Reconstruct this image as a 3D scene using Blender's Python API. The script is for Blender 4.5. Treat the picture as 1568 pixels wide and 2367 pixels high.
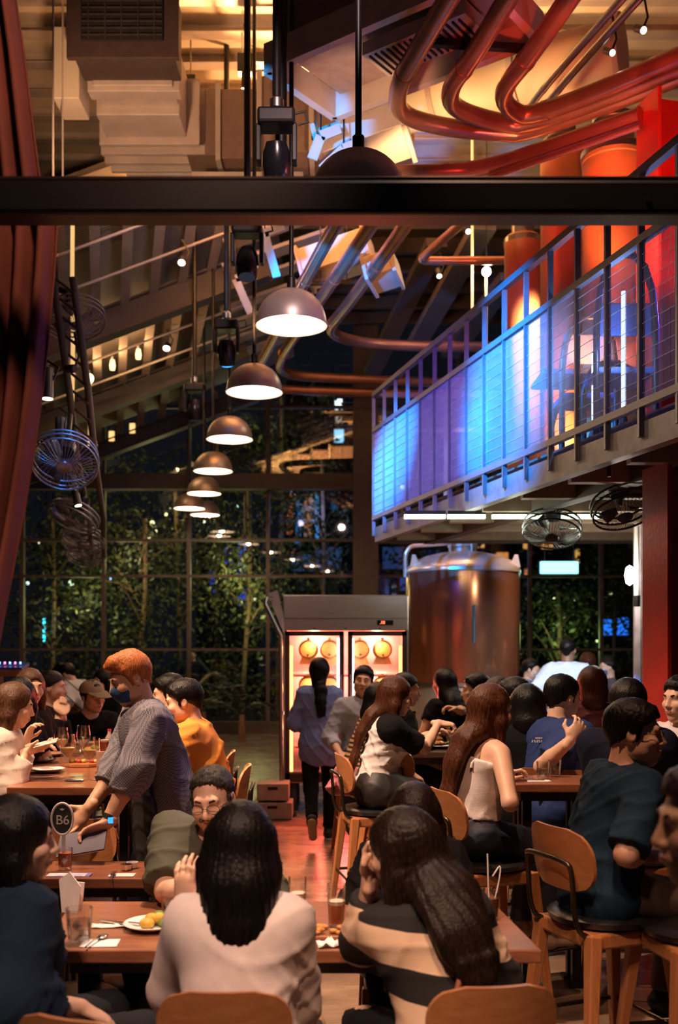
import bpy, math, random, numpy as np
from mathutils import Vector, Matrix

for _o in list(bpy.data.objects): bpy.data.objects.remove(_o)
SC = bpy.context.scene
COL = SC.collection
F_PX, CX, CY, EYE = 2400.0, 784.0, 1498.0, 1.73      # focal length and principal point in photo pixels, eye height

# ------------------------------------------------------------------ camera
_cd = bpy.data.cameras.new('camera'); CAM = bpy.data.objects.new('camera', _cd); COL.objects.link(CAM)
_cd.sensor_fit = 'VERTICAL'; _cd.sensor_height = 36.0; _cd.lens = 36.0 * F_PX / 2367.0
_cd.shift_y = (CY - 1183.5) / 2367.0; _cd.clip_end = 300
CAM.location = (0, 0, EYE); CAM.rotation_euler = (math.pi / 2, 0, 0)
_cd.dof.use_dof = True; _cd.dof.focus_distance = 5.2; _cd.dof.aperture_fstop = 2.4
SC.camera = CAM
SC.cycles.transparent_max_bounces = 24; SC.cycles.max_bounces = 5; SC.cycles.diffuse_bounces = 2; SC.cycles.glossy_bounces = 3; SC.cycles.transmission_bounces = 2
SC.cycles.caustics_reflective = False; SC.cycles.caustics_refractive = False; SC.cycles.use_adaptive_sampling = True; SC.cycles.adaptive_threshold = 0.05

# ------------------------------------------------------------------ world and exposure
SC.view_settings.view_transform = 'Standard'; SC.view_settings.look = 'None'
SC.view_settings.gamma = 1.0; SC.view_settings.use_curve_mapping = False
SC.view_settings.exposure = 0.28
_w = bpy.data.worlds.new('night'); SC.world = _w; _w.use_nodes = True
_bg = _w.node_tree.nodes['Background']; _bg.inputs[0].default_value = (0.014, 0.015, 0.024, 1); _bg.inputs[1].default_value = 0.35

WARM = (1.0, 0.60, 0.34); AMBER = (1.0, 0.45, 0.16); REDL = (1.0, 0.06, 0.03); BLUE = (0.02, 0.22, 1.0); COOL = (0.75, 0.85, 1.0)
def at(px, py, Y): return Vector(((px - CX) * Y / F_PX, Y, EYE + (CY - py) * Y / F_PX))
def spot(loc, tgt, watt, col, deg=50, blend=0.6, size=0.05):
    d = bpy.data.lights.new('spot_light', 'SPOT'); d.energy = watt; d.color = col; d.spot_size = math.radians(deg); d.spot_blend = blend; d.shadow_soft_size = size
    o = bpy.data.objects.new('spot_light', d); COL.objects.link(o); o.location = loc
    o.rotation_euler = (Vector(tgt) - Vector(loc)).to_track_quat('-Z', 'Y').to_euler(); return o
def bulb(loc, watt, col, size=0.04):
    d = bpy.data.lights.new('bulb_light', 'POINT'); d.energy = watt; d.color = col; d.shadow_soft_size = size
    o = bpy.data.objects.new('bulb_light', d); COL.objects.link(o); o.location = loc; return o

# ------------------------------------------------------------------ the room's stage and track lights, with a few added spots
# warm track spots over the tables
spot((-1.0, 0.7, 4.9), (-0.30, 3.10, 0.9), 560, (1.0, .64, .47), 34, .8, .15)      # table nearest the camera, left half
spot((0.2, 0.7, 5.0), (0.38, 3.05, 0.9), 430, (1.0, .58, .36), 26, .8, .15)         # its right half
spot((-0.55, 4.3, 5.4), (-0.58, 3.72, 0.75), 950, (1.0, .68, .46), 20, .7, .06)       # straight down on its plates
spot((-2.9, 5.4, 5.6), (-1.85, 6.3, 1.0), 1250, (1.0, .66, .42), 42, .6, .06)        # long high table on the left
spot((-2.6, 4.2, 5.2), (-1.0, 5.5, 1.35), 720, (1.0, .60, .40), 36, .7, .06)       # aisle beside it
spot((-1.7, 4.6, 5.8), (0.65, 5.9, 1.0), 1250, (1.0, .68, .48), 38, .7, .06)        # tables in the middle
spot((0.3, 2.6, 5.4), (1.35, 4.2, 0.9), 300, (1.0, .50, .28), 40, .7, .06)          # stools on the right
spot((0.2, 8.2, 5.6), (0.75, 7.7, 1.0), 420, (1.0, .55, .34), 40, .7, .06)
spot((2.1, 8.9, 2.7), (2.42, 11.0, 1.75), 330, COOL, 50, .8, .08)                    # under the platform
spot((2.2, 9.8, 5.9), (1.60, 12.6, 2.2), 1900, (1.0, .62, .36), 36, .7, .1)          # added spot without a fixture, brightens the copper tank
# warm flood lights on the ducts that wash the roof deck, and weaker ones on the ducts
spot((-1.2, 12.6, 6.9), (-1.3, 12.0, 8.35), 2000, (1.0, .52, .18), 150, .4, .1)
spot((-3.4, 12.2, 6.9), (-3.5, 12.6, 8.35), 1900, (1.0, .60, .26), 140, .4, .1)
spot((0.6, 12.4, 7.2), (0.4, 11.6, 8.35), 520, (1.0, .48, .18), 140, .4, .1)
spot((-1.9, 7.6, 5.0), (-1.7, 10.2, 6.9), 260, (1.0, .55, .28), 60, .6, .1)
spot((-3.4, 16.0, 5.4), (-3.2, 16.6, 7.0), 45, (1.0, .55, .22), 100, .7, .1)
spot((0.9, 9.2, 5.6), (1.0, 9.9, 6.9), 130, (1.0, .55, .22), 120, .6, .1)
spot((0.0, 7.6, 5.2), (0.3, 9.0, 6.4), 110, (1.0, .55, .30), 60, .7, .1)
spot((-1.2, 9.8, 5.6), (-1.9, 13.2, 6.6), 130, (0.62, .60, .85), 56, .7, .1)
spot((-0.9, 9.6, 4.8), (0.15, 14.5, 6.0), 240, (1.0, .5, .25), 34, .7, .1)
# blue and red stage lights
DEEP = (0.0, .24, 1.0)
spot((-1.4, 7.0, 5.4), (0.62, 10.6, 3.7), 5200, DEEP, 17, 1.0, .05)
spot((-1.4, 6.4, 5.2), (1.30, 7.9, 3.7), 6800, DEEP, 32, 1.0, .05)
spot((-1.2, 6.6, 5.4), (0.46, 11.2, 3.4), 2000, (0.0, .30, 1.0), 12, 1.0, .05)
spot((-1.0, 6.6, 4.9), (1.08, 8.4, 3.5), 1500, (0.0, .30, 1.0), 14, 1.0, .05)
spot((-0.5, 6.2, 3.5), (0.85, 9.5, 3.7), 420, (.04, .05, 1.0), 44, 1.0, .05)
spot((-0.95, 10.3, 5.2), (0.1, 12.2, 6.15), 900, (0.0, .24, 1.0), 46, .7, .05)
spot((-1.9, 6.4, 5.6), (0.0, 9.3, 6.3), 900, (0.0, .35, 1.0), 14, .4, .05)
spot((1.2, 6.2, 5.0), (1.75, 8.3, 6.1), 120, REDL, 60, .6, .06)
spot((1.75, 7.4, 3.7), (2.5, 8.9, 5.2), 330, (1.0, .30, .07), 70, .6, .06)
spot((2.1, 9.0, 3.5), (1.95, 10.8, 4.8), 190, (1.0, .34, .09), 70, .6, .06)
spot((2.1, 6.4, 4.3), (2.5, 7.5, 5.0), 120, (1.0, .10, .04), 70, .6, .06)
spot((3.2, 7.6, 4.4), (2.0, 6.8, 3.4), 260, (.08, .05, 1.0), 70, .6, .06)
spot((0.1, 3.6, 6.2), (-0.9, 9.6, 4.4), 560, (1.0, .66, .62), 30, .8, .1)              # added pink wash that brightens the pendant domes
spot((0.5, 3.25, 6.2), (0.35, 3.02, 3.0), 150, (1.0, .8, .72), 40, .8, .1)                # added spot that makes the highlight on top of the opening beam
spot((-0.1, 1.5, 4.4), (-1.2, 3.35, 3.0), 110, (1.0, .55, .4), 60, .8, .2)                # added spot that lifts the drape out of the dark
spot((-0.9, 5.6, 5.2), tuple(at(165, 1075, 8.0)), 420, (.02, .25, 1.0), 9, .6, .05)       # cage fans
spot((-1.1, 5.6, 5.2), (-0.88, 4.55, 0.75), 620, (1.0, .64, .42), 20, .8, .06)              # number table
# ------------------------------------------------------------------ helpers: things, parts, meshes
def thing(name, label, cat, loc=(0, 0, 0), rz=0.0, group=None):
    o = bpy.data.objects.new(name, None); COL.objects.link(o); o.empty_display_size = .1
    o.location = loc; o.rotation_euler = (0, 0, rz); o['label'] = label; o['category'] = cat
    if group: o['group'] = group
    return o
def tag(o, label=None, cat=None, group=None, kind=None):
    if label: o['label'] = label
    if cat: o['category'] = cat
    if group: o['group'] = group
    if kind: o['kind'] = kind
    return o
def copy_tree(o, parent=None, loc=None, rz=None, label=None, group=None):
    c = o.copy(); COL.objects.link(c); c.parent = parent
    if loc is not None: c.location = loc
    if rz is not None: c.rotation_euler = (0, 0, rz)
    if label: c['label'] = label
    if group: c['group'] = group
    for ch in list(o.children): copy_tree(ch, c)
    return c
def npmesh(name, V, Fq, mat, parent=None, mi=None, mats=None, smooth=True):
    me = bpy.data.meshes.new(name); V = np.asarray(V, np.float32); Fq = np.asarray(Fq, np.int32); n = Fq.shape[1]
    me.vertices.add(len(V)); me.vertices.foreach_set('co', V.ravel())
    me.loops.add(Fq.size); me.loops.foreach_set('vertex_index', Fq.ravel())
    me.polygons.add(len(Fq)); me.polygons.foreach_set('loop_start', np.arange(0, Fq.size, n, dtype=np.int32))
    if mi is not None: me.polygons.foreach_set('material_index', np.asarray(mi, np.int32))
    if smooth: me.polygons.foreach_set('use_smooth', np.ones(len(Fq), bool))
    for m in (mats or [mat]): me.materials.append(m)
    me.update(calc_edges=True)
    o = bpy.data.objects.new(name, me); COL.objects.link(o); o.parent = parent; return o
class MB:
    """collects shapes; build() links them as one mesh object. off = world position of the parent thing."""
    def __init__(s, off=(0, 0, 0)): s.v = []; s.f = []; s.off = Vector(off)
    def add(s, vs, fs):
        b = len(s.v); s.v += [tuple(Vector(v) - s.off) for v in vs]; s.f += [tuple(b + i for i in f) for f in fs]; return s
    def box(s, c, size, R=None):
        c = Vector(c); hx, hy, hz = [q / 2 for q in size]; R = R or Matrix.Identity(3)
        vs = [c + R @ Vector((x * hx, y * hy, z * hz)) for x in (-1, 1) for y in (-1, 1) for z in (-1, 1)]
        return s.add(vs, [(0, 1, 3, 2), (4, 6, 7, 5), (0, 4, 5, 1), (2, 3, 7, 6), (0, 2, 6, 4), (1, 5, 7, 3)])
    def bar(s, a, b, w, h, up=(0, 0, 1), w2=None, h2=None):
        a, b = Vector(a), Vector(b); d = (b - a).normalized(); up = Vector(up)
        if abs(d.dot(up)) > .98: up = Vector((0, 1, 0))
        r = d.cross(up).normalized(); u = r.cross(d); w2 = w if w2 is None else w2; h2 = h if h2 is None else h2
        vs = [p + r * x * ww / 2 + u * z * hh / 2 for p, ww, hh in ((a, w, h), (b, w2, h2)) for x, z in ((-1, -1), (1, -1), (1, 1), (-1, 1))]
        return s.add(vs, [(3, 2, 1, 0), (4, 5, 6, 7), (0, 1, 5, 4), (1, 2, 6, 5), (2, 3, 7, 6), (3, 0, 4, 7)])
    def cyl(s, a, b, r0, r1=None, n=12, caps=True):
        a, b = Vector(a), Vector(b); r1 = r0 if r1 is None else r1; d = (b - a).normalized()
        x = d.orthogonal().normalized(); y = d.cross(x)
        vs = [p + (x * math.cos(t) + y * math.sin(t)) * r for p, r in ((a, r0), (b, r1)) for t in [2 * math.pi * i / n for i in range(n)]]
        fs = [(i, (i + 1) % n, n + (i + 1) % n, n + i) for i in range(n)]
        if caps: fs += [tuple(range(n - 1, -1, -1)), tuple(range(n, 2 * n))]
        return s.add(vs, fs)
    def tube(s, pts, r, n=10, closed=False, caps=True):
        P = [Vector(p) for p in pts]; m = len(P); vs = []; x = None
        for i, p in enumerate(P):
            a = P[(i - 1) % m] if (closed or i) else p; b = P[(i + 1) % m] if (closed or i < m - 1) else p
            d = (b - a).normalized()
            x = d.orthogonal().normalized() if x is None else (x - d * x.dot(d)).normalized()
            y = d.cross(x); rr = r[i] if isinstance(r, (list, tuple)) else r
            vs += [p + (x * math.cos(2 * math.pi * k / n) + y * math.sin(2 * math.pi * k / n)) * rr for k in range(n)]
        fs = []
        for i in range(m if closed else m - 1):
            j = (i + 1) % m
            fs += [(i * n + k, i * n + (k + 1) % n, j * n + (k + 1) % n, j * n + k) for k in range(n)]
        if caps and not closed: fs += [tuple(range(n - 1, -1, -1)), tuple((m - 1) * n + k for k in range(n))]
        return s.add(vs, fs)
    def lathe(s, prof, loc=(0, 0, 0), n=24, R=None, caps=True):
        loc = Vector(loc); R = R or Matrix.Identity(3); vs = []; m = len(prof)
        for r, z in prof: vs += [loc + R @ Vector((r * math.cos(2 * math.pi * k / n), r * math.sin(2 * math.pi * k / n), z)) for k in range(n)]
        fs = [(i * n + k, i * n + (k + 1) % n, (i + 1) * n + (k + 1) % n, (i + 1) * n + k) for i in range(m - 1) for k in range(n)]
        if caps: fs += [tuple(range(n - 1, -1, -1)), tuple((m - 1) * n + k for k in range(n))]
        return s.add(vs, fs)
    def prism(s, poly, d):
        n = len(poly); P = [Vector(p) for p in poly]; d = Vector(d)
        return s.add(P + [p + d for p in P], [tuple(range(n - 1, -1, -1)), tuple(range(n, 2 * n))] + [(i, (i + 1) % n, n + (i + 1) % n, n + i) for i in range(n)])
    def ball(s, c, r, n=12, m=8, sc=(1, 1, 1)):
        prof = [(max(1e-4, r * math.sin(math.pi * i / m)), -r * math.cos(math.pi * i / m)) for i in range(m + 1)]
        c = Vector(c); vs = []; 
        for rr, z in prof: vs += [c + Vector((rr * math.cos(2 * math.pi * k / n) * sc[0], rr * math.sin(2 * math.pi * k / n) * sc[1], z * sc[2])) for k in range(n)]
        return s.add(vs, [(i * n + k, i * n + (k + 1) % n, (i + 1) * n + (k + 1) % n, (i + 1) * n + k) for i in range(m) for k in range(n)])
    def build(s, name, mat, parent=None, smooth=None, bevel=0, loc=None):
        me = bpy.data.meshes.new(name); me.from_pydata(s.v, [], s.f); me.materials.append(mat)
        if smooth is not None:
            me.polygons.foreach_set('use_smooth', [True] * len(me.polygons)); me.set_sharp_from_angle(angle=math.radians(smooth))
        o = bpy.data.objects.new(name, me); COL.objects.link(o); o.parent = parent
        if loc is not None: o.location = loc
        if bevel:
            b = o.modifiers.new('bevel', 'BEVEL'); b.width = bevel; b.segments = 2; b.limit_method = 'ANGLE'
        return o
def arc(c, a, b, r0, r1, n=8):
    """points of an elbow: from c + a*r0 bending to c + b*r1"""
    c, a, b = Vector(c), Vector(a), Vector(b)
    return [c + a * r0 * (1 - t) ** 2 + b * r1 * t ** 2 for t in [i / n for i in range(n + 1)]]

# ------------------------------------------------------------------ materials (all procedural)
_MC = {}
def nodes(name):
    m = bpy.data.materials.new(name); m.use_nodes = True; nt = m.node_tree; return m, nt, nt.nodes['Principled BSDF']
def N(nt, typ, **kw):
    n = nt.nodes.new(typ)
    for k, v in kw.items():
        if k.startswith('i_'):
            key = k[2:]; key = int(key) if key.isdigit() else key.replace('_', ' '); n.inputs[key].default_value = v
        else: setattr(n, k, v)
    return n
def L(nt, a, b): nt.links.new(a, b)
def M(name, col, rough=.6, metal=0.0, var=.18, scale=12.0, bump=0.0, bscale=60.0, stretch=(1, 1, 1), spec=None, emit=None, estr=0.0, coat=0.0):
    if name in _MC: return _MC[name]
    m, nt, p = nodes(name); c = (*col, 1)
    tc = N(nt, 'ShaderNodeTexCoord'); mp = N(nt, 'ShaderNodeMapping'); mp.inputs['Scale'].default_value = stretch; L(nt, tc.outputs['Object'], mp.inputs[0])
    if var:
        no = N(nt, 'ShaderNodeTexNoise', i_Scale=scale, i_Detail=4.0); L(nt, mp.outputs[0], no.inputs['Vector'])
        mx = N(nt, 'ShaderNodeMixRGB', blend_type='MULTIPLY'); mx.inputs[0].default_value = 1.0; mx.inputs[1].default_value = c
        rp = N(nt, 'ShaderNodeMapRange'); rp.inputs['To Min'].default_value = 1 - var; rp.inputs['To Max'].default_value = 1 + var; rp.inputs['From Min'].default_value = .25; rp.inputs['From Max'].default_value = .75
        L(nt, no.outputs[0], rp.inputs[0]); L(nt, rp.outputs[0], mx.inputs[2]); L(nt, mx.outputs[0], p.inputs['Base Color'])
    else: p.inputs['Base Color'].default_value = c
    p.inputs['Roughness'].default_value = rough; p.inputs['Metallic'].default_value = metal
    if spec is not None: p.inputs['Specular IOR Level'].default_value = spec
    if coat: p.inputs['Coat Weight'].default_value = coat; p.inputs['Coat Roughness'].default_value = .15
    if emit: p.inputs['Emission Color'].default_value = (*emit, 1); p.inputs['Emission Strength'].default_value = estr
    if bump:
        nb = N(nt, 'ShaderNodeTexNoise', i_Scale=bscale, i_Detail=3.0); L(nt, mp.outputs[0], nb.inputs['Vector'])
        bp = N(nt, 'ShaderNodeBump', i_Strength=bump, i_Distance=.01); L(nt, nb.outputs[0], bp.inputs['Height']); L(nt, bp.outputs[0], p.inputs['Normal'])
    _MC[name] = m; return m
def glow(name, col, s):
    if name in _MC: return _MC[name]
    m, nt, p = nodes(name); nt.nodes.remove(p); e = N(nt, 'ShaderNodeEmission'); e.inputs[0].default_value = (*col, 1); e.inputs[1].default_value = s
    L(nt, e.outputs[0], nt.nodes['Material Output'].inputs[0]); m.cycles.emission_sampling = 'NONE'; _MC[name] = m; return m
def thin_glass(name, tint=(.96, .97, .97), refl=.12, rough=.02):
    if name in _MC: return _MC[name]
    m, nt, p = nodes(name); nt.nodes.remove(p)
    t = N(nt, 'ShaderNodeBsdfTransparent'); t.inputs[0].default_value = (*tint, 1); g = N(nt, 'ShaderNodeBsdfGlossy'); g.inputs['Roughness'].default_value = rough
    lw = N(nt, 'ShaderNodeLayerWeight', i_Blend=.25); mt = N(nt, 'ShaderNodeMath', operation='MULTIPLY_ADD'); mt.inputs[1].default_value = .45; mt.inputs[2].default_value = refl; mt.use_clamp = True
    L(nt, lw.outputs['Fresnel'], mt.inputs[0]); mx = N(nt, 'ShaderNodeMixShader'); L(nt, mt.outputs[0], mx.inputs[0]); L(nt, t.outputs[0], mx.inputs[1]); L(nt, g.outputs[0], mx.inputs[2])
    L(nt, mx.outputs[0], nt.nodes['Material Output'].inputs[0]); _MC[name] = m; return m
def wood(name, c1, c2, rough=.42, scale=9.0, axis=(1, 8, 8), coat=.2):
    if name in _MC: return _MC[name]
    m, nt, p = nodes(name); tc = N(nt, 'ShaderNodeTexCoord'); mp = N(nt, 'ShaderNodeMapping'); mp.inputs['Scale'].default_value = axis; L(nt, tc.outputs['Object'], mp.inputs[0])
    no = N(nt, 'ShaderNodeTexNoise', i_Scale=scale, i_Detail=6.0, i_Distortion=.6); L(nt, mp.outputs[0], no.inputs['Vector'])
    cr = N(nt, 'ShaderNodeValToRGB'); cr.color_ramp.elements[0].position = .3; cr.color_ramp.elements[0].color = (*c1, 1); cr.color_ramp.elements[1].position = .7; cr.color_ramp.elements[1].color = (*c2, 1)
    L(nt, no.outputs[0], cr.inputs[0]); L(nt, cr.outputs[0], p.inputs['Base Color']); p.inputs['Roughness'].default_value = rough; p.inputs['Coat Weight'].default_value = coat; p.inputs['Coat Roughness'].default_value = .2
    bp = N(nt, 'ShaderNodeBump', i_Strength=.08, i_Distance=.005); L(nt, no.outputs[0], bp.inputs['Height']); L(nt, bp.outputs[0], p.inputs['Normal']); _MC[name] = m; return m
def bands(name, edges, cols, slope=(0, 0, 1), rough=.85, off=0.0, period=None, bump=.25):
    """cloth in bands along a direction (object space): edges are positions, cols one more than edges; or repeating stripes"""
    if name in _MC: return _MC[name]
    m, nt, p = nodes(name); tc = N(nt, 'ShaderNodeTexCoord'); dp = N(nt, 'ShaderNodeVectorMath', operation='DOT_PRODUCT'); dp.inputs[1].default_value = slope
    L(nt, tc.outputs['Object'], dp.inputs[0]); src = dp.outputs['Value']
    wv = N(nt, 'ShaderNodeTexNoise', i_Scale=6.0); L(nt, tc.outputs['Object'], wv.inputs['Vector'])
    ma = N(nt, 'ShaderNodeMath', operation='MULTIPLY_ADD'); ma.inputs[1].default_value = .02; L(nt, wv.outputs[0], ma.inputs[0]); L(nt, src, ma.inputs[2]); src = ma.outputs[0]
    if period:
        md = N(nt, 'ShaderNodeMath', operation='WRAP'); md.inputs[1].default_value = period; md.inputs[2].default_value = 0.0; L(nt, src, md.inputs[0]); src = md.outputs[0]
    cr = N(nt, 'ShaderNodeValToRGB'); cr.color_ramp.interpolation = 'CONSTANT'; lo = 0.0 if period else min(edges) - .1; hi = period if period else max(edges) + .1
    mr = N(nt, 'ShaderNodeMapRange'); mr.inputs['From Min'].default_value = lo; mr.inputs['From Max'].default_value = hi; L(nt, src, mr.inputs[0]); L(nt, mr.outputs[0], cr.inputs[0])
    el = cr.color_ramp.elements; el[0].position = 0; el[0].color = (*cols[0], 1); el[1].position = (edges[0] - lo) / (hi - lo); el[1].color = (*cols[1], 1)
    for e, c in zip(edges[1:], cols[2:]): q = el.new((e - lo) / (hi - lo)); q.color = (*c, 1)
    L(nt, cr.outputs[0], p.inputs['Base Color']); p.inputs['Roughness'].default_value = rough
    nb = N(nt, 'ShaderNodeTexNoise', i_Scale=250.0); L(nt, tc.outputs['Object'], nb.inputs['Vector']); bp = N(nt, 'ShaderNodeBump', i_Strength=bump, i_Distance=.004); L(nt, nb.outputs[0], bp.inputs['Height']); L(nt, bp.outputs[0], p.inputs['Normal'])
    _MC[name] = m; return m
def checks(name, c1, c2, scale):
    if name in _MC: return _MC[name]
    m, nt, p = nodes(name); tc = N(nt, 'ShaderNodeTexCoord'); w1 = N(nt, 'ShaderNodeTexChecker', i_Scale=scale); w1.inputs[1].default_value = (*c1, 1); w1.inputs[2].default_value = (*c2, 1)
    L(nt, tc.outputs['Object'], w1.inputs[0]); L(nt, w1.outputs[0], p.inputs['Base Color']); p.inputs['Roughness'].default_value = .85; _MC[name] = m; return m
def hairmat(name, c1, c2, rough=.38):
    if name in _MC: return _MC[name]
    m, nt, p = nodes(name); tc = N(nt, 'ShaderNodeTexCoord'); mp = N(nt, 'ShaderNodeMapping'); mp.inputs['Scale'].default_value = (1, 1, .09); L(nt, tc.outputs['Object'], mp.inputs[0])
    no = N(nt, 'ShaderNodeTexNoise', i_Scale=230.0, i_Detail=3.0); L(nt, mp.outputs[0], no.inputs['Vector'])
    cr = N(nt, 'ShaderNodeValToRGB'); cr.color_ramp.elements[0].position = .35; cr.color_ramp.elements[0].color = (*c1, 1); cr.color_ramp.elements[1].position = .7; cr.color_ramp.elements[1].color = (*c2, 1)
    L(nt, no.outputs[0], cr.inputs[0]); L(nt, cr.outputs[0], p.inputs['Base Color']); p.inputs['Roughness'].default_value = rough; p.inputs['Specular IOR Level'].default_value = .22
    bp = N(nt, 'ShaderNodeBump', i_Strength=.5, i_Distance=.006); L(nt, no.outputs[0], bp.inputs['Height']); L(nt, bp.outputs[0], p.inputs['Normal']); _MC[name] = m; return m
# ------------------------------------------------------------------ figures: bodies, clothes and hair as smooth blended volumes
def nv(v): return np.array(v, dtype=np.float64)
def un(v): v = nv(v); return v / (np.linalg.norm(v) + 1e-9)
class Blob:
    def __init__(s, h): s.h = h; s.it = []
    def cone(s, a, b, ra, rb, k=.025, w=None, q=1.0, flat=False, flat0=False, op=1):
        s.it.append(('c', nv(a), nv(b), ra, rb, k, None if w is None else un(w), q, flat, flat0, op)); return s
    def ell(s, c, ax, rad, k=.025, op=1): s.it.append(('e', nv(c), np.array(ax, float), nv(rad), k, op)); return s     # ax: 3x3, columns are axes
    def cut(s, p, n): s.it.append(('p', nv(p), un(n))); return s
    def field(s):
        lo = np.full(3, 1e9); hi = -lo
        def bb(i):
            if i[0] == 'c':
                r = max(i[3], i[4]) * max(1, i[7]); return np.minimum(i[1], i[2]) - r, np.maximum(i[1], i[2]) + r
            e = np.sqrt(((i[2] * i[3]) ** 2).sum(1)); return i[1] - e, i[1] + e
        for i in s.it:
            if i[0] != 'p' and i[-1] > 0: a, b = bb(i); lo = np.minimum(lo, a); hi = np.maximum(hi, b)
        h = s.h; lo = lo - 3 * h - .012; n = np.ceil((hi + 3 * h + .012 - lo) / h).astype(int) + 1
        G = np.full(n, 1e3, np.float32); ax = [lo[d] + h * np.arange(n[d]) for d in range(3)]
        for i in s.it:
            if i[0] == 'p':
                d = (ax[0][:, None, None] - i[1][0]) * i[2][0] + (ax[1][None, :, None] - i[1][1]) * i[2][1] + (ax[2][None, None, :] - i[1][2]) * i[2][2]
                np.maximum(G, d.astype(np.float32), out=G); continue
            a, b = bb(i); k = i[5] if i[0] == 'c' else i[4]; m = k + 2.5 * h
            i0 = np.clip(np.floor((a - m - lo) / h).astype(int), 0, n - 1); i1 = np.clip(np.ceil((b + m - lo) / h).astype(int) + 1, 1, n)
            if (i1 <= i0).any(): continue
            sl = tuple(slice(i0[d], i1[d]) for d in range(3))
            X = ax[0][sl[0]][:, None, None].astype(np.float32); Y = ax[1][sl[1]][None, :, None].astype(np.float32); Z = ax[2][sl[2]][None, None, :].astype(np.float32)
            if i[0] == 'c':
                _, A, B, ra, rb, k, w, q, fl, fl0, op = i; ba = B - A; L2 = ba.dot(ba) + 1e-12
                px, py, pz = X - np.float32(A[0]), Y - np.float32(A[1]), Z - np.float32(A[2])
                t0 = (px * np.float32(ba[0]) + py * np.float32(ba[1]) + pz * np.float32(ba[2])) / np.float32(L2); t = np.clip(t0, 0, 1)
                vx, vy, vz = px - t * np.float32(ba[0]), py - t * np.float32(ba[1]), pz - t * np.float32(ba[2])
                if w is not None:
                    dw = (vx * np.float32(w[0]) + vy * np.float32(w[1]) + vz * np.float32(w[2])) * np.float32(1 / q - 1)
                    vx, vy, vz = vx + dw * np.float32(w[0]), vy + dw * np.float32(w[1]), vz + dw * np.float32(w[2])
                d = (np.sqrt(vx * vx + vy * vy + vz * vz) - (np.float32(ra) + t * np.float32(rb - ra))) * np.float32(min(1, q))
                ln = math.sqrt(L2)
                if fl: d = np.maximum(d, (t0 - 1) * np.float32(ln))
                if fl0: d = np.maximum(d, -t0 * np.float32(ln))
            else:
                _, C, R, rad, k, op = i; px, py, pz = X - np.float32(C[0]), Y - np.float32(C[1]), Z - np.float32(C[2]); s0 = s1 = 0
                for j in range(3):
                    u = px * np.float32(R[0, j]) + py * np.float32(R[1, j]) + pz * np.float32(R[2, j]); s0 = s0 + (u / np.float32(rad[j])) ** 2; s1 = s1 + (u / np.float32(rad[j] ** 2)) ** 2
                k0 = np.sqrt(s0); d = k0 * (k0 - 1) / (np.sqrt(s1) + np.float32(1e-6))
            g = G[sl]
            if op < 0: d = -d
            hh = np.maximum(k - np.abs(g - d), 0) / k if k > 1e-6 else 0
            G[sl] = (np.minimum(g, d) - hh * hh * k * .25) if op > 0 else (np.maximum(g, d) + hh * hh * k * .25)
        return G, lo
    def mesh(s):
        G, lo = s.field(); h = s.h; I = G < 0; nx, ny, nz = G.shape
        cnt = np.zeros((nx - 1, ny - 1, nz - 1), np.int8); cor = [(a, b, c) for a in (0, 1) for b in (0, 1) for c in (0, 1)]
        for a, b, c in cor: cnt += I[a:nx - 1 + a, b:ny - 1 + b, c:nz - 1 + c]
        ci = np.argwhere((cnt > 0) & (cnt < 8))
        if len(ci) == 0: return np.zeros((0, 3)), np.zeros((0, 4), int)
        vals = np.clip(np.stack([G[ci[:, 0] + a, ci[:, 1] + b, ci[:, 2] + c] for a, b, c in cor], 1), -h * 2, h * 2); co = np.array(cor, np.float32)
        acc = np.zeros((len(ci), 3)); num = np.zeros(len(ci))
        for p in range(8):
            for q in range(p + 1, 8):
                if abs(co[p] - co[q]).sum() != 1: continue
                va, vb = vals[:, p], vals[:, q]; m = (va < 0) != (vb < 0); t = va[m] / (va[m] - vb[m])
                acc[m] += co[p] + t[:, None] * (co[q] - co[p]); num[m] += 1
        V = lo + h * (ci + acc / num[:, None]); idx = np.full(cnt.shape, -1, np.int32); idx[tuple(ci.T)] = np.arange(len(ci)); fs = []
        for d in range(3):
            e = [slice(None)] * 3; e2 = [slice(None)] * 3; e[d] = slice(0, -1); e2[d] = slice(1, None); ch = I[tuple(e)] != I[tuple(e2)]
            q = np.argwhere(ch); o1, o2 = [(1, 2), (2, 0), (0, 1)][d]
            q = q[(q[:, o1] > 0) & (q[:, o2] > 0) & (q[:, o1] < G.shape[o1] - 1) & (q[:, o2] < G.shape[o2] - 1)]
            if not len(q): continue
            def ix(a, b): r = q.copy(); r[:, o1] -= a; r[:, o2] -= b; return idx[tuple(r.T)]
            f = np.stack([ix(1, 1), ix(0, 1), ix(0, 0), ix(1, 0)], 1); fl = ~I[tuple(q.T)]; f[fl] = f[fl][:, ::-1]; fs.append(f)
        Fq = np.concatenate(fs); Fq = Fq[(Fq >= 0).all(1)]
        return V, Fq
def vnormals(V, Fq):
    n = np.cross(V[Fq[:, 2]] - V[Fq[:, 0]], V[Fq[:, 3]] - V[Fq[:, 1]]); o = np.zeros_like(V)
    for j in range(4): np.add.at(o, Fq[:, j], n)
    return o / (np.linalg.norm(o, axis=1, keepdims=True) + 1e-9)
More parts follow.
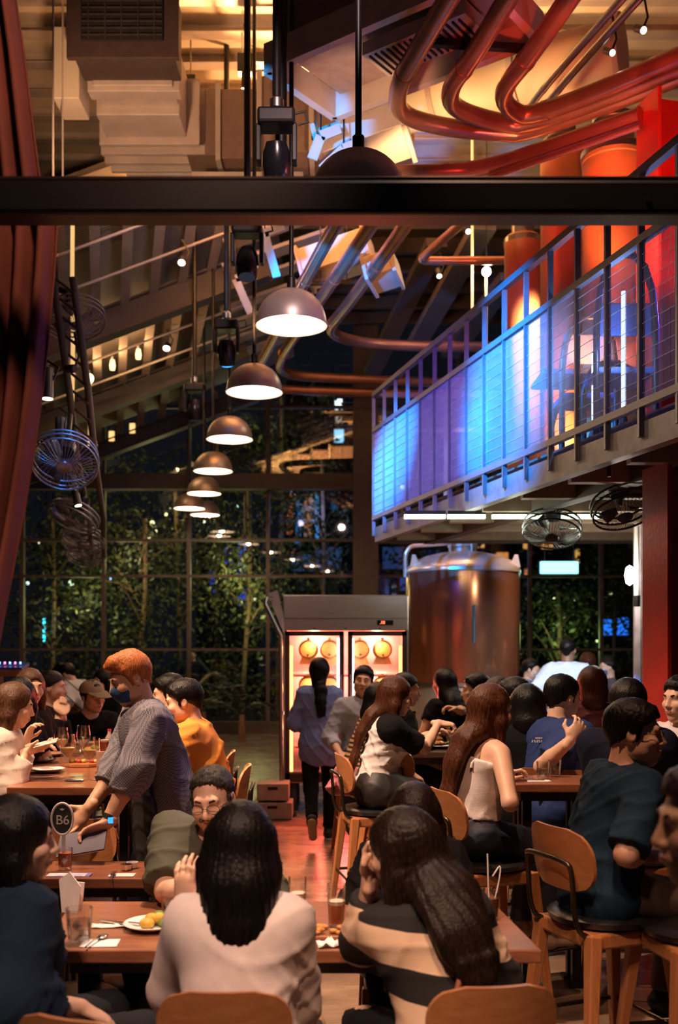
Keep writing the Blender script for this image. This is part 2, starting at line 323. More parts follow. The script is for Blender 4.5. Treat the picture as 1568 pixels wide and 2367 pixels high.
def folds(V, Fq, amp, seed, wl=.11, fx=None):
    """soft cloth folds: displaced along the normal"""
    if amp <= 0: return V
    r = np.random.RandomState(seed); d = np.zeros(len(V)); n = vnormals(V, Fq); wl = wl * 1.6
    for i in range(4):
        k = r.normal(size=3) * np.array([.7, .7, 1.1]); k = k / np.linalg.norm(k) * 2 * math.pi / (wl * r.uniform(.7, 1.5)); k2 = r.normal(size=3) * 5; k3 = r.normal(size=3) * 7
        x = np.sin(V @ k + r.uniform(0, 6) + 1.8 * np.sin(V @ k2 + r.uniform(0, 6))); mk = np.clip(.5 + .9 * np.sin(V @ k3 + r.uniform(0, 6)), 0, 1); d += ((1 - np.abs(x)) ** 3 - .2) * mk
    return V + n * (d * amp * 1.1)[:, None]
def locks(V, Fq, amp, c, up, seed, n1=26):
    r = np.random.RandomState(seed); up = un(up); x = un(np.cross(up, [0.3, .9, .2])); y = np.cross(up, x); P = V - c
    th = np.arctan2(P @ y, P @ x); z = P @ up; d = np.sin(th * n1 + 2 * np.sin(z * 18 + seed)) * .6 + np.sin(th * n1 * 2.3 + z * 11 + 1) * .4
    return V + vnormals(V, Fq) * (d * amp)[:, None]
def ik(a, t, l1, l2, pole):
    a, t, pole = nv(a), nv(t), un(pole); d = t - a; D = np.linalg.norm(d)
    if D > (l1 + l2) * .995: t = a + d / D * (l1 + l2) * .995; d = t - a; D = np.linalg.norm(d)
    u = d / (D + 1e-9); x = (l1 * l1 - l2 * l2 + D * D) / (2 * D + 1e-9); y = math.sqrt(max(l1 * l1 - x * x, 0)); p = pole - u * pole.dot(u); p = un(p)
    return a + u * x + p * y, t
def rot(v, axis, ang):
    v, axis = nv(v), un(axis); c, s_ = math.cos(ang), math.sin(ang); return v * c + np.cross(axis, v) * s_ + axis * axis.dot(v) * (1 - c)
def hand(B, w, fd, pn, side, curl, k=1.0, spread=.12):
    fd = un(fd); pn = un(nv(pn) - fd * fd.dot(un(pn))); sv = np.cross(fd, pn) * (1 if side == 'R' else -1); A = np.stack([sv, fd, pn], 1)
    B.cone(w - fd * .03, w + fd * .02, .026 * k, .027 * k, .015, pn, .75); B.ell(w + fd * .052 * k, A, [.041 * k, .054 * k, .017 * k], .012)
    for j, (o, ln) in enumerate(((.030, .072), (.011, .080), (-.009, .075), (-.028, .060))):
        p = w + fd * (.088 - abs(o) * .12) * k + sv * o * k; d = un(fd + sv * o * spread * 30)
        for ln2, an, ra, rb in ((.46, 50, .0092, .0085), (.30, 60, .0084, .0076), (.26, 40, .0074, .006)):
            d = rot(d, np.cross(fd, pn), math.radians(an) * curl * (1 + .08 * j)); e = p + d * ln * ln2 * k; B.cone(p, e, ra * k, rb * k, .006); p = e
    p = w + fd * .025 * k + sv * .028 * k; d = un(fd * .62 + sv * .75 + pn * (.25 + .5 * curl)); e = p + d * .045 * k; B.cone(p, e, .0135 * k, .0105 * k, .012)
    d2 = un(fd * .95 + sv * (.35 - .5 * curl) + pn * (.2 + .5 * curl)); B.cone(e, e + d2 * .036 * k, .0103 * k, .0078 * k, .006)
DET = {'near': dict(body=.015, hand=.0047, head=.0055, hair=.0075, cloth=.0115, legs=.015), 'mid': dict(body=.018, hand=.0068, head=.008, hair=.0095, cloth=.015, legs=.020), 'far': dict(body=.022, hand=.010, head=.0115, hair=.013, cloth=.019, legs=.024)}
SKIN = lambda c='a': {'a': M('skin_light', (.74, .44, .30), .48, var=.08, scale=20, bump=.05, bscale=180), 'b': M('skin_tan', (.58, .32, .20), .48, var=.08, scale=20, bump=.05, bscale=180), 'c': M('skin_brown', (.26, .13, .08), .48, var=.08, scale=20, bump=.05, bscale=180)}[c]
PSEED = [7]
SHORT = {}
def person(label, hip, rz=0, seat=None, H=1.66, sex='f', lean=8, side=0, twist=0, head=(None, 0, 0), la=None, ra=None, feet=None, det='mid', skin='a', top=None, bottom=None, hair=None, mask=None, glasses=False, cap=None, group=None, headoff=(0, 0, 0), splay=.10, fat=1.0, beard=False, own=False):
    """hip: (X, Y); rz: heading in degrees (0 looks away from the camera, 90 looks to the left of the picture); arms: (wrist point, elbow pole, finger dir, palm normal, curl)"""
    PSEED[0] += 1; seed = PSEED[0]; D = DET[det]; k = H / 1.66; fem = sex == 'f'
    hz = (seat + .105 * k) if seat is not None else .535 * H; hip = nv((hip[0], hip[1], hz)); loc = nv((hip[0], hip[1], 0))
    T = thing('person', label, 'person', loc, group=group); ang = math.radians(rz); Fw = nv((-math.sin(ang), math.cos(ang), 0)); Rt = nv((math.cos(ang), math.sin(ang), 0)); UP = nv((0, 0, 1))
    def tilt(v, l): v = rot(v, Rt, -math.radians(l)); return rot(v, Fw, math.radians(side) * min(1, abs(l) / max(abs(lean), 1)) if lean else math.radians(side))
    u1 = rot(rot(UP, Rt, -math.radians(lean * .75)), Fw, math.radians(side * .7)); u2 = rot(rot(UP, Rt, -math.radians(lean * 1.25)), Fw, math.radians(side * 1.2))
    f2 = un(rot(Fw, UP, math.radians(twist)) - u2 * u2.dot(rot(Fw, UP, math.radians(twist)))); r2 = np.cross(f2, u2)
    tl = 1.0 if seat is not None else 1.13; waist = hip + u1 * .160 * k * tl; chest = waist + u2 * .168 * k * tl; nb = chest + u2 * .122 * k - f2 * .012
    hy, hp_, hr = head; ha = math.radians(rz + twist if hy is None else hy)
    hf = nv((-math.sin(ha), math.cos(ha), 0)); hrt = nv((math.cos(ha), math.sin(ha), 0)); hu = rot(UP, hrt, -math.radians(hp_)); hf = rot(hf, hrt, -math.radians(hp_)); hu = rot(hu, hf, math.radians(hr)); hrt = np.cross(hf, hu)
    HA = np.stack([hrt, hf, hu], 1); nd = un(u2 * .5 + hu * .5 + UP * .3); hc = nb + nd * .158 * k + hf * .025 + nv(headoff); kh = (k * .5 + .5) * 1.0
    def hp(x, y, z): return hc + HA @ (nv((x, y, z)) * kh)
    sw = (.146 if fem else .172) * k; SH = {s_: chest + u2 * .075 * k + r2 * sw * (1 if s_ == 'R' else -1) for s_ in 'LR'}
    lu, lf = .275 * k, .245 * k; AR = {}
    for s_, a in (('L', la), ('R', ra)):
        sg = 1 if s_ == 'R' else -1
        if a is None: a = (SH[s_] - UP * .36 * k + Fw * (.26 if seat is not None else .06) * k + Rt * sg * .04,)
        wr = nv(a[0]); pole = a[1] if len(a) > 1 and a[1] is not None else (-UP * .8 + Rt * sg * .6 - Fw * .4)
        el, wr = ik(SH[s_], wr, lu, lf, pole); fd = a[2] if len(a) > 2 and a[2] is not None else un(wr - el); pn = a[3] if len(a) > 3 and a[3] is not None else (-UP + Rt * -sg * .3)
        AR[s_] = (el, wr, fd, pn, a[4] if len(a) > 4 else .45)
    HJ = {s_: hip + Rt * (.085 * k) * (1 if s_ == 'R' else -1) for s_ in 'LR'}; LG = {}
    for i, s_ in enumerate('LR'):
        sg = 1 if s_ == 'R' else -1
        if feet is not None: an = nv(feet[i][:3]); kn, an = ik(HJ[s_], an, .415 * k, .41 * k, Fw + Rt * sg * .1)
        elif seat is not None:
            kn = HJ[s_] + un(Fw + Rt * sg * splay - UP * (.06 if seat < .6 else .22)) * .415 * k; an = kn + un(-UP + Fw * (-.05 if seat < .6 else -.12)) * .40 * k
            if seat < .6: an[2] = max(an[2], .08)
        else: an = HJ[s_] + Rt * sg * .02 - UP * (hz - .085); kn, an = ik(HJ[s_], an, .43 * k, .43 * k, Fw)
        LG[s_] = (kn, an)
    C3 = np.stack([r2, f2, u2], 1); P3 = np.stack([Rt, un(Fw - u1 * u1.dot(Fw)), u1], 1); fw = fat * (1 if fem else 1.07)
    def torso(B, g, lowcut=True):
        w = fw; B.cone(chest + u2 * .05 * k - r2 * sw * .62, chest + u2 * .05 * k + r2 * sw * .62, .082 * k + g, .082 * k + g, .05, f2, .98)
        B.ell(chest - u2 * .03 * k + f2 * .006, C3, nv([.150, .108, .17]) * k * w + g, .05); B.ell(waist - u2 * .02, P3, nv([.128 if fem else .142, .10, .15]) * k * w + g, .06); B.ell(hip + u1 * .01, P3, nv([.165, .118, .12]) * k * w + g, .06)
        if fem:
            for q in (-1, 1): B.ell(chest - u2 * .045 * k + f2 * .088 * k + r2 * q * .066 * k, C3, nv([.058, .05, .058]) * k + g * .5, .04)
    def legs(B, g, frac=1.0, flare=0.0, s_all='LR'):
        for s_ in s_all:
            kn, an = LG[s_]; t = min(1, frac * 2); e = HJ[s_] + (kn - HJ[s_]) * t; B.cone(HJ[s_], e, .083 * k * fw + g, (.083 + (.056 - .083) * t) * k + g + flare * t, .04, flat=frac < .5)
            if frac > .5: e2 = kn + (an - kn) * min(1, (frac - .5) * 2); B.cone(kn, e2, .056 * k + g, .040 * k + g + flare, .03, flat=frac < 1.01)
    # ---- body: one continuous figure
    mats = [SKIN(skin)]; B = Blob(D['body']); torso(B, -.014)
    B.cone(nb - u2 * .05, hc + hu * -.03 - hf * .02, .056 * kh * (1 if fem else 1.12), .052 * kh * (1 if fem else 1.1), .03); B.cone(SH['L'] * .6 + nb * .4, SH['R'] * .6 + nb * .4, .05 * k, .05 * k, .04)
    for s_ in 'LR':
        el, wr, *_ = AR[s_]; m = 1 if fem else 1.14
        B.cone(SH[s_], el, .050 * k * m, .037 * k * m, .035); B.cone(el, el + (wr - el) * .35, .037 * k * m, .037 * k * m, .02); B.cone(el + (wr - el) * .35, wr, .037 * k * m, .0255 * k * m, .02)
    legs(B, -.008)
    for s_ in 'LR':
        kn, an = LG[s_]; fdir = Fw if feet is None or len(feet[0]) < 4 else un(feet['LR'.index(s_)][3]); B.cone(an, an + fdir * .12 - UP * .035, .038, .03, .03)
    V, Fq = B.mesh(); Vs, Fs = [V], [Fq]; nV = len(V)
    for s_ in 'LR':
        el, wr, fd, pn, cu = AR[s_]; Bh = Blob(D['hand']); hand(Bh, wr, fd, pn, s_, cu, k * (1 if fem else 1.08)); Bh.cone(wr - un(wr - el) * .05, wr, .027 * k, .0262 * k, .01)
        v, f = Bh.mesh(); Vs.append(v); Fs.append(f + nV); nV += len(v)
    Bf = Blob(D['head'])
    Bf.ell(hp(0, -.012, .028), HA, nv([.074, .094, .088]) * kh, .02); Bf.ell(hp(0, .034, -.032), HA, nv([.061, .058, .074]) * kh, .03)
    Bf.cone(hp(0, .035, -.045), hp(0, .062, -.094), .054 * kh, .026 * kh * (1 if fem else 1.2), .03)
    if not fem or fat > 1.05:
        for q in (-1, 1): Bf.ell(hp(q * .045, .02, -.065), HA, nv([.022, .035, .028]) * kh, .03)
    Bf.cone(hp(-.034, .080, .024), hp(.034, .080, .024), .013 * kh, .013 * kh, .02)
    for q in (-1, 1): Bf.ell(hp(q * .032, .100, .002), HA, nv([.019, .013, .011]) * kh, .014, op=-1); Bf.ell(hp(q * .042, .068, -.026), HA, nv([.022, .022, .02]) * kh, .02)
    Bf.cone(hp(0, .090, .012), hp(0, .110, -.028), .009 * kh, .0125 * kh, .012); Bf.ell(hp(.013, .100, -.033), HA, nv([.009, .010, .008]) * kh, .008); Bf.ell(hp(-.013, .100, -.033), HA, nv([.009, .010, .008]) * kh, .008)
    Bf.ell(hp(0, .090, -.062), HA, nv([.028, .014, .017]) * kh, .012); Bf.ell(hp(0, .107, -.0615), HA, nv([.025, .006, .0022]) * kh, .004, op=-1)
    for q in (-1, 1): Bf.ell(hp(q * .077, -.006, -.004), HA, nv([.011, .020, .032]) * kh, .01); Bf.ell(hp(q * .086, .0, .002), HA, nv([.006, .011, .018]) * kh, .006, op=-1)
    for q in (-1, 1): Bf.ell(hp(q * .0315, .0745, .0085), HA, nv([.0155, .0125, .0062]) * kh, .004); Bf.ell(hp(q * .0315, .0735, -.0085), HA, nv([.0145, .0115, .0045]) * kh, .004)
    Bf.cone(hp(0, -.02, -.04), nb + u2 * .02, .052 * kh, .054 * kh, .03)
    v, f = Bf.mesh(); Vs.append(v); Fs.append(f + nV); nV += len(v)
    npmesh('body', np.concatenate(Vs) - loc, np.concatenate(Fs), mats[0], T)
    # ---- face details
    if det != 'far':
        for q in (-1, 1):
            e = MB(loc).ball(hp(q * .0315, .0715, .0), .0118 * kh, 12, 8).build('eye', M('eye_white', (.50, .46, .43), .3, var=0), T, smooth=80)
            MB(loc).ball(hp(q * .0315, .0785, .0), .0052 * kh, 10, 6).build('iris', M('iris_dark', (.02, .012, .008), .15, var=0), e, smooth=80)
            Be = Blob(.004); Be.cone(hp(q * .018, .094, .024), hp(q * .034, .092, .029), .0048, .0045, .004); Be.cone(hp(q * .034, .092, .029), hp(q * .05, .078, .022), .0042, .002, .004)
            v, f = Be.mesh(); npmesh('eyebrow', v - loc, f, hairmat('brow_hair', (.012, .008, .006), (.03, .02, .015)), T)
        if not mask:
            Bl = Blob(.0035); Bl.ell(hp(0, .1015, -.0575), HA, nv([.022, .006, .0045]) * kh, .003); Bl.ell(hp(0, .1005, -.0665), HA, nv([.019, .006, .0052]) * kh, .003); v, f = Bl.mesh(); npmesh('lips', v - loc, f, M('lips_rose', (.50, .17, .14), .4, var=.05), T)
    if beard:
        Bb = Blob(.006); Bb.cone(hp(0, .045, -.055), hp(0, .066, -.100), .052 * kh, .030 * kh, .02); Bb.cone(hp(-.026, .094, -.047), hp(.026, .094, -.047), .009, .009, .01); Bb.ell(hp(0, .10, -.062), HA, [.026, .03, .011], .006, op=-1); Bb.cut(hp(0, 0, -.052), -hu * .1 + (hu * .97 - hf * .45)) if False else None
        v, f = Bb.mesh(); v = locks(v, f, .0015, hc, hu, seed, 60); npmesh('beard', v - loc, f, hairmat('beard_grey', (.05, .04, .035), (.16, .13, .11), .6), T)
    if mask:
        Bm = Blob(D['head']); Bm.ell(hp(0, .040, -.046), HA, nv([.068, .074, .066]) * kh, .02); Bm.cone(hp(0, .088, -.01), hp(0, .102, -.03), .013, .018, .02); Bm.cut(hp(0, .0, 0), -hf + hu * 0 - hf * 0) ; Bm.cut(hp(0, .10, -.008), hu); Bm.cut(hp(0, .020, 0), -hf)
        v, f = Bm.mesh(); npmesh('face_mask', v - loc, f, M('mask_' + mask, {'navy': (.012, .06, .17), 'blue': (.03, .14, .40), 'grey': (.35, .38, .42)}[mask], .8, var=.1), T)
    if glasses:
        g = MB(loc)
        for q in (-1, 1):
            ring = [hp(q * .033 + .024 * math.cos(t) * 1.05, .108 - .10 * abs(.033 + q * .024 * math.cos(t)) ** 1.6 * 2, .0 + .019 * math.sin(t)) for t in [2 * math.pi * i / 18 for i in range(18)]]
            g.tube(ring, .0013, 5, True); g.tube([hp(q * .058, .098, .006), hp(q * .078, .05, .008), hp(q * .082, -.01, .004)], .0014, 5)
        g.tube([hp(-.009, .112, .004), hp(0, .114, .006), hp(.009, .112, .004)], .0013, 5); g.build('glasses', M('wire_frame', (.06, .055, .05), .3, 1.0, var=0), T, smooth=60)
    # ---- clothes
    if top:
        sl = top.get('sleeve', .42); g = top.get('ease', .014); Bt = Blob(D['cloth'])
        if top.get('tank'):
            torso(Bt, g); Bt.cut(chest + u2 * .035 - f2 * .06, u2 + f2 * .12)
            for q in (-1, 1):
                a = chest + u2 * .02 + r2 * q * .085 * k + f2 * .10; b = nb - u2 * .035 * k + r2 * q * .078 * k; c = chest + u2 * .01 + r2 * q * .085 * k - f2 * .108 * k
                Bs = MB(loc); Bs.tube([c - u2 * .02, c, c * .5 + b * .5 - f2 * .018 + u2 * .006, b + u2 * .020 - f2 * .012, b + f2 * .045 + u2 * .012, a], .008, 8); Bs.build('strap', top['mat'], T, smooth=60)
        else:
            torso(Bt, g)
            for s_ in ('' if top.get('raglan') else 'LR'):
                el, wr, *_ = AR[s_]; m = 1 if fem else 1.1; loose = top.get('loose', .008)
                if sl <= .5: e = SH[s_] + (el - SH[s_]) * sl * 2; Bt.cone(SH[s_] - un(el - SH[s_]) * .02, e, .050 * k * m + g, .044 * k * m + g + loose, .04, flat=True)
                else:
                    Bt.cone(SH[s_], el, .050 * k * m + g, .042 * k * m + g + loose, .04); e = el + (wr - el) * (sl - .5) * 2; Bt.cone(el, e, .043 * k * m + g + loose, .034 * k * m + g + loose * .5, .03, flat=True)
            if top.get('raglan'):
                Br = Blob(D['cloth'])
                for s_ in 'LR':
                    el = AR[s_][0]; e = SH[s_] + (el - SH[s_]) * sl * 2; Br.cone(SH[s_] + (nb - SH[s_]) * .38 - u2 * .01, SH[s_] - u2 * .012, .070 * k + g, .064 * k + g, .03); Br.cone(SH[s_], e, .052 * k + g, .048 * k + g + .008, .05, flat=True)
                v, f = Br.mesh(); v = folds(v, f, .004, seed + 5, .08); npmesh('sleeve', v - loc, f, top['raglan'], T)
        if top.get('hem', 0) > 0:                     # shirt worn loose over the hips
            hm = top['hem']; Bt.cone(hip + u1 * .05, hip - u1 * hm * .4 if seat is None else hip + u1 * .0, .135 * k + g, .150 * k * fw + g * 1.6, .06, Fw, .80)
        if seat is None: Bt.cut(hip - u1 * max(top.get('hem', 0), .0), -u1)
        elif not top.get('over'): Bt.cut(hip + u1 * (.085 if top.get('tank') else -.015), -u1)
        Bt.ell(nb + u2 * .045 * k + f2 * .03, C3, nv([.062, .066, .05]) * k, .015, op=-1)
        v, f = Bt.mesh(); v = folds(v, f, top.get('fold', .006), seed, top.get('wl', .10)); npmesh(top.get('name', 'shirt'), v - loc, f, top['mat'], T)
        if top.get('collar'):
            Bc = Blob(.006 if det == 'near' else .008); Bc.cone(nb - u2 * .012 - f2 * .006, nb + u2 * .040 + hf * .004, .070 * k, .062 * k, .01, flat=True, flat0=True); Bc.cone(nb - u2 * .03, nb + u2 * .06 + hf * .008, .056 * k, .0545 * k, .004, op=-1); Bc.cone(nb + f2 * .06 - u2 * .03, nb + f2 * .07 + u2 * .05, .012, .028, .01, op=-1)
            v, f = Bc.mesh(); npmesh('collar', v - loc, f, top['collar'] if top['collar'] is not True else top['mat'], T)
        if top.get('cuff'):
            for s_ in 'LR':
                el, wr, *_ = AR[s_]; e = el + (wr - el) * (sl - .5) * 2 if sl > .5 else SH[s_] + (el - SH[s_]) * sl * 2; dd = un(wr - el if sl > .5 else el - SH[s_]); Bc = Blob(.008); Bc.cone(e - dd * .05, e + dd * .004, .050 * k + g, .047 * k + g, .01, flat=True, flat0=True); v, f = Bc.mesh(); v = folds(v, f, .003, seed + 2, .05); npmesh('cuff', v - loc, f, top['mat'], T)
    if bottom:
        Bp = Blob(D['legs']); g = bottom.get('ease', .008); Bp.ell(hip + u1 * .0, P3, nv([.160, .113, .115]) * k * fw + g - .004, .05); Bp.ell(hip + u1 * .09, P3, nv([.128, .096, .09]) * k * fw + g - .006, .04)
        if bottom.get('skirt'):
            for s_ in 'LR': Bp.cone(HJ[s_], HJ[s_] + (LG[s_][0] - HJ[s_]) * bottom['skirt'], .10 * k + g, .10 * k + g, .12, flat=True)
        else: legs(Bp, g, bottom.get('frac', .98), bottom.get('flare', .006))
        Bp.cut(hip + u1 * bottom.get('rise', .13) * k, u1); v, f = Bp.mesh(); v = folds(v, f, bottom.get('fold', .004), seed + 9, .08); npmesh(bottom.get('name', 'trousers'), v - loc, f, bottom['mat'], T)
        sm = bottom.get('shoe', M('shoe_black', (.02, .02, .022), .5))
        if sm:
            for i, s_ in enumerate('LR'):
                kn, an = LG[s_]; sd_ = un(an - kn); fdir = Fw if feet is None or len(feet[0]) < 4 else un(feet[i][3]); up_ = un(-sd_ - fdir * fdir.dot(-sd_)); r_ = np.cross(fdir, up_); A = np.stack([r_, fdir, up_], 1)
                Bq = Blob(.012); Bq.cone(an - up_ * .03 - fdir * .03, an - up_ * .055 + fdir * .13, .042, .036, .03, up_, .8); Bq.cone(an, an - up_ * .04, .045, .045, .02); Bq.cut(an - up_ * .085, -up_); v, f = Bq.mesh(); so = npmesh('shoe', v - loc, f, sm, T)
                Bq = Blob(.012); Bq.cone(an - up_ * .078 - fdir * .035, an - up_ * .078 + fdir * .14, .043, .040, .01, up_, .3); v, f = Bq.mesh(); npmesh('sole', v - loc, f, bottom.get('sole', M('sole_dark', (.03, .03, .03), .7)), so)
    # ---- hair
    if hair:
        st = hair['style']; m = hair['mat']; Bh = Blob(D['hair']); t = hair.get('t', .014); dn = nv((0, 0, -1)); bk = -f2
        if st in ('short', 'crop', 'quiff'):
            Bh.ell(hp(0, -.014, .042), HA, nv([.0765 + t * .75, .097 + t * .75, .079 + t]) * kh, .02)
            if st == 'quiff': Bh.cone(hp(-.03, .060, .095), hp(.04, .072, .085), .026, .024, .03); Bh.cone(hp(0, -.04, .095), hp(-.015, .05, .105), .038, .034, .03)
            Bh.cone(hp(0, -.055, .01), hp(0, -.058, -.05), .056, .036, .03)
            Bh.cut(hp(0, .078, .066) if st != 'crop' else hp(0, .066, .092), HA @ (nv((0, .62, -.80)) if st != 'crop' else nv((0, .72, -.69)))); Bh.cut(hp(0, -.08, -.085), -hu)
            rs = np.random.RandomState(seed)
            for j in range(22):
                az = -2.6 + 5.2 * j / 21 + rs.uniform(-.08, .08); y_ = -.014 + (.096 + t * .6) * math.cos(az); z_ = (.066 if st != 'crop' else .088) + .775 * (y_ - .078); x_ = (.0765 + t * .5) * math.sin(az) * (1 if abs(y_) < .06 else .92)
                if math.cos(az) < -.35 or (abs(x_) > .066 and -.035 < y_ < .012): continue
                def sf(zz): return math.sqrt(max(.05, 1 - ((zz - .042) / (.079 + t)) ** 2))
                ze = z_ - rs.uniform(-.004, .012); f0, f1 = sf(z_ + .026), sf(max(ze, .042)) ; yc = y_ + .014
                Bh.cone(hp(x_ * .95 * f0, -.014 + yc * .95 * f0, z_ + .026), hp(x_ * f1 * .99, -.014 + yc * .985 * f1, ze), .011, .003, .010)
            for q in (-1, 1): Bh.cone(hp(q * .072, .022, .02), hp(q * .074, .018, -.022), .011, .007, .012)
        else:
            Bh.ell(hp(0, -.014, .032), HA, nv([.074 + t, .094 + t, .086 + t]) * kh, .02); ln = hair.get('len', .3); wd = hair.get('w', .085)
            b0 = hp(0, -.045, 0); b1 = hp(0, -.062, -.10); pth = [b1, nb - f2 * .118 * k - u2 * .02, chest - f2 * (.140 * k + .02), waist - f2 * (.135 * k + .03), hip - f2 * .15 + u1 * .05]; left = max(ln - .10, .03); dr = hair.get('drift', 0); tot = left; a_ = b1; rr = wd
            Bh.cone(b0, b1, .084, wd + .003, .04, f2, .85); rs = np.random.RandomState(seed)
            for e_ in pth[1:]:
                if left <= 0: break
                v_ = e_ - a_
                if hair.get('straight', ln < .26): v_ = v_ * .3 + dn * np.linalg.norm(v_) * .8
                d_ = min(left, np.linalg.norm(v_)); left -= d_; r1_ = wd * (1 - (1 - hair.get('taper', .75)) * (tot - left) / tot); e2 = a_ + un(v_) * d_ + r2 * dr * d_ / tot; Bh.cone(a_, e2, rr, r1_, .03, f2, hair.get('q', .5)); a_ = e2; rr = r1_
            for j in range(9):
                o_ = (j / 4 - 1) * rr * .85; q0 = a_ + r2 * o_ + UP * .03; Bh.cone(q0, q0 + dn * (.06 + rs.uniform(0, .05)) + r2 * rs.uniform(-.012, .012) - f2 * .006, .016, .003, .012)
            if hair.get('sides', True):
                for q in (-1, 1):
                    s0 = hp(q * .070, -.005, .03); s1 = hp(q * .083, .0, -.06); s2 = s1 + un(dn + bk * .1) * (ln * hair.get('sidelen', .8) - .07) + r2 * q * .02; Bh.cone(s0, s1, .03, .034, .03); Bh.cone(s1, s2, .034, .022, .03)
            if st == 'pony': Bh.it = Bh.it[:1]; Bh.cone(hp(0, -.09, .03), hp(0, -.125, -.02), .04, .045, .03); Bh.cone(hp(0, -.12, -.01), hp(.02, -.11, -.01) + dn * ln + r2 * hair.get('drift', 0), .045, .022, .02); Bh.cut(hp(0, .085, .07), HA @ nv((0, .62, -.80)))
            Bh.ell(hp(0, .105, -.055), HA, nv([.055, .082, .098]) * kh, .012, op=-1); Bh.ell(hp(0, .11, .02), HA, nv([.046, .05, .052]) * kh, .012, op=-1)
            if hair.get('fringe'): Bh.cone(hp(-.05, .075, .075), hp(.05, .075, .075), .022, .022, .02); Bh.cone(hp(-.035, .092, .06), hp(.04, .092, .055), .012, .012, .02)
        v, f = Bh.mesh(); v = locks(v, f, hair.get('lock', .0026 if st in ('short', 'crop', 'quiff') else .0018), hc, hu, seed, hair.get('n', 38)); npmesh('hair', v - loc, f, m, T)
    if cap:
        Bk = Blob(D['head']); Bk.ell(hp(0, -.014, .04), HA, nv([.096, .116, .094]) * kh, .02); Bk.cut(hp(0, .02, .040), -hu); v, f = Bk.mesh(); c_ = npmesh('cap', v - loc, f, cap, T)
        Bk = Blob(.006); Bk.cone(hp(-.03, .07, .047), hp(-.012, .165, .03), .045, .035, .02, hu, .14); Bk.cone(hp(.03, .07, .047), hp(.012, .165, .03), .045, .035, .02, hu, .14); v, f = Bk.mesh(); npmesh('visor', v - loc, f, cap, c_)
    if seat is not None and seat > .6 and not own: copy_tree(STOOL0, None, (hip[0], hip[1], 0), ang, 'bar stool hidden under the ' + SHORT[label])
    return dict(T=T, loc=loc, hp=hp, HA=HA, hc=hc, chest=chest, hip=hip, waist=waist, nb=nb, u2=u2, f2=f2, r2=r2, AR=AR, SH=SH, LG=LG, Fw=Fw, Rt=Rt)
def PX(px, Y): return (px - CX) * Y / F_PX
# ------------------------------------------------------------------ shared materials
STEEL = M('brushed_steel', (.55, .53, .50), .30, 1.0, var=.1, scale=6, bump=.03, bscale=90, stretch=(1, 1, 12))
ALU = M('spun_aluminium', (.58, .50, .48), .40, .55, var=.12, scale=5)
BLACKM = M('black_steel', (.012, .011, .011), .42, .3, var=.2)
DARKM = M('dark_grey_paint', (.045, .038, .035), .55, var=.25)
BEAMP = M('brown_grey_paint', (.10, .075, .060), .6, var=.2, scale=3)
COPPER = M('copper', (.74, .31, .16), .20, .82, var=.10, scale=3)
PIPEC = M('copper_pipe', (.42, .20, .13), .28, .72, var=.18, scale=4)
DUCTC = M('galvanised_duct', (.56, .47, .42), .62, .15, var=.14, scale=4)
CREAM = M('cream_paint', (.72, .60, .46), .7, var=.08, scale=3)
ORANGEW = wood('chair_ply', (.44, .165, .06), (.56, .23, .09), .38, 7)
LEGW = wood('leg_beech', (.42, .15, .05), (.52, .21, .08), .42, 7, (8, 8, 1))
TABLEW = wood('table_walnut', (.24, .085, .04), (.36, .14, .07), .30, 6, (1, 9, 9), .35)
LEATHER = M('black_leather', (.014, .013, .013), .30, var=.2, bump=.1, bscale=120)
REDP = M('red_oxide_paint', (.46, .022, .012), .38, var=.22, scale=5, bump=.15, bscale=30)
GLASS = thin_glass('clear_glass', (.97, .97, .97), .06); PANE = thin_glass('window_glass', (.80, .84, .86), .05)
def struct(o, label=None): o['kind'] = 'structure'; 
def st(o):
    o['kind'] = 'structure'; return o
def poly_box(lo, hi): c = (Vector(lo) + Vector(hi)) / 2; return c, [abs(b - a) for a, b in zip(lo, hi)]

# ------------------------------------------------------------------ floor: stained polished concrete
def floor_mat():
    m, nt, p = nodes('polished_concrete'); tc = N(nt, 'ShaderNodeTexCoord')
    mp = N(nt, 'ShaderNodeMapping'); mp.inputs['Scale'].default_value = (.5, 1.6, 1); L(nt, tc.outputs['Object'], mp.inputs[0])
    a = N(nt, 'ShaderNodeTexNoise', i_Scale=2.2, i_Detail=8.0, i_Distortion=.8); L(nt, mp.outputs[0], a.inputs['Vector'])
    cr = N(nt, 'ShaderNodeValToRGB'); e = cr.color_ramp.elements; e[0].position = .30; e[0].color = (.10, .060, .038, 1); e[1].position = .72; e[1].color = (.40, .28, .19, 1); x = e.new(.5); x.color = (.22, .145, .095, 1)
    L(nt, a.outputs[0], cr.inputs[0]); L(nt, cr.outputs[0], p.inputs['Base Color'])
    b = N(nt, 'ShaderNodeTexNoise', i_Scale=7.0, i_Detail=5.0); L(nt, mp.outputs[0], b.inputs['Vector']); mr = N(nt, 'ShaderNodeMapRange'); mr.inputs['To Min'].default_value = .16; mr.inputs['To Max'].default_value = .42; L(nt, b.outputs[0], mr.inputs[0]); L(nt, mr.outputs[0], p.inputs['Roughness'])
    bp = N(nt, 'ShaderNodeBump', i_Strength=.12, i_Distance=.01); L(nt, b.outputs[0], bp.inputs['Height']); L(nt, bp.outputs[0], p.inputs['Normal']); return m
st(MB().box((0, 10, -.05), (17, 23, .1)).build('floor', floor_mat()))
st(MB().box((-8.2, 10, 4.6), (.2, 23, 9.2)).build('wall_left', M('dark_wall', (.06, .045, .04), .8)))
st(MB().box((8.2, 10, 4.6), (.2, 23, 9.2)).build('wall_right', M('dark_wall')if False else M('dark_wall', (.06, .045, .04))))

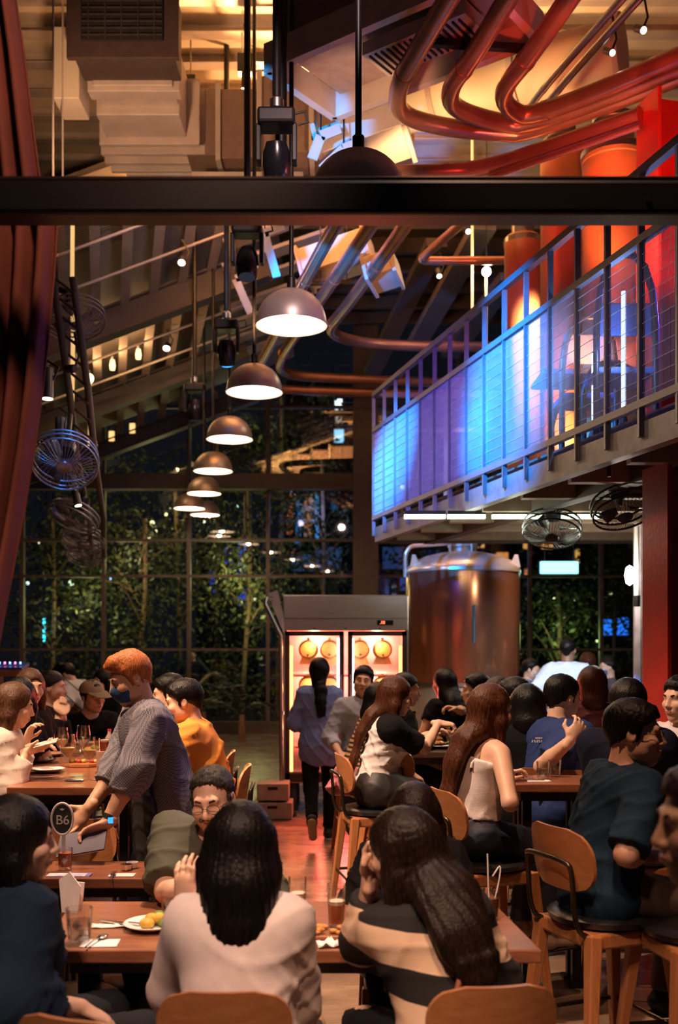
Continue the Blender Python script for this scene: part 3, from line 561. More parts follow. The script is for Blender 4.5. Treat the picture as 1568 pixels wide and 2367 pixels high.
# ------------------------------------------------------------------ flat roof deck with purlins, and the lower sloping roof with joists
DECK = 8.35
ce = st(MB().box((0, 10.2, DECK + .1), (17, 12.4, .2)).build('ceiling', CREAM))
for i in range(16): 
    y = 7.0 + i * .58; o = MB().bar((-8, y, DECK - .045), (8, y, DECK - .045), .07, .09).build('purlin', DUCTC, ce)
    MB().bar((-8, y - .02, DECK - .10), (8, y - .02, DECK - .10), .16, .014).build('purlin_flange', DUCTC, ce)
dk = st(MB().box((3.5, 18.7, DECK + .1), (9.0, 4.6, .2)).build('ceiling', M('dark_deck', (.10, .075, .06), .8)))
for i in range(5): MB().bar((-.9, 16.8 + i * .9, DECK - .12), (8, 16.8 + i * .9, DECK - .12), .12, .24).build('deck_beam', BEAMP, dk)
def slope(X, Y): return 6.28 + .37 * (X + 4.2) - .035 * (Y - 15)
def corr_mat():
    m, nt, p = nodes('corrugated_roof'); tc = N(nt, 'ShaderNodeTexCoord'); w = N(nt, 'ShaderNodeTexWave', i_Scale=5.5, i_Distortion=1.2, i_Detail=2.0, bands_direction='Y'); L(nt, tc.outputs['Object'], w.inputs['Vector'])
    cr = N(nt, 'ShaderNodeValToRGB'); cr.color_ramp.elements[0].color = (.16, .12, .10, 1); cr.color_ramp.elements[1].color = (.42, .36, .33, 1); L(nt, w.outputs[0], cr.inputs[0]); L(nt, cr.outputs[0], p.inputs['Base Color']); p.inputs['Roughness'].default_value = .6
    bp = N(nt, 'ShaderNodeBump', i_Strength=.4, i_Distance=.03); L(nt, w.outputs[0], bp.inputs['Height']); L(nt, bp.outputs[0], p.inputs['Normal']); return m
_x0, _x1, _y0, _y1 = -7.9, -.9, 12.0, 20.9
sl = MB(); sl.prism([(_x0, _y0, slope(_x0, _y0) + .3), (_x1, _y0, slope(_x1, _y0) + .3), (_x1, _y1, slope(_x1, _y1) + .3), (_x0, _y1, slope(_x0, _y1) + .3)], (0, 0, .12))
roof = st(sl.build('ceiling', corr_mat())); JO = M('joist_paint', (.36, .27, .23), .6, var=.15, scale=3)
for i in range(17):
    x = -7.6 + i * .41; dx = -.222
    a = Vector((x + dx * -2.9, 12.1, slope(x + .64, 12.1) + .12)); b = Vector((x + dx * 6, 20.9, slope(x - 1.33, 20.9) + .12))
    if a.x > -.85: continue
    MB().bar(a, b, .06, .34).build('joist', JO, roof)
    MB().bar(a - Vector((0, 0, .17)), b - Vector((0, 0, .17)), .13, .02).build('joist_flange', JO, roof)
for y, h in ((14.9, .40), (18.0, .34), (20.7, .3)):
    a = Vector((-7.8, y, slope(-7.8, y) - .22)); b = Vector((-1.0 if y < 16 else -1.6, y, slope(-1.0 if y < 16 else -1.6, y) - .22)); MB().bar(a, b, .10, h).build('cross_beam', BEAMP, roof); MB().bar(a - Vector((0, 0, h / 2)), b - Vector((0, 0, h / 2)), .26, .03).build('beam_flange', BEAMP, roof); MB().bar(a + Vector((0, 0, h / 2)), b + Vector((0, 0, h / 2)), .26, .03).build('beam_flange', BEAMP, roof)
# cream fascia at the near edge of the sloping roof, thin tie rods below it
MB().bar((-7.8, 12.0, slope(-7.8, 12) + .10), (-1.0, 12.0, slope(-1.0, 12) + .10), .08, .42).build('fascia', CREAM, roof)
for y in (12.6, 13.6, 16.2, 17.2): MB().cyl((-5.2, y, slope(-5.2, y) - .16), (-1.2, y, slope(-1.2, y) - .16), .018, n=8).build('tie_rod', DUCTC, roof)
# lit soffit boards on the right of the sloping roof
for i in range(9):
    y = 12.6 + i * .72; xa = -1.35 - .10 * i; xb = xa + 1.9 - .06 * i; za = slope(xa, y) - .12
    MB().bar((xa, y, za), (xb, y, za + .34 * (xb - xa)), .34, .05).build('soffit_board', DUCTC, roof)
# dark rafters on the right, below the deck
for i, (p, q) in enumerate((((1120, 520, 13.0), (960, 800, 17.0)), ((1010, 560, 14.5), (860, 860, 19)), ((1180, 640, 14.5), (1040, 820, 18)))):
    MB().bar(at(*p), at(*q), .3, .12).build('rafter', BEAMP, ce)

# ------------------------------------------------------------------ glazed end wall
YW = 21.0
w1 = st(MB().bar((-8.0, YW, .12), (8.0, YW, .12), .14, .24).build('window_1', BEAMP))
vx = [PX(x, YW) for x in (-140, 52, 240, 437, 620, 845, 1060, 1225, 1390, 1560, 1720)]
hz = [.24, 1.7, EYE + (CY - 1332) * YW / F_PX, EYE + (CY - 1249) * YW / F_PX, EYE + (CY - 1115) * YW / F_PX, 6.6, 9.0]
for i, x in enumerate(vx):
    if abs(x - PX(845, YW)) < .01: continue
    MB().bar((x, YW, .2), (x, YW, 9.0), .075, .12).build('mullion', BEAMP, w1)
for j, z in enumerate(hz[1:-1]):
    if j == 3: continue
    MB().bar((-8, YW, z), (8, YW, z), .10, .055).build('transom', BEAMP, w1)
z = hz[4]; MB().bar((-8, YW - .1, z), (PX(815, YW), YW - .1, z), .2, .30).build('transom_beam', BEAMP, w1); MB().bar((-8, YW - .15, z - .16), (PX(815, YW), YW - .15, z - .16), .3, .025).build('transom_beam', BEAMP, w1)
for i in range(len(vx) - 1):
    for j in range(len(hz) - 1):
        MB().box(((vx[i] + vx[i + 1]) / 2, YW + .02, (hz[j] + hz[j + 1]) / 2), (vx[i + 1] - vx[i] - .05, .012, hz[j + 1] - hz[j] - .04)).build('pane', PANE, w1)
c = thing('steel_column', 'tall grey steel column standing against the glazed end wall behind the fridge', 'column', (PX(845, YW), YW - .35, 0))
MB().box((0, 0, 4.4), (.50, .03, 8.8)).build('flange', BEAMP, c); MB().box((0, .28, 4.4), (.50, .03, 8.8)).build('flange', BEAMP, c); MB().box((0, .14, 4.4), (.04, .26, 8.8)).build('web', BEAMP, c)

# ------------------------------------------------------------------ dark beam and gathered curtain close to the camera
bm = thing('opening_beam', 'dark steel beam crossing the whole picture just above eye level', 'beam', (0, 3.0, EYE + (CY - 470) * 3 / F_PX))
MB().box((0, 0, 0), (4.6, .10, .098)).build('beam_body', M('dark_bronze', (.004, .003, .0025), .4, .1, var=.2), bm, bevel=.012)
MB().box((0, .0, .055), (4.6, .085, .012)).build('beam_cap', M('bronze_cap', (.10, .065, .05), .30, .8, var=.1), bm, bevel=.004)
for x in (-.98, .88): MB().cyl((x, -.056, -.012), (x, -.048, -.012), .008, n=8).build('bolt', BLACKM, bm)
rows = []; Yc = 3.35; ys = [-40, 120, 300, 430, 520, 620, 760, 900, 1040, 1180, 1320, 1440, 1560, 1750, 2000]; xe = [30, 55, 78, 95, 132, 126, 112, 96, 76, 52, 26, 4, -18, -30, -40]
V_, F_ = [], []; n_ = 90
for y, e in zip(ys, xe):
    xl, xr = PX(-230, Yc), PX(e, Yc); z = EYE + (CY - y) * Yc / F_PX
    for k in range(n_): t = k / (n_ - 1); V_.append((xl + (xr - xl) * t, Yc + .045 * math.sin(t * 46 + .4 * math.sin(y * .004)) + .02 * math.sin(t * 17), z))
for i in range(len(ys) - 1):
    for k in range(n_ - 1): F_.append((i * n_ + k, i * n_ + k + 1, (i + 1) * n_ + k + 1, (i + 1) * n_ + k))
cu = npmesh('curtain', V_, F_, M('rust_velvet', (.26, .075, .045), .85, var=.2, scale=5, bump=.1)); cu.modifiers.new('thick', 'SOLIDIFY').thickness = .006; tag(cu, 'rust brown drape gathered at the left edge in front of the room', 'curtain')

# ------------------------------------------------------------------ mezzanine on the right with its mesh railing
def ex(Y): return (3.355 - .259 * Y)                      # plan position of the platform edge
mz0, mz1 = 2.96, 3.10; Yf, Yn = 11.3, 4.6
fl = MB(); fl.prism([(ex(Yn) + .06, Yn, mz0 + .10), (7.9, Yn, mz0 + .10), (7.9, Yf, mz0 + .10), (ex(Yf) + .06, Yf, mz0 + .10)], (0, 0, .06))
mez = st(fl.build('mezzanine_deck', M('deck_ply', (.20, .13, .09), .7, var=.2)))
MB().bar((ex(Yn), Yn, mz0), (ex(Yf), Yf, mz0), .08, .16).build('edge_channel', M('galv_blue_grey', (.30, .29, .29), .5, .5, var=.2), mez)
MB().bar((ex(Yf), Yf, mz0), (7.9, Yf, mz0), .08, .18).build('end_girder', BEAMP, mez)
for i in range(9):
    y = 4.9 + i * .76; MB().bar((ex(y) + .1, y, mz0), (7.9, y, mz0 ), .10, .18).build('floor_joist', M('joist_tan', (.33, .24, .17), .6), mez)
MB().bar((ex(Yn) + .55, Yn, mz0 + .0), (ex(Yf) + .55, Yf, mz0 + .0), .12, .2).build('main_girder', BEAMP, mez)
RB = M('railing_paint', (.20, .19, .20), .45, .4, var=.15)
rl = thing('mezzanine_railing', 'long steel railing with mesh infill panels along the raised platform', 'railing', (ex(8), 8.0, mz1)); of = rl.location
def rp(Y, z): return Vector((ex(Y) - .05, Y, z))
MB(of).bar(rp(Yn, 4.48), rp(Yf, 4.48), .05, .05).build('handrail', RB, rl); MB(of).bar(rp(Yn, 4.09), rp(Yf, 4.09), .045, .045).build('middle_rail', RB, rl); MB(of).bar(rp(Yn, 3.14), rp(Yf, 3.14), .045, .045).build('bottom_rail', RB, rl)
MB(of).bar(rp(Yf, 4.48), rp(Yf, 4.48) + Vector((1.6, 0, 0)), .05, .05).build('return_rail', RB, rl); MB(of).bar(rp(Yf, 4.10), rp(Yf, 4.10) + Vector((1.6, 0, 0)), .04, .04).build('return_rail', RB, rl)
for k in range(4): MB(of).bar(rp(Yf, 2.95) + Vector((.4 * k + .38, 0, 0)), rp(Yf, 4.48) + Vector((.4 * k + .38, 0, 0)), .035, .035).build('post', RB, rl)
WIRE = M('galvanised_wire', (.42, .45, .50), .5, .2, var=.1); NP = 18; dY = .378
mesh_me = None
for k in range(NP):
    y = Yf - k * dY
    MB(of).bar(rp(y, 2.95), rp(y, 4.48), .035, .04).build('post', RB, rl)
    if k == NP - 1: break
    if mesh_me is None:
        d = rp(y - dY, 0) - rp(y, 0); mb = MB(); nw = 32
        for i in range(nw):
            p = d * ((i + .5) / nw); mb.bar(p + Vector((0, 0, 3.16 - 3.1)), p + Vector((0, 0, 4.07 - 3.1)), .0028, .0028, (0, 1, 0))
        for i in range(12):
            z = .10 + i * .08; mb.bar(Vector((-.004, 0, z)), d + Vector((-.004, 0, z)), .003, .003)
        me_o = mb.build('mesh_panel', WIRE, rl); me_o.location = rp(y, 3.1) - of; mesh_me = me_o; me_o['kind'] = 'stuff'
    else:
        c = mesh_me.copy(); COL.objects.link(c); c.parent = rl; c.location = rp(y, 3.1) - of
# ------------------------------------------------------------------ row of dome pendant lamps
def pendant(name_i, px, Y, label, rimz=4.25, top=8.3, watt=26, tint=(1.0, .66, .42)):
    X = PX(px, Y); t = thing('pendant_lamp', label, 'lamp', (X, Y, rimz), group='dome pendant lamps in a row')
    R = .275; H_ = .27; out = [(R * math.sin(a) ** .9 if a > 0 else .001, H_ * math.cos(a)) for a in [math.pi / 2 * i / 14 for i in range(14, -1, -1)]]
    out = [(R + .008, -.012), (R + .008, .0)] + out; out[-1] = (.035, H_)
    MB().lathe(out, n=40, caps=False).build('dome', ALU, t, smooth=50)
    inn = [(R + .004, -.012)] + [(max(.03, r - .010), z - .008) for r, z in out[2:]]; MB().lathe(inn, n=40, caps=False).build('inner_reflector', M('white_enamel', (.86, .80, .74), .45, var=.03), t, smooth=50)
    MB().lathe([(.034, H_ - .03), (.034, H_ + .09), (.022, H_ + .10)], n=16).build('collar', BLACKM, t, smooth=40)
    MB().cyl((0, 0, H_ + .08), (0, 0, top - rimz), .019, n=12).build('rod', BLACKM, t, smooth=40)
    MB().ball((0, 0, .09), .05, 14, 10).build('bulb', glow('bulb_glow', (1.0, .78, .55), 14), t, smooth=90)
    b = bulb((X, Y, rimz + .02), watt, tint, .05); b.parent = t; b.location = (0, 0, .02); return t
for i, (px, Y, lb) in enumerate(((829, 5.85, 'nearest dome pendant lamp, its lower half behind the dark beam'), (674, 8.09, 'largest fully visible dome pendant lamp below the dark beam'), (588, 10.2, 'second fully visible dome pendant lamp from the front of the row'),
        (531, 12.5, 'dome pendant lamp third below the beam in the receding row'), (493, 14.75, 'dome pendant lamp with a blue lit side, fourth below the beam'), (472, 16.9, 'fifth dome pendant lamp below the beam, against the glass wall'),
        (438, 18.7, 'farthest and leftmost dome pendant lamp by the glass wall'), (474, 19.6, 'dim dome pendant lamp half hidden behind the last two'))):
    pendant(i, px, Y, lb, top=8.3 if i < 4 else slope(PX(px, Y), Y) + .31)

# ------------------------------------------------------------------ moving head stage lights on black hanging poles
def moving_head(px, py, Y, label, pole_px=None, tilt=30, k=1.0, beam=None):
    p = at(px, py, Y); t = thing('stage_light', label, 'stage light', p, group='moving head stage lights'); 
    MB().cyl((0, 0, .26), (0, 0, (DECK - .01 if Y < 12.5 else slope(p.x, Y) + .29) - p.z), .03, n=12).build('pole', BLACKM, t, smooth=40)
    MB().box((0, 0, .22), (.26, .2, .11)).build('base', BLACKM, t, bevel=.02)
    for s in (-1, 1): MB().bar((s * .125, 0, .18), (s * .125, 0, -.08), .035, .11, (0, 1, 0)).build('yoke_arm', BLACKM, t, bevel=.008)
    R = Matrix.Rotation(math.radians(tilt), 3, 'X'); prof = [(.02, .13), (.07, .12), (.095, .05), (.10, -.03), (.085, -.14), (.075, -.15)]
    h = MB().lathe(prof, (0, 0, -.06), 20, R).build('head', M('gloss_black', (.012, .012, .016), .22, var=.1), t, smooth=40)
    MB().lathe([(.072, -.151), (.05, -.160), (.001, -.163)], (0, 0, -.06), 20, R).build('lens', glow('lens_' + (beam or 'off'), {'off': (.02, .02, .03), 'blue': (.02, .25, 1.0)}[beam or 'off'], 1.0 if not beam else 5), h, smooth=40)
    MB().tube([(.10, .02, .27), (.20, .03, .30), (.22, .02, .22), (.15, .02, .20)], .008, 8).build('cable', BLACKM, t, smooth=60)
    MB().lathe([(.05, .30), (.05, .36), (.03, .38)], n=12).build('clamp', STEEL, t, smooth=40); return t
moving_head(640, 352, 7.2, 'black moving head stage light on a thick pole just above the beam', tilt=20)
moving_head(572, 590, 9.0, 'largest black moving head stage light below the beam', tilt=-15)
moving_head(524, 800, 11.4, 'black moving head stage light with a blue rim, beside the lamp rods', tilt=25, beam='blue')
moving_head(450, 935, 14.0, 'distant dark moving head stage light beside the sloping roof', tilt=10)

# ------------------------------------------------------------------ air ducts
def duct(name, label, lo, hi, mat=DUCTC, flanges=(), grille=None):
    c, s_ = poly_box(lo, hi); t = thing(name, label, 'duct', (c.x, c.y, lo[2])); of = t.location
    MB(of).box(c, s_).build('duct_body', mat, t, bevel=.01)
    for y in flanges: MB(of).box((c.x, y, c.z), (s_[0] + .09, .05, s_[2] + .09)).build('flange', mat, t, bevel=.005)
    return t
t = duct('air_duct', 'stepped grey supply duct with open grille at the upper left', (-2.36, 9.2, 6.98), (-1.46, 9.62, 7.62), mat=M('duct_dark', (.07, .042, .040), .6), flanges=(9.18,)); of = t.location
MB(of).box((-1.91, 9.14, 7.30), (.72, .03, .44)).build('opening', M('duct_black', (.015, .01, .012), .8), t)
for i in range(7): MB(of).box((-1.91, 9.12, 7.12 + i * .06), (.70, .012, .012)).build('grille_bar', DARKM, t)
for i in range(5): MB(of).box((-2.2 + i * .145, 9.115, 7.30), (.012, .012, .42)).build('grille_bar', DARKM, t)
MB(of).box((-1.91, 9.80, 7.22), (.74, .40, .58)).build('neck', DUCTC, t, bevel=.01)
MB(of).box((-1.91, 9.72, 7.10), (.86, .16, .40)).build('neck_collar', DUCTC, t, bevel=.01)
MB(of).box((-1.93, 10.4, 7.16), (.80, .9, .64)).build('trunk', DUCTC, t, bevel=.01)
for i, (y, w) in enumerate(((10.42, 1.00), (10.62, 1.06), (10.82, 1.08), (11.0, 1.02))): MB(of).box((-1.90, y, 7.10), (w, .06, .66)).build('flange', DUCTC, t, bevel=.005)
MB(of).box((-1.82, 11.35, 7.05), (.90, .60, .55)).build('end_box', CREAM, t, bevel=.01)
t2 = duct('side_duct', 'cream upright duct box left of the stepped supply duct', (-2.62, 9.5, 6.76), (-2.38, 9.9, 7.42), CREAM)
t3 = thing('cross_duct', 'large brown rectangular duct crossing behind the lamp rods', 'duct', (-.6, 10.9, 6.7)); of = t3.location
for i, (x0, x1, z0, z1) in enumerate(((430, 505, 358, 205), (505, 600, 366, 205), (600, 720, 350, 175), (720, 960, 345, 150))):
    a, b = at(x0, z0, 10.6), at(x1, z1, 10.6); c = (a + b) / 2; MB(of).box((c.x, 11.0, c.z), (b.x - a.x - .012, .8, b.z - a.z)).build('duct_section', M('brown_duct', (.24, .15, .12), .65, var=.15), t3, bevel=.008)
    if i: MB(of).box((a.x, 11.0, c.z), (.05, .9, b.z - a.z + .08)).build('flange', DUCTC, t3)
a, b = at(440, 425, 10.3), at(700, 380, 10.3); MB(of).box(((a.x + b.x) / 2, 10.75, (a.z + b.z) / 2), (b.x - a.x, .7, .14)).build('under_tray', DUCTC, t3)
# slanted square duct above the pendant lamp
def obox(P0, ux, uy, size): R = Matrix((ux, uy, ux.cross(uy))).transposed(); return R
t4 = thing('square_duct', 'big slanted square duct with pale rim above the nearest pendant lamp', 'duct', (-.02, 8.95, 6.3)); of = t4.location
ux = Vector((1.42, -1.05, 0)).normalized(); uy = Vector((ux.y, -ux.x, 0)); Z = Vector((0, 0, 1)); O = Vector((-.02, 8.95, 6.32)); Rm = Matrix((ux, uy, -Z)).transposed()
Rm = Matrix((ux, -uy, Z)).transposed()
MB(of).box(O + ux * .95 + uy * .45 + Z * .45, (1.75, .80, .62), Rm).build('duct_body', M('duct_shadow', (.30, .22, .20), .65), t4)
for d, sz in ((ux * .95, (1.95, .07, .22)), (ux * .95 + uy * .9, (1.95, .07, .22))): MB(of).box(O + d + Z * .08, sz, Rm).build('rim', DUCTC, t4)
for d in (ux * -.02, ux * 1.9): MB(of).box(O + d + uy * .45 + Z * .08, (.07, .9, .22), Rm).build('rim', DUCTC, t4)
MB(of).box(O + ux * 1.2 + uy * .5 + Z * .0, (.9, .36, .10), Rm).build('linear_grille', DUCTC, t4)
for i in range(16): MB(of).box(O + ux * (.80 + i * .052) + uy * .5 - Z * .055, (.014, .30, .02), Rm).build('grille_slat', BLACKM, t4)
# round duct lit from below
t5 = thing('round_duct', 'long round cream duct lit warm from below behind the copper pipes', 'duct', at(1150, 200, 9.6)); of = t5.location
a, b = at(850, 262, 10.4), at(1432, 118, 9.3); MB(of).cyl(a, b, .27, n=36).build('duct_body', CREAM, t5, smooth=40)
d = (b - a).normalized(); L_ = (b - a).length
for f in (0, .3, .62, 1.0): MB(of).cyl(a + d * (L_ * f - .02), a + d * (L_ * f + .03), .295 if f < 1 else .31, n=36).build('flange', DUCTC, t5, smooth=40)
# smaller boxes that hang below
for (x0, y0, x1, y1, Y, lb) in ((745, 372, 945, 292, 9.4, 'pale low duct box behind the nearest pendant dome'), (852, 662, 918, 596, 12.4, 'short pale duct end lit warm between the copper pipes'), (700, 640, 860, 560, 12.9, 'pale duct length crossing behind the blue lit pipes')):
    a, b = at(x0, y0, Y), at(x1, y1, Y); c = (a + b) / 2; q = thing('duct_box', lb, 'duct', (c.x, c.y, min(a.z, b.z))); R = Matrix.Rotation(math.radians(-14), 3, 'Y') @ Matrix.Rotation(math.radians(-12), 3, 'Z')
    MB(q.location).box(c, (abs(b.x - a.x), .7, abs(b.z - a.z) * .7), R).build('duct_body', CREAM if Y > 12 else DUCTC, q, bevel=.008)
    for s in (-.98, .98): MB(q.location).box(c + R @ Vector((s * abs(b.x - a.x) / 2, 0, 0)), (.04, .78, abs(b.z - a.z) * .7 + .07), R).build('flange', DUCTC, q)
# angle brackets catching blue light
for i, (p, q_, Y) in enumerate((((795, 345), (745, 392), 9.0), ((742, 315), (722, 368), 9.0), ((612, 540), (640, 640), 11.5), ((545, 645), (580, 725), 12.2))):
    o = thing('hanger_bracket', ['angled hanger bracket right of the thick pole above the beam', 'short hanger bracket at the end of the brown cross duct', 'tall hanger bracket catching blue light beside the big stage light', 'hanger bracket catching blue light left of the largest pendant dome'][i], 'bracket', at(*p, Y)); MB(o.location).bar(at(*p, Y), at(*q_, Y), .09, .02, (0, 1, 0)).build('plate', DUCTC, o); MB(o.location).cyl(at(*p, Y), (at(*p, Y).x, Y, DECK - .01), .008, n=6).build('hanger_rod', BLACKM, o); MB(o.location).bar(at(*p, Y), at(p[0] + 45, p[1] - 18, Y), .09, .02, (0, 1, 0)).build('plate', DUCTC, o)

# ------------------------------------------------------------------ pipes at about 6.1 m
def ground(px, py, z): Y = (z - EYE) * F_PX / (CY - py); return Vector(((px - CX) * Y / F_PX, Y, z))
def smooth_path(P, it=3):
    P = [Vector(p) for p in P]
    for _ in range(it):
        Q = [P[0]]
        for a, b in zip(P[:-1], P[1:]): Q += [a * .75 + b * .25, a * .25 + b * .75]
        P = Q + [P[-1]]
    return P
def pipe(label, pts, r, seams=(), mat=PIPEC, up=None):
    P = [ground(*p) for p in pts]
    if up: P = [P[0] + Vector((up[0], up[1], up[2]))] + P
    P = smooth_path(P, 3); t = thing('copper_pipe', label, 'pipe', P[0]); of = t.location; MB(of).tube(P, r, 18).build('pipe_run', mat, t, smooth=60)
    for s in seams:
        i = max(1, min(len(P) - 2, int(s * (len(P) - 1)))); d = (P[i + 1] - P[i - 1]).normalized(); MB(of).cyl(P[i] - d * .025, P[i] + d * .025, r * 1.08, n=18).build('coupling', mat, t, smooth=40)
    return t
pipe('leftmost copper pipe of the three that bend at the upper right', [(1090, -90, 6.1), (965, 118, 6.1), (920, 196, 6.1), (918, 262, 6.1), (1010, 292, 6.1), (1150, 308, 6.1), (1232, 306, 6.1), (1700, 128, 6.1)], .072, (.28, .75))
pipe('middle copper pipe of the three that bend at the upper right', [(1225, -90, 6.1), (1095, 130, 6.1), (1042, 196, 6.1), (1040, 246, 6.1), (1120, 276, 6.1), (1225, 296, 6.1), (1700, 104, 6.1)], .072, (.28, .75))
pipe('rightmost copper pipe of the three that bend at the upper right', [(1375, -90, 6.1), (1225, 130, 6.1), (1160, 206, 6.1), (1172, 250, 6.1), (1232, 276, 6.1), (1700, 76, 6.1)], .072, (.28, .75))
pipe('fat copper pipe below the bends, running to the red column', [(905, 402, 5.6), (1010, 398, 5.6), (1125, 393, 5.6), (1482, 268, 5.6)], .066, (.45, .55))
pipe('thin dark pipe following the fat one on its underside', [(1130, 412, 5.5), (1480, 292, 5.5)], .022)
pipe('copper pipe with blue highlights turning right in front of the others', [(985, 440, 6.1), (940, 520, 6.1), (800, 712, 6.1), (755, 762, 6.1), (800, 786, 6.1), (880, 798, 6.1), (1115, 802, 6.1), (1400, 806, 6.1)], .075, (.12, .25, .4))
pipe('copper pipe with blue highlights turning right below the largest lamp', [(905, 440, 6.1), (860, 520, 6.1), (690, 765, 6.1), (640, 840, 6.1), (660, 866, 6.1), (760, 874, 6.1), (1010, 884, 6.1), (1300, 888, 6.1)], .075, (.12, .25, .4))
pipe('lowest copper pipe, passing behind the second pendant dome', [(822, 440, 6.1), (775, 520, 6.1), (640, 770, 6.1), (580, 880, 6.1), (610, 896, 6.1), (700, 903, 6.1), (1000, 911, 6.1), (1280, 914, 6.1)], .075, (.12, .25, .4))
pipe('pair of slim steel pipes slanting down at the upper right, outer one', [(1530, -60, 6.4), (1260, 240, 6.4), (1225, 300, 6.4)], .03, (.5,), STEEL)
pipe('pair of slim steel pipes slanting down at the upper right, inner one', [(1490, -60, 6.4), (1225, 240, 6.4), (1195, 300, 6.4)], .03, (.5,), STEEL)
pipe('thin pipe with an elbow running right to the first orange cylinder', [(1075, 510, 6.3), (985, 588, 6.3), (972, 602, 6.3), (1010, 603, 6.3), (1175, 602, 6.3)], .05, (.4,))
t = thing('pipe_hanger', 'dark crossbar that carries the three bent pipes', 'pipe hanger', ground(1100, 105, 6.22)); MB(t.location).bar(ground(985, 98, 6.22), ground(1215, 112, 6.22), .05, .05).build('crossbar', BLACKM, t)
for px in (1045, 1130): a = ground(px, 104, 6.24); MB(t.location).cyl(a, a + Vector((0, 0, 2)), .008, n=6).build('hanger_rod', BLACKM, t)
t = thing('pipe_hanger', 'dark crossbar under the blue lit pipes behind the largest lamp', 'pipe hanger', ground(800, 652, 6.2)); MB(t.location).bar(ground(690, 655, 6.2), ground(880, 652, 6.2), .05, .05).build('crossbar', BLACKM, t)
for px in (741, 802): a = ground(px, 653, 6.2); MB(t.location).cyl(a, a + Vector((0, 0, 2)), .008, n=6).build('hanger_rod', BLACKM, t)
# thick black pole by the first stage light, thin drop rods and boxes under the deck
t = thing('hanging_pole', 'thick black vertical pole left of the nearest pendant rod', 'pole', at(650, 300, 7.6)); MB().cyl((0, 0, -.6), (0, 0, 3.2), .045, n=14).build('pole_tube', BLACKM, t, smooth=40); MB().lathe([(.06, -.02), (.06, .05)], n=14).build('joint', STEEL, t, smooth=40)
for i, (px, y0, y1, Y) in enumerate(((441, 0, 180, 11.2), (560, 70, 140, 11.0), (576, 75, 140, 11.0), (733, 170, 315, 9.6), (145, 200, 420, 9.5), (123, 0, 420, 8.5))):
    t = thing('drop_rod', ['drop rod with a small end clip right of the supply duct', 'left one of two drop rods holding the black junction box', 'right one of two drop rods holding the black junction box', 'thin drop rod above the blue lit bracket', 'thin drop rod left of the duct flanges', 'thin drop rod beside the drape at the upper left'][i], 'rod', at(px, y1, Y)); MB(t.location).cyl(at(px, y1, Y), at(px, y0, Y) + Vector((0, 0, 1.0 if y0 else .4)), .009, n=6).build('rod', DUCTC, t)
    MB(t.location).box(at(px, y1, Y), (.10, .05, .05)).build('clip', BLACKM, t)
t = thing('junction_box', 'small black junction box with cables hanging below the yellow deck', 'junction box', at(567, 150, 11.0)); of = t.location
MB(of).box(at(567, 150, 11.0), (.16, .12, .2)).build('box', BLACKM, t, bevel=.01); MB(of).box(at(568, 190, 11.0), (.08, .08, .16)).build('stem', BLACKM, t); MB(of).tube([at(585, 165, 11.0), at(640, 160, 11.0), at(700, 150, 11.0)], .012, 6).build('cable', BLACKM, t); MB(of).bar(at(585, 135, 11.0), at(720, 138, 11.0), .06, .10).build('arm', DARKM, t)

# ------------------------------------------------------------------ fans
def fan(p, label, R=.26, face=(0, -1, -.2), arm=None, mat=None, pole=None):
    mat = mat or (M('fan_wire', (.05, .05, .055), .35, .6, var=.1) if p[0] > 0 else M('fan_wire_pale', (.30, .28, .32), .35, .5, var=.1)); t = thing('wall_fan', label, 'fan', p); f = Vector(face).normalized(); q = f.to_track_quat('Z', 'Y').to_matrix()
    def w(x, y, z): return q @ Vector((x, y, z))
    for zz, rr in ((.05, R), (-.05, R), (0, R * 1.02)): MB().tube([w(rr * math.cos(a), rr * math.sin(a), zz) for a in [2 * math.pi * i / 28 for i in range(28)]], .008, 6, True).build('guard_ring', mat, t, smooth=60)
    g = MB(); n = 44
    for i in range(n):
        a = 2 * math.pi * i / n; c_, s_ = math.cos(a), math.sin(a)
        for sg in (1, -1): g.tube([w(c_ * .06, s_ * .06, sg * .095), w(c_ * R * .6, s_ * R * .6, sg * .085), w(c_ * R, s_ * R, sg * .05)], .0022, 3, caps=False)
    o = g.build('wire_guard', mat, t); o['kind'] = 'stuff'
    MB().lathe([(.001, .10), (.055, .095), (.06, .085), (.001, .08)], (0, 0, 0), 18, q).build('badge', mat, t, smooth=40)
    MB().lathe([(.02, -.09), (.065, -.10), (.075, -.18), (.06, -.24), (.01, -.25)], (0, 0, 0), 18, q).build('motor', BLACKM, t, smooth=40)
    for k in range(3):
        a0 = k * 2.094; mb = MB(); vs = []
        for j in range(5):
            rr = .05 + (R - .09) * j / 4; wd = .35 + .25 * math.sin(j / 4 * 2.6)
            for e, zz in ((-1, -.025), (1, .025)): vs.append(w(rr * math.cos(a0 + e * wd * .5), rr * math.sin(a0 + e * wd * .5), zz))
        mb.add(vs, [(2 * j, 2 * j + 1, 2 * j + 3, 2 * j + 2) for j in range(4)]); b = mb.build('blade', M('fan_blade', (.10, .10, .11), .4, .3), t, smooth=60); b.modifiers.new('thick', 'SOLIDIFY').thickness = .004
    if arm is not None: a = Vector(arm) - Vector(p); m_ = w(0, 0, -.2); MB().tube([m_, m_ * .6 + a * .4 + Vector((0, 0, .03)), a], .03, 10).build('arm', BLACKM, t, smooth=60)
    return t
fan(at(150, 1064, 8.0), 'large dark cage fan tilted down beside the drape', .25, (.15, -1, -1.15), at(160, 960, 8.3))
fan(at(172, 1192, 10.4), 'cage fan seen edge on below the large one', .25, (-.35, -.45, -1), at(190, 1120, 10.7))
fan(at(192, 1248, 12.6), 'third cage fan down the leaning truss at left', .25, (0, -.5, -1), at(200, 1190, 12.9))
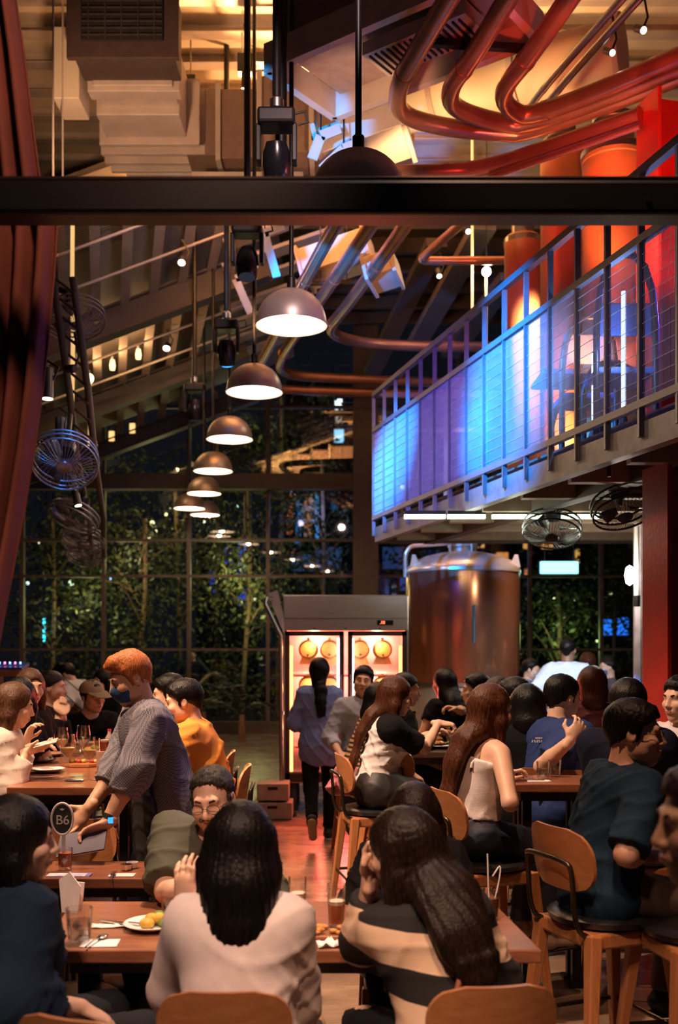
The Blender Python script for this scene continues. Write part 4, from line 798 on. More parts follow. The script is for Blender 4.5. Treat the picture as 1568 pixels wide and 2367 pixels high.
fan(at(198, 1278, 14.2), 'farthest cage fan at the foot of the leaning truss', .25, (0, -.7, -1), at(205, 1230, 14.5))
fan(at(172, 735, 9.4), 'dark cage fan high on the left before the sloping roof', .27, (.2, -.35, -1), at(140, 670, 9.6))
fan(at(1277, 1222, 8.6), 'black cage fan hung under the platform above the copper tank', .235, (-.15, -.45, -1), at(1277, 1150, 8.7))
fan(at(1440, 1172, 7.4), 'black cage fan hung under the platform beside the red column', .22, (.1, -.5, -1), at(1445, 1100, 7.5))
for i, (px, py, Y) in enumerate(((1408, 1085, 7.0), (1262, 1135, 8.2), (1147, 1180, 9.4))):
    t = thing('clamp_hanger', ['steel clamp hanging under the platform edge, nearest one', 'steel clamp hanging under the platform edge, middle one', 'steel clamp hanging under the platform edge, farthest one'][i], 'clamp', at(px, py, Y)); MB().bar((0, 0, -.05), (0, 0, .12), .02, .02).build('stem', BLACKM, t); MB().box((0, 0, .12), (.07, .05, .03)).build('jaw', STEEL, t)
# leaning truss on the left with spot cans and a lit drop cable
t = thing('leaning_truss', 'slim leaning steel truss behind the drape carrying fans and spots', 'truss', at(200, 1260, 13.5)); of = t.location
for dx in (0, .16): MB(of).tube([at(122, 640, 8.4) + Vector((dx, 0, 0)), at(160, 900, 8.8) + Vector((dx, 0, 0)), at(178, 1060, 9.3) + Vector((dx, 0, 0)), at(206, 1200, 11.5) + Vector((dx, 0, 0)), at(214, 1290, 14.5) + Vector((dx, 0, 0))], .03, 10).build('chord', BEAMP, t, smooth=60)
for i in range(9):
    f = i / 9; a = at(122 + 50 * f, 640 + 380 * f, 8.4 + .7 * f); b = at(128 + 50 * f, 680 + 380 * f, 8.4 + .7 * f) + Vector((.16, 0, 0)); MB(of).cyl(a, b, .012, n=6).build('lattice', BEAMP, t)
def can(px, py, Y, label, tilt=(0, 0, -1), r=.048, ln=.2, on=True, watt=0, arm=(0, 0, .3)):
    p = at(px, py, Y); t = thing('spot_can', label, 'spotlight', p); d = Vector(tilt).normalized()
    MB().cyl((0, 0, 0), -d * ln, r, n=20).build('can_body', M('can_grey', (.045, .045, .05), .4, .4), t, smooth=40); MB().cyl(d * .002, d * .006, r * .88, n=20).build('lens', glow('can_glow', (1.0, .86, .70), 7) if on else BLACKM, t)
    MB().tube([-d * ln * .6 + Vector((r, 0, 0)), -d * ln * .6 + Vector((r + .04, 0, .1)), Vector(arm)], .01, 8).build('bracket', BLACKM, t, smooth=60); return t
can(109, 921, 8.2, 'grey cylinder spotlight pointing straight down left of the truss', r=.05, ln=.24)
can(139, 1028, 8.4, 'slim cylinder spotlight just above the large cage fan', r=.04, ln=.22); can(168, 1130, 8.9, 'short spotlight under the large cage fan', r=.033, ln=.12); can(181, 1168, 9.2, 'tilted spotlight with blue edge above the edge on fan', (.25, -.1, -1), r=.033, ln=.2)
can(172, 852, 8.6, 'small round spotlight facing right on the truss', (1, -.5, -.1), r=.035, ln=.08, on=False); can(1416, 122, 8.2, 'tiny white spotlight at the upper right', (.3, -.9, -.7), r=.026, ln=.12); can(1488, 70, 8.4, 'tiny spotlight beside the slim steel pipes at the corner', (.3, -.9, -.7), r=.03, ln=.12)
can(1016, 638, 13, 'small ceiling spotlight near the bare bulb', (.1, -.6, -1), r=.035, ln=.12); can(1083, 535, 13, 'small ceiling spotlight directly below the beam', (.3, -.9, -.6), r=.035, ln=.12)
can(420, 607, 13.2, 'white ceiling spotlight between the upper joists', (0, -.7, -1), r=.05, ln=.08); can(385, 805, 16.4, 'white ceiling spotlight between the lower joists', (0, -.7, -1), r=.06, ln=.08)
GC = glow('lit_cable', (1.0, .62, .25), 1.6)
t = thing('lit_cable', 'warm lit cable hanging in front of the upper joists', 'cable light', at(168, 700, 11.0)); MB(t.location).tube([at(168, 500, 11.0), at(167, 640, 11.0), at(169, 770, 11.0), at(167, 930, 11.0)], .022, 8).build('light_tube', M('cable_tan_glow', (.85, .6, .3), .4, emit=(1, .6, .22), estr=.7), t, smooth=60)  # cords caught by warm light; that light is painted on as emission
t = thing('lit_cable', 'warm lit cable hanging lower, right of the truss', 'cable light', at(205, 1030, 14.0)); MB(t.location).tube([at(207, 870, 14), at(206, 1030, 14)], .016, 8).build('light_tube', M('cable_tan_glow', (.85, .6, .3)), t, smooth=60); MB(t.location).ball(at(205, 875, 14), .07, 12, 8).build('bulb', glow('warm_bulb', (1, .72, .32), 5), t, smooth=90)
# downlights at the ends of the lower joists
for i, px in enumerate((205, 260, 320)): 
    p = at(px, (878, 845, 820)[i], 16.6); t = thing('joist_light', ['lit lamp on the lower joists, left one of three', 'lit lamp on the lower joists, middle one of three', 'lit lamp on the lower joists, right one of three'][i], 'lamp', p); MB().lathe([(.001, .10), (.035, .09), (.05, .0), (.04, -.07), (.001, -.08)], n=14).build('globe', glow('warm_bulb2', (1, .72, .30), 2.2), t, smooth=80); MB().lathe([(.03, .09), (.03, .15)], n=10).build('socket', BLACKM, t); bulb(p + Vector((0, -.15, .1)), 14, (1, .6, .25))
for i, (px, py) in enumerate(((218, 1020), (258, 1008), (306, 990))):
    t = thing('wall_light', ['small lit wall panel at the glazing top, left one', 'small lit wall panel at the glazing top, middle one', 'small lit wall panel at the glazing top, right one'][i], 'lamp', at(px, py, 20.6)); MB().box((0, 0, 0), (.11, .03, .2)).build('panel', glow('panel_glow', (1, .55, .2), 1.3), t, bevel=.02); MB().box((0, .03, 0), (.15, .03, .24)).build('backplate', BEAMP, t)
# ------------------------------------------------------------------ columns and cylinders on the platform
ORC = M('orange_lit_shell', (.62, .24, .10), .45, var=.08, scale=2)  # orange light on the cylinders is painted into their colour
def cylinder_tank(px, Y, d, ztop, label):
    X = PX(px, Y); t = thing('storage_cylinder', label, 'tank', (X, Y, mz1 + .02)); r = d / 2; h = ztop - mz1
    MB().lathe([(r * .98, 0), (r, .02), (r, h - .12), (r * 1.03, h - .11), (r * 1.03, h - .05), (r * .9, h)], n=40).build('shell', ORC, t, smooth=30)
    MB().lathe([(r * 1.05, h - .08), (r * 1.05, h - .03)], n=40).build('top_ring', STEEL, t, smooth=30); MB().lathe([(r * .62, h), (r * .62, h + .22), (r * .68, h + .22), (r * .68, h + .26)], n=28).build('neck', STEEL, t, smooth=30)
    return t
cylinder_tank(1209, 10.8, .38, EYE + (CY - 552) * 10.8 / F_PX, 'leftmost orange lit cylinder with steel collar behind the railing'); cylinder_tank(1300, 9.6, .40, 6.4, 'orange red lit cylinder in the middle of the platform'); cylinder_tank(1420, 8.6, .52, EYE + (CY - 352) * 8.6 / F_PX, 'widest orange lit cylinder with grey collar beside the red column')
def h_column(X, Y, z0, z1, label, w=.34, d=.34, rz=0):
    t = thing('red_column', label, 'column', (X, Y, z0), rz); h = z1 - z0
    for s in (-1, 1): MB().box((s * w / 2, 0, h / 2), (.03, d, h)).build('flange', REDP, t, bevel=.004)
    MB().box((0, .02, h / 2), (w - .03, .02, h)).build('web', REDP, t); MB().box((0, 0, .012), (w + .12, d + .1, .024)).build('base_plate', REDP, t); return t
h_column(PX(1507, 6.6) + .23, 6.6, 0, 2.88, 'dark red steel column under the platform at the right edge', .44, .30, math.radians(14))
h_column(PX(1490, 7.6) + .24, 7.6, mz1 + .02, 5.74, 'bright red upper column on the platform at the right edge', .46, .30, math.radians(14))
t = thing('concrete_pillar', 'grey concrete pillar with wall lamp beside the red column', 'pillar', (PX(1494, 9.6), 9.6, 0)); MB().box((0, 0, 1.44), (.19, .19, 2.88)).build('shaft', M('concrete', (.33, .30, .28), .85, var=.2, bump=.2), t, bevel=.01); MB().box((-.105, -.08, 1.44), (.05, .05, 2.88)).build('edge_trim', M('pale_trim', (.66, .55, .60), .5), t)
p = at(1456, 1330, 9.3); t = thing('wall_lamp', 'bright white wall lamp on a vertical tube beside the pillar', 'lamp', p); MB().lathe([(.001, .09), (.03, .07), (.045, .0), (.03, -.07), (.001, -.09)], n=16).build('globe', glow('wall_lamp_glow', (1, .93, .80), 30), t, smooth=80)
MB().cyl((.065, 0, -.2), (.065, 0, .44), .022, n=12).build('tube', M('white_tube', (.8, .75, .68), .4), t, smooth=40); MB().bar((.0, 0, 0), (.065, 0, 0), .02, .02).build('arm', BLACKM, t); MB().cyl((.065, 0, -.28), (.065, 0, -.18), .03, n=12).build('cap', BLACKM, t, smooth=40); bulb(p + Vector((-.08, -.12, 0)), 15, (1, .88, .72), .05)
p = at(1125, 628, 12.6); t = thing('bare_bulb', 'bare bulb shining white above the railing', 'bulb', p); MB().ball((0, 0, 0), .055, 14, 10).build('globe', glow('bare_glow', (1, .92, .75), 26), t, smooth=90); MB().cyl((0, 0, .04), (0, 0, .12), .025, n=10).build('socket', BLACKM, t); MB().cyl((0, 0, .1), (0, 0, DECK - .01 - p.z), .006, n=6).build('cord', BLACKM, t); MB().cyl((0, .03, -1.05), (0, .03, -.06), .016, n=8).build('lower_cord', M('cable_tan_glow', (.85, .6, .3)), t); bulb(p + Vector((0, -.1, 0)), 26, (1, .8, .5))
t = thing('hanging_cable', 'pale cable hanging left of the bare bulb', 'cable', at(1092, 650, 12.7)); MB(t.location).cyl(at(1092, 730, 12.7) + Vector((0, 0, DECK - at(1092, 730, 12.7).z)), at(1092, 730, 12.7), .016, n=8).build('cord', M('cable_tan_glow', (.85, .6, .3)), t, smooth=60)
# U-shaped tube frames and stools behind the mesh
def tube_chair(px, Y, label, h=1.05):
    X = PX(px, Y); t = thing('tube_chair', label, 'chair', (X, Y, mz1 + .03)); r = .024
    for y in (0, .38): MB().tube(smooth_path([(-.20, y, 0), (-.20, y, h * (1 if y == 0 else .5)), (.20, y, h * (1 if y == 0 else .5)), (.20, y, 0)], 2), r, 8).build('frame', BLACKM, t, smooth=60)
    MB().box((0, .19, .47), (.40, .42, .05)).build('seat', M('seat_blue_lit', (.06, .10, .30), .6), t, bevel=.015); MB().box((0, .02, .82), (.36, .03, .22)).build('backrest', M('seat_blue_lit', (.06, .10, .30)), t, bevel=.01)  # blue stage light painted into the seat and table top colour
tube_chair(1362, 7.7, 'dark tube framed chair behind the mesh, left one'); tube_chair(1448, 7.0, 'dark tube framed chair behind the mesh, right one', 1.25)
t = thing('platform_table', 'small blue lit table on the platform behind the mesh', 'table', (PX(1420, 7.6), 8.2, mz1 + .03)); MB().box((0, 0, .72), (.9, .5, .04)).build('top', M('seat_blue_lit', (.06, .10, .30)), t, bevel=.006); MB().cyl((0, 0, 0), (0, 0, .7), .03, n=10).build('leg', BLACKM, t); MB().cyl((0, 0, 0), (0, 0, .02), .22, n=20).build('base', BLACKM, t)
for i, (px, Y) in enumerate(((1442, 6.9), (1372, 7.3))): 
    t = thing('tube_light', ['upright tube light behind the mesh, brighter one', 'upright tube light behind the mesh, shorter one'][i], 'lamp', (PX(px, Y), Y, mz1 + .05)); MB().cyl((0, 0, .12), (0, 0, .95 - .3 * i), .014, n=10).build('tube', glow('tube_blue_white', (.55, .75, 1.0), 4), t, smooth=40); MB().cyl((0, 0, 0), (0, 0, .12), .05, .02, n=12).build('foot', BLACKM, t)
bulb((PX(1442, 6.9) - .1, 6.8, 3.7), 18, (.25, .45, 1.0)); bulb((PX(1480, 7.2), 7.3, 4.6), 30, (1.0, .25, .2))
# back wall of the platform, lit pink
st(MB().box((4.9, 8.2, 5.2), (.12, 6.2, 4.2)).build('trim_1', M('platform_wall', (.42, .30, .30), .8)))
# strip lights under the platform end
for i, (x0, x1) in enumerate(((935, 1030), (1035, 1122), (1138, 1255), (1262, 1385))):
    a, b = at(x0, 1194, 8.75), at(x1, 1194, 8.75); t = thing('strip_light', ['strip light under the platform end, leftmost of four', 'strip light under the platform end, second from left', 'strip light under the platform end, third from left', 'strip light under the platform end, rightmost of four'][i], 'lamp', (a + b) / 2); MB(t.location).bar(a, b, .05, .035).build('diffuser', glow('strip_glow', (.86, 1.0, .74), 3.0), t); MB(t.location).bar(a + Vector((0, 0, .03)), b + Vector((0, 0, .03)), .07, .03).build('housing', BLACKM, t)
    bulb((a + b) / 2 + Vector((0, -.1, -.12)), 3, (.9, 1.0, .78), .1)
p = at(1293, 1312, 14.5); t = thing('light_box_sign', 'blank cyan white light box hanging beyond the copper tank', 'sign', p); MB().box((0, 0, 0), (.53, .05, .17)).build('face', glow('cyan_sign', (.25, .95, 1.0), 2.4), t, bevel=.01); MB().box((0, .03, 0), (.56, .04, .20)).build('frame', BLACKM, t)
for s in (-.2, .2): MB().cyl((s, 0, .09), (s, 0, DECK - .01 - p.z), .006, n=6).build('hanger', BLACKM, t)
p = at(1395, 1217, 12); t = thing('ceiling_spot', 'round white ceiling spot under the platform end', 'lamp', p); MB().ball((0, 0, 0), .05, 12, 8).build('globe', glow('spot_white', (.85, 1, .9), 8), t, smooth=90); MB().cyl((0, 0, .04), (0, 0, .3), .02, n=8).build('stem', BLACKM, t)

# ------------------------------------------------------------------ copper brewing tank
TX, TY = PX(1070, 13.0), 13.0
t = thing('brewing_tank', 'tall copper brewing tank with steel dome lid on a cream base', 'tank', (TX, TY, 0)); r = .71; z0 = 1.29; z1 = 2.66
MB().lathe([(r * .985, z0), (r, z0 + .02), (r, z1)], n=72, caps=False).build('copper_shell', COPPER, t, smooth=30)
DOMES = M('dome_steel', (.70, .60, .48), .30, .65, var=.08)
MB().lathe([(r, z1 - .01), (r + .012, z1), (r + .012, z1 + .03), (r - .01, z1 + .07), (r * .86, z1 + .155), (r * .66, z1 + .215), (r * .42, z1 + .255), (r * .2, z1 + .275), (.001, z1 + .28)], n=72).build('dome_lid', DOMES, t, smooth=40)
MB().lathe([(r * 1.004, z0 - .02), (r * 1.012, z0 - .02), (r * 1.012, z0 + .02), (r * 1.004, z0 + .02)], n=72, caps=False).build('bottom_band', STEEL, t, smooth=30)
MB().lathe([(r * .96, 0), (r * .96, z0)], n=64).build('plinth', CREAM, t, smooth=30)
MB().lathe([(.16, z1 + .25), (.16, z1 + .33), (.19, z1 + .33), (.19, z1 + .36), (.10, z1 + .375), (.001, z1 + .38)], n=32).build('manway', DOMES, t, smooth=30)
for k in range(4):
    a = k * math.pi / 2 + .5; x, y = .19 * math.cos(a), .19 * math.sin(a); q = MB().cyl((x, y, z1 + .26), (x, y, z1 + .44), .018, n=10).build('clamp_bolt', DOMES, t, smooth=40); MB().ball((x, y, z1 + .46), .035, 12, 8).build('knob', DOMES, q, smooth=80)
MB().tube(smooth_path([(-r - .015, -.1, z1 - .05), (-r - .015, -.1, z1 + .34), (-.45, -.08, z1 + .35), (-.05, -.02, z1 + .39)], 3), .026, 12).build('vent_pipe', DOMES, t, smooth=60)
for s in (-1, 1): MB().prism([(s * .56, -.25, z1 + .10), (s * .68, -.25, z1 + .06), (s * .65, -.25, z1 + .22), (s * .61, -.25, z1 + .22)], (0, .02, 0)).build('lifting_lug', DOMES, t)
MB().tube([(.05, -r - .015, z0 + .5), (.05, -r - .015, z0 + .95)], .012, 8).build('sight_glass', M('sight_tube', (.1, .3, .45), .1), t)

# ------------------------------------------------------------------ glass door fridge with small casks
FX0, FX1, FY = PX(655, 11.0), PX(945, 11.0), 11.0; W_ = FX1 - FX0
t = thing('display_fridge', 'steel two door display fridge glowing red with casks inside', 'fridge', ((FX0 + FX1) / 2, FY, 0)); hw = W_ / 2; FZ = EYE + (CY - 1375) * FY / F_PX; HZ = EYE + (CY - 1458) * FY / F_PX; DZ = .30; dp = .78
FST = M('fridge_steel', (.52, .46, .44), .28, .7, var=.08, scale=3, bump=.02, bscale=40, stretch=(1, 1, 14)); FIN = M('fridge_inside', (.80, .50, .52), .35, .2, var=.05)
for s in (-1, 1): MB().box((s * (hw - .02), dp / 2, (DZ + FZ) / 2), (.04, dp, FZ - DZ)).build('side_panel', FST, t, bevel=.004)
MB().box((0, dp - .02, (DZ + HZ) / 2), (W_ - .08, .03, HZ - DZ)).build('back_panel', FIN, t); MB().box((0, dp / 2, DZ + .06), (W_ - .08, dp, .12)).build('floor_panel', FST, t)
h = MB().box((0, dp / 2 - .01, (HZ + FZ) / 2), (W_, dp + .02, FZ - HZ)).build('header', FST, t, bevel=.012); MB().box((0, -.022, HZ + .13), (W_ - .02, .004, .004)).build('seam', DARKM, h)

def text_part(txt, size, name, mat, parent, R, loc, depth=.0015):
    cu = bpy.data.curves.new(name, 'FONT'); cu.body = txt; cu.size = size; cu.extrude = depth; cu.align_x = 'CENTER'; cu.align_y = 'CENTER'
    o = bpy.data.objects.new(name, cu); COL.objects.link(o); dg = bpy.context.evaluated_depsgraph_get(); dg.update()
    me = bpy.data.meshes.new_from_object(o.evaluated_get(dg)); bpy.data.objects.remove(o); me.transform(R.to_4x4()); me.materials.clear(); me.materials.append(mat)
    q = bpy.data.objects.new(name, me); COL.objects.link(q); q.parent = parent; q.location = loc; return q
RX90 = Matrix.Rotation(math.pi / 2, 3, 'X')
dsp = MB().box((.415, -.026, HZ + .085), (.17, .012, .05)).build('display', M('display_black', (.01, .01, .01), .2), t)
text_part('.10', .045, 'digits', glow('digit_red', (1, .12, .05), 5), dsp, RX90, (.385, -.034, HZ + .085))
for x in (-.33, .0, .36): MB().cyl((x, -.024, HZ + .025), (x, -.02, HZ + .025), .009, n=8).build('screw', DARKM, h)
FRM = M('fridge_frame', (.075, .055, .055), .35, .6)
for s in (-1, 1):
    cx = s * hw / 2; dw = hw - .04; d_ = MB().box((cx, -.01, HZ - .03), (dw, .04, .05)).build('door', FRM, t, bevel=.004)
    MB().box((cx, -.01, DZ + .06), (dw, .04, .09)).build('door_rail', FRM, d_); 
    for e in (-1, 1): MB().box((cx + e * (dw / 2 - .025), -.01, (HZ + DZ) / 2), (.05, .04, HZ - DZ - .02)).build('door_stile', FRM, d_)
    MB().box((cx, -.008, (HZ + DZ) / 2), (dw - .09, .006, HZ - DZ - .12)).build('door_glass', thin_glass('door_glass', (.98, .95, .94), .03), d_); MB().bar((s * .05, -.05, 1.0), (s * .05, -.05, 1.45), .02, .02).build('handle', FST, d_)
LED = glow('led_red', (1.0, .20, .05), 9.0)
for s, z0_, z1_ in ((-1, DZ + .12, HZ - .16), (1, DZ + .12, HZ - .16)):
    q = MB().box((s * (hw - .085), .035, (z0_ + z1_) / 2), (.03, .02, z1_ - z0_)).build('led_strip', LED, t)
MB().cyl((-.07, .05, DZ + .2), (-.07, .05, HZ - .08), .022, n=10).build('white_tube', glow('fridge_tube', (1, .82, .72), 12.0), t, smooth=40); MB().cyl((.07, .06, DZ + .2), (.07, .06, HZ - .08), .016, n=10).build('white_tube', glow('fridge_tube', (1, .82, .72), 12.0), t, smooth=40)
for z in (HZ - .48, HZ - .86, HZ - 1.24): MB().box((0, .38, z), (W_ - .1, .62, .018)).build('shelf', M('shelf_wire', (.5, .3, .26), .3, .7), t)
for s in (-1, 1):
    for e in (0, 1): MB().cyl((s * (hw - .1), .08 + e * .6, 0), (s * (hw - .1), .08 + e * .6, DZ), .05, .045, n=14).build('foot', DARKM, t, smooth=40)
fo = t.location
for z, wt in ((HZ - .12, 24), (HZ - .56, 24), (HZ - 1.0, 22)):
    for x_ in (-.35, .35): bulb((fo.x + x_, FY + .60, z), wt, (1, .24, .15), .05); bulb((fo.x + x_, FY + .07, z - .02), 5, (1, .38, .16), .04)
spot((fo.x, FY - .05, 1.0), (fo.x - .1, FY - 2.0, .0), 190, (1, .07, .06), 120, .8, .3)
CASK = wood('cask_oak', (.62, .30, .10), (.80, .45, .18), .5, 8, (8, 1, 8), .1); HOOP = M('cask_hoop', (.35, .30, .26), .3, .9); RYB = Matrix.Rotation(math.pi / 2, 3, 'X'); ck = None; n = 0
names = {0: 'top', 1: 'second', 2: 'third'}
for r_ in range(3):
    for c_, px in enumerate((712, 762, 833, 886)):
        zc = (HZ - .20, HZ - .59, HZ - .97)[r_] ; loc = (PX(px, 11.1), 11.14, zc - .105); lb = 'small oak cask on the %s fridge shelf, %s' % (names[r_], ('far left', 'second from left', 'third from left', 'far right')[c_])
        if ck is None:
            ck = thing('cask', lb, 'cask', loc, group='casks in the fridge'); RR = Matrix.Rotation(-math.pi / 2, 3, 'X')
            MB().lathe([(.082, 0), (.090, .01), (.104, .10), (.108, .15), (.104, .20), (.09, .29), (.082, .30)], (0, 0, .105), 24, RR).build('staves', CASK, ck, smooth=40)
            MB().lathe([(.001, .006), (.078, .006), (.078, .012)], (0, 0, .105), 24, RR).build('head_board', CASK, ck)
            for y in (.01, .07, .22, .285): MB().lathe([(.092 + .015 * math.sin(y / .3 * 3.14), y - .01), (.094 + .015 * math.sin(y / .3 * 3.14), y - .01), (.094 + .015 * math.sin(y / .3 * 3.14), y + .012), (.092 + .015 * math.sin(y / .3 * 3.14), y + .012)], (0, 0, .105), 24, RR, caps=False).build('hoop', HOOP, ck)
            MB().cyl((0, -.03, .05), (0, .01, .05), .011, n=8).build('tap', HOOP, ck); MB().cyl((0, .15, .205), (0, .15, .235), .016, n=8).build('bung', CASK, ck)
            for y in (.06, .24): MB().prism([(-.10, y, -.055), (.10, y, -.055), (.065, y, .035), (-.065, y, .035)], (0, .025, 0)).build('cradle', CASK, ck)
        else: copy_tree(ck, None, loc, 0, lb)
# steel screen on a pole left of the fridge, low crates at its foot
t = thing('screen_stand', 'tilted grey panel on a bent steel pole left of the fridge', 'stand', (PX(650, 10.7), 10.7, 0)); of = Vector(t.location)
MB(of).tube([at(652, 1890, 10.7), at(650, 1660, 10.7), at(649, 1470, 10.7), at(612, 1395, 10.6), at(618, 1383, 10.6), at(628, 1384, 10.7)], .022, 12).build('pole', STEEL, t, smooth=60)
MB(of).prism([at(618, 1372, 10.65), at(640, 1364, 10.9), at(655, 1430, 10.9), at(655, 1462, 10.7)], (.01, .03, 0)).build('panel', M('panel_grey', (.24, .19, .18), .5), t); MB(of).cyl(at(651, 1652, 10.7), at(651, 1644, 10.7), .03, n=12).build('collar', STEEL, t); MB(of).cyl((of.x, of.y, .0), (of.x, of.y, .03), .16, n=20).build('base', BLACKM, t)
for i, (px, py, w, h_, Y) in enumerate(((633, 1815, .26, .12, 10.9), (632, 1848, .34, .16, 10.4))):
    z = (.19, 0)[i]; q = thing('crate', ['upper low crate stacked left of the fridge', 'lower wide crate on the floor left of the fridge'][i], 'crate', (PX(px, 10.6), 10.6, z)); MB().box((0, 0, .09), (w + .06, .34, .17)).build('crate_body', M('crate_tan', (.34, .25, .18), .7), q, bevel=.01); MB().box((0, -.172, .13), (.1, .006, .03)).build('hand_slot', BLACKM, q)

# ------------------------------------------------------------------ night garden beyond the glass
st(MB().box((0, 36, -.10), (60, 30, .1)).build('garden_ground', M('garden_soil', (.02, .025, .015), .9)))
LEAFM = [M('leaf_a', (.05, .06, .016), .55, var=.4, scale=3), M('leaf_b', (.085, .085, .025), .55, var=.4, scale=3), M('leaf_c', (.03, .042, .016), .5, var=.4, scale=3)]; BARK = M('bark', (.30, .17, .10), .8, var=.3, bump=.4, bscale=25)
def tree(X, Y, h, crown, label, n=2600, leaf=.11, seed=1, lean=0, z0=1.0):
    r = np.random.RandomState(seed); t = thing('garden_tree', label, 'tree', (X, Y, 0), group='trees in the night garden')
    tp = [(0, 0, 0), (.1 * lean, .05, h * .3), (.25 * lean + .06, 0, h * .6), (.3 * lean, 0, h)]; MB().tube(smooth_path(tp, 2), [.07 - .055 * i / 12 for i in range(13)] if False else .05, 8).build('trunk', BARK, t, smooth=60)
    cl = []
    for k in range(9):
        a = r.uniform(0, 6.28); b0 = Vector((.2 * lean * .8, 0, h * r.uniform(.35, .85))); b1 = Vector((crown * r.uniform(.4, .95) * math.cos(a), crown * r.uniform(.3, .9) * math.sin(a), min(h * 1.05, b0.z + r.uniform(.2, 1.2)))); cl.append(b1); MB().tube([b0, (b0 + b1) / 2 + Vector((0, 0, .1)), b1], [.022, .016, .008], 6).build('branch', BARK, t, smooth=60)
    cl += [Vector((r.uniform(-crown, crown) * .8, r.uniform(-crown, crown) * .6, r.uniform(z0, h))) for _ in range(16)]
    ci = r.randint(0, len(cl), n); C = np.array([tuple(cl[i]) for i in ci]) + r.normal(size=(n, 3)) * .34; d = r.normal(size=(n, 3)); d[:, 2] -= .5; d /= np.linalg.norm(d, axis=1)[:, None]; s_ = np.cross(d, r.normal(size=(n, 3))); s_ /= np.linalg.norm(s_, axis=1)[:, None]; nn = np.cross(d, s_); ln = leaf * r.uniform(.6, 1.5, n)[:, None]
    V = np.stack([C, C + d * ln * .45 + s_ * ln * .24 + nn * ln * .06, C + d * ln, C + d * ln * .45 - s_ * ln * .24 + nn * ln * .06], 1).reshape(-1, 3); V[:, 2] = np.maximum(V[:, 2], .03)
    o = npmesh('foliage', V, np.arange(4 * n).reshape(-1, 4), None, t, mi=r.randint(0, 3, n), mats=LEAFM, smooth=False); o['kind'] = 'stuff'; return t
for i, (px, Y, h, cr, lb, ln_) in enumerate(((120, 23.2, 4.6, 1.0, 'dense garden tree behind the leftmost window panes', 0), (310, 23.0, 4.6, 1.1, 'garden tree with a pale crooked trunk left of the lamps', .8), (200, 25.5, 7.6, 1.5, 'tall dark garden tree reaching the sloping roof', 0), (420, 24.5, 5.4, 1.2, 'leafy garden tree behind the farthest pendant lamps', -.5),
        (560, 23.0, 5.2, 1.0, 'slim garden tree with lit leaves in the middle panes', .5), (640, 26, 8.0, 1.7, 'tall garden tree behind the copper pipes', .4), (500, 27, 8.4, 1.7, 'dark tall garden tree behind the lamp row', 0), (745, 24.5, 6.2, 1.1, 'garden tree just left of the grey column', 0), (1290, 23.4, 3.0, .9, 'low garden shrub tree behind the man in the light shirt', 0), (1420, 26, 5.5, 1.3, 'dark garden tree beyond the white pillar', 0), (1010, 26, 6.0, 1.4, 'dark garden tree behind the copper tank', 0))):
    tree(PX(px, Y), Y, h, cr, lb, 2600 if Y < 25 else 3400, .12 if Y < 25 else .15, 11 + i, ln_, .4)
FRN = M('frond_green', (.025, .032, .014), .5, var=.3)
def palm(X, Y, label, seed, n=9, ln=1.3):
    r = np.random.RandomState(seed); t = thing('fern_palm', label, 'plant', (X, Y, 0), group='ferns along the glass'); MB().cyl((0, 0, 0), (0, 0, .5), .07, .05, n=8).build('stem', BARK, t)
    for k in range(n):
        a = r.uniform(0, 6.28); el = r.uniform(.3, 1.0); pts = [Vector((math.cos(a) * ln * f * math.cos(el), math.sin(a) * ln * f * math.cos(el) * .6, .5 + ln * (f * math.sin(el) * 1.3 - .55 * f * f))) for f in [j / 9 for j in range(10)]]; mb = MB(); mb.tube(pts, .007, 5)
        for j in range(1, 10):
            d = (pts[j] - pts[j - 1]).normalized(); s_ = d.cross(Vector((0, 0, 1))).normalized(); w = .22 * math.sin(3.0 * j / 9 + .1)
            for e in (-1, 1): mb.add([pts[j], pts[j] + d * .03 + s_ * e * w * .5 + Vector((0, 0, .012)), pts[j] + s_ * e * w + d * .12 - Vector((0, 0, .05)), pts[j] - d * .035 + s_ * e * w * .4], [(0, 1, 2, 3)])
        mb.build('frond', FRN, t)
for i, (px, Y, lb) in enumerate(((340, 19.5, 'fern palm low by the glass behind the waiter'), (470, 20.2, 'fern palm with long fronds left of the fridge stand'), (560, 19.2, 'bushy fern palm beside the fridge stand'), (120, 20.0, 'fern palm behind the long table at left'))): palm(PX(px, Y), Y, lb, 40 + i, 11, 1.5)
# garden lamps: real little lamps among the trees
LG_ = [((352, 1209), 6, (1, .85, .35)), ((360, 1228), 4, (1, .85, .35)), ((384, 1189), 4, (1, .85, .35)), ((345, 1241), 4, (1, .85, .35)), ((552, 1169), 4, (.6, 1, .7)), ((165, 1347), 7, (.75, 1, .6)), ((64, 1348), 4, (.7, 1, .8)), ((255, 1338), 3, (.3, .5, 1)), ((335, 1340), 3, (.05, .12, 1)), ((472, 1206), 3, (1, .9, .5)), ((486, 1195), 4, (1, .9, .5)), ((1412, 1371), 4, (1, .8, .5)), ((1330, 1385), 4, (.9, 1, .5)), ((1282, 1384), 3, (.9, 1, .5)), ((1305, 1430), 4, (1, 1, .7)), ((1258, 1432), 3, (1, .9, .6)), ((90, 1255), 2, (.6, .7, .4)), ((590, 1385), 3, (.9, .8, .4)), ((560, 1392), 3, (.9, .8, .4)), ((1380, 1482), 3, (.8, 1, .4)), ((238, 1420), 2, (.4, .6, .2))]
pos_w = ['leftmost', 'second', 'third', 'fourth', 'fifth', 'sixth', 'seventh', 'eighth', 'ninth', 'tenth', 'eleventh', 'twelfth', 'thirteenth', 'fourteenth', 'fifteenth', 'sixteenth', 'seventeenth', 'eighteenth', 'nineteenth', 'twentieth', 'rightmost']
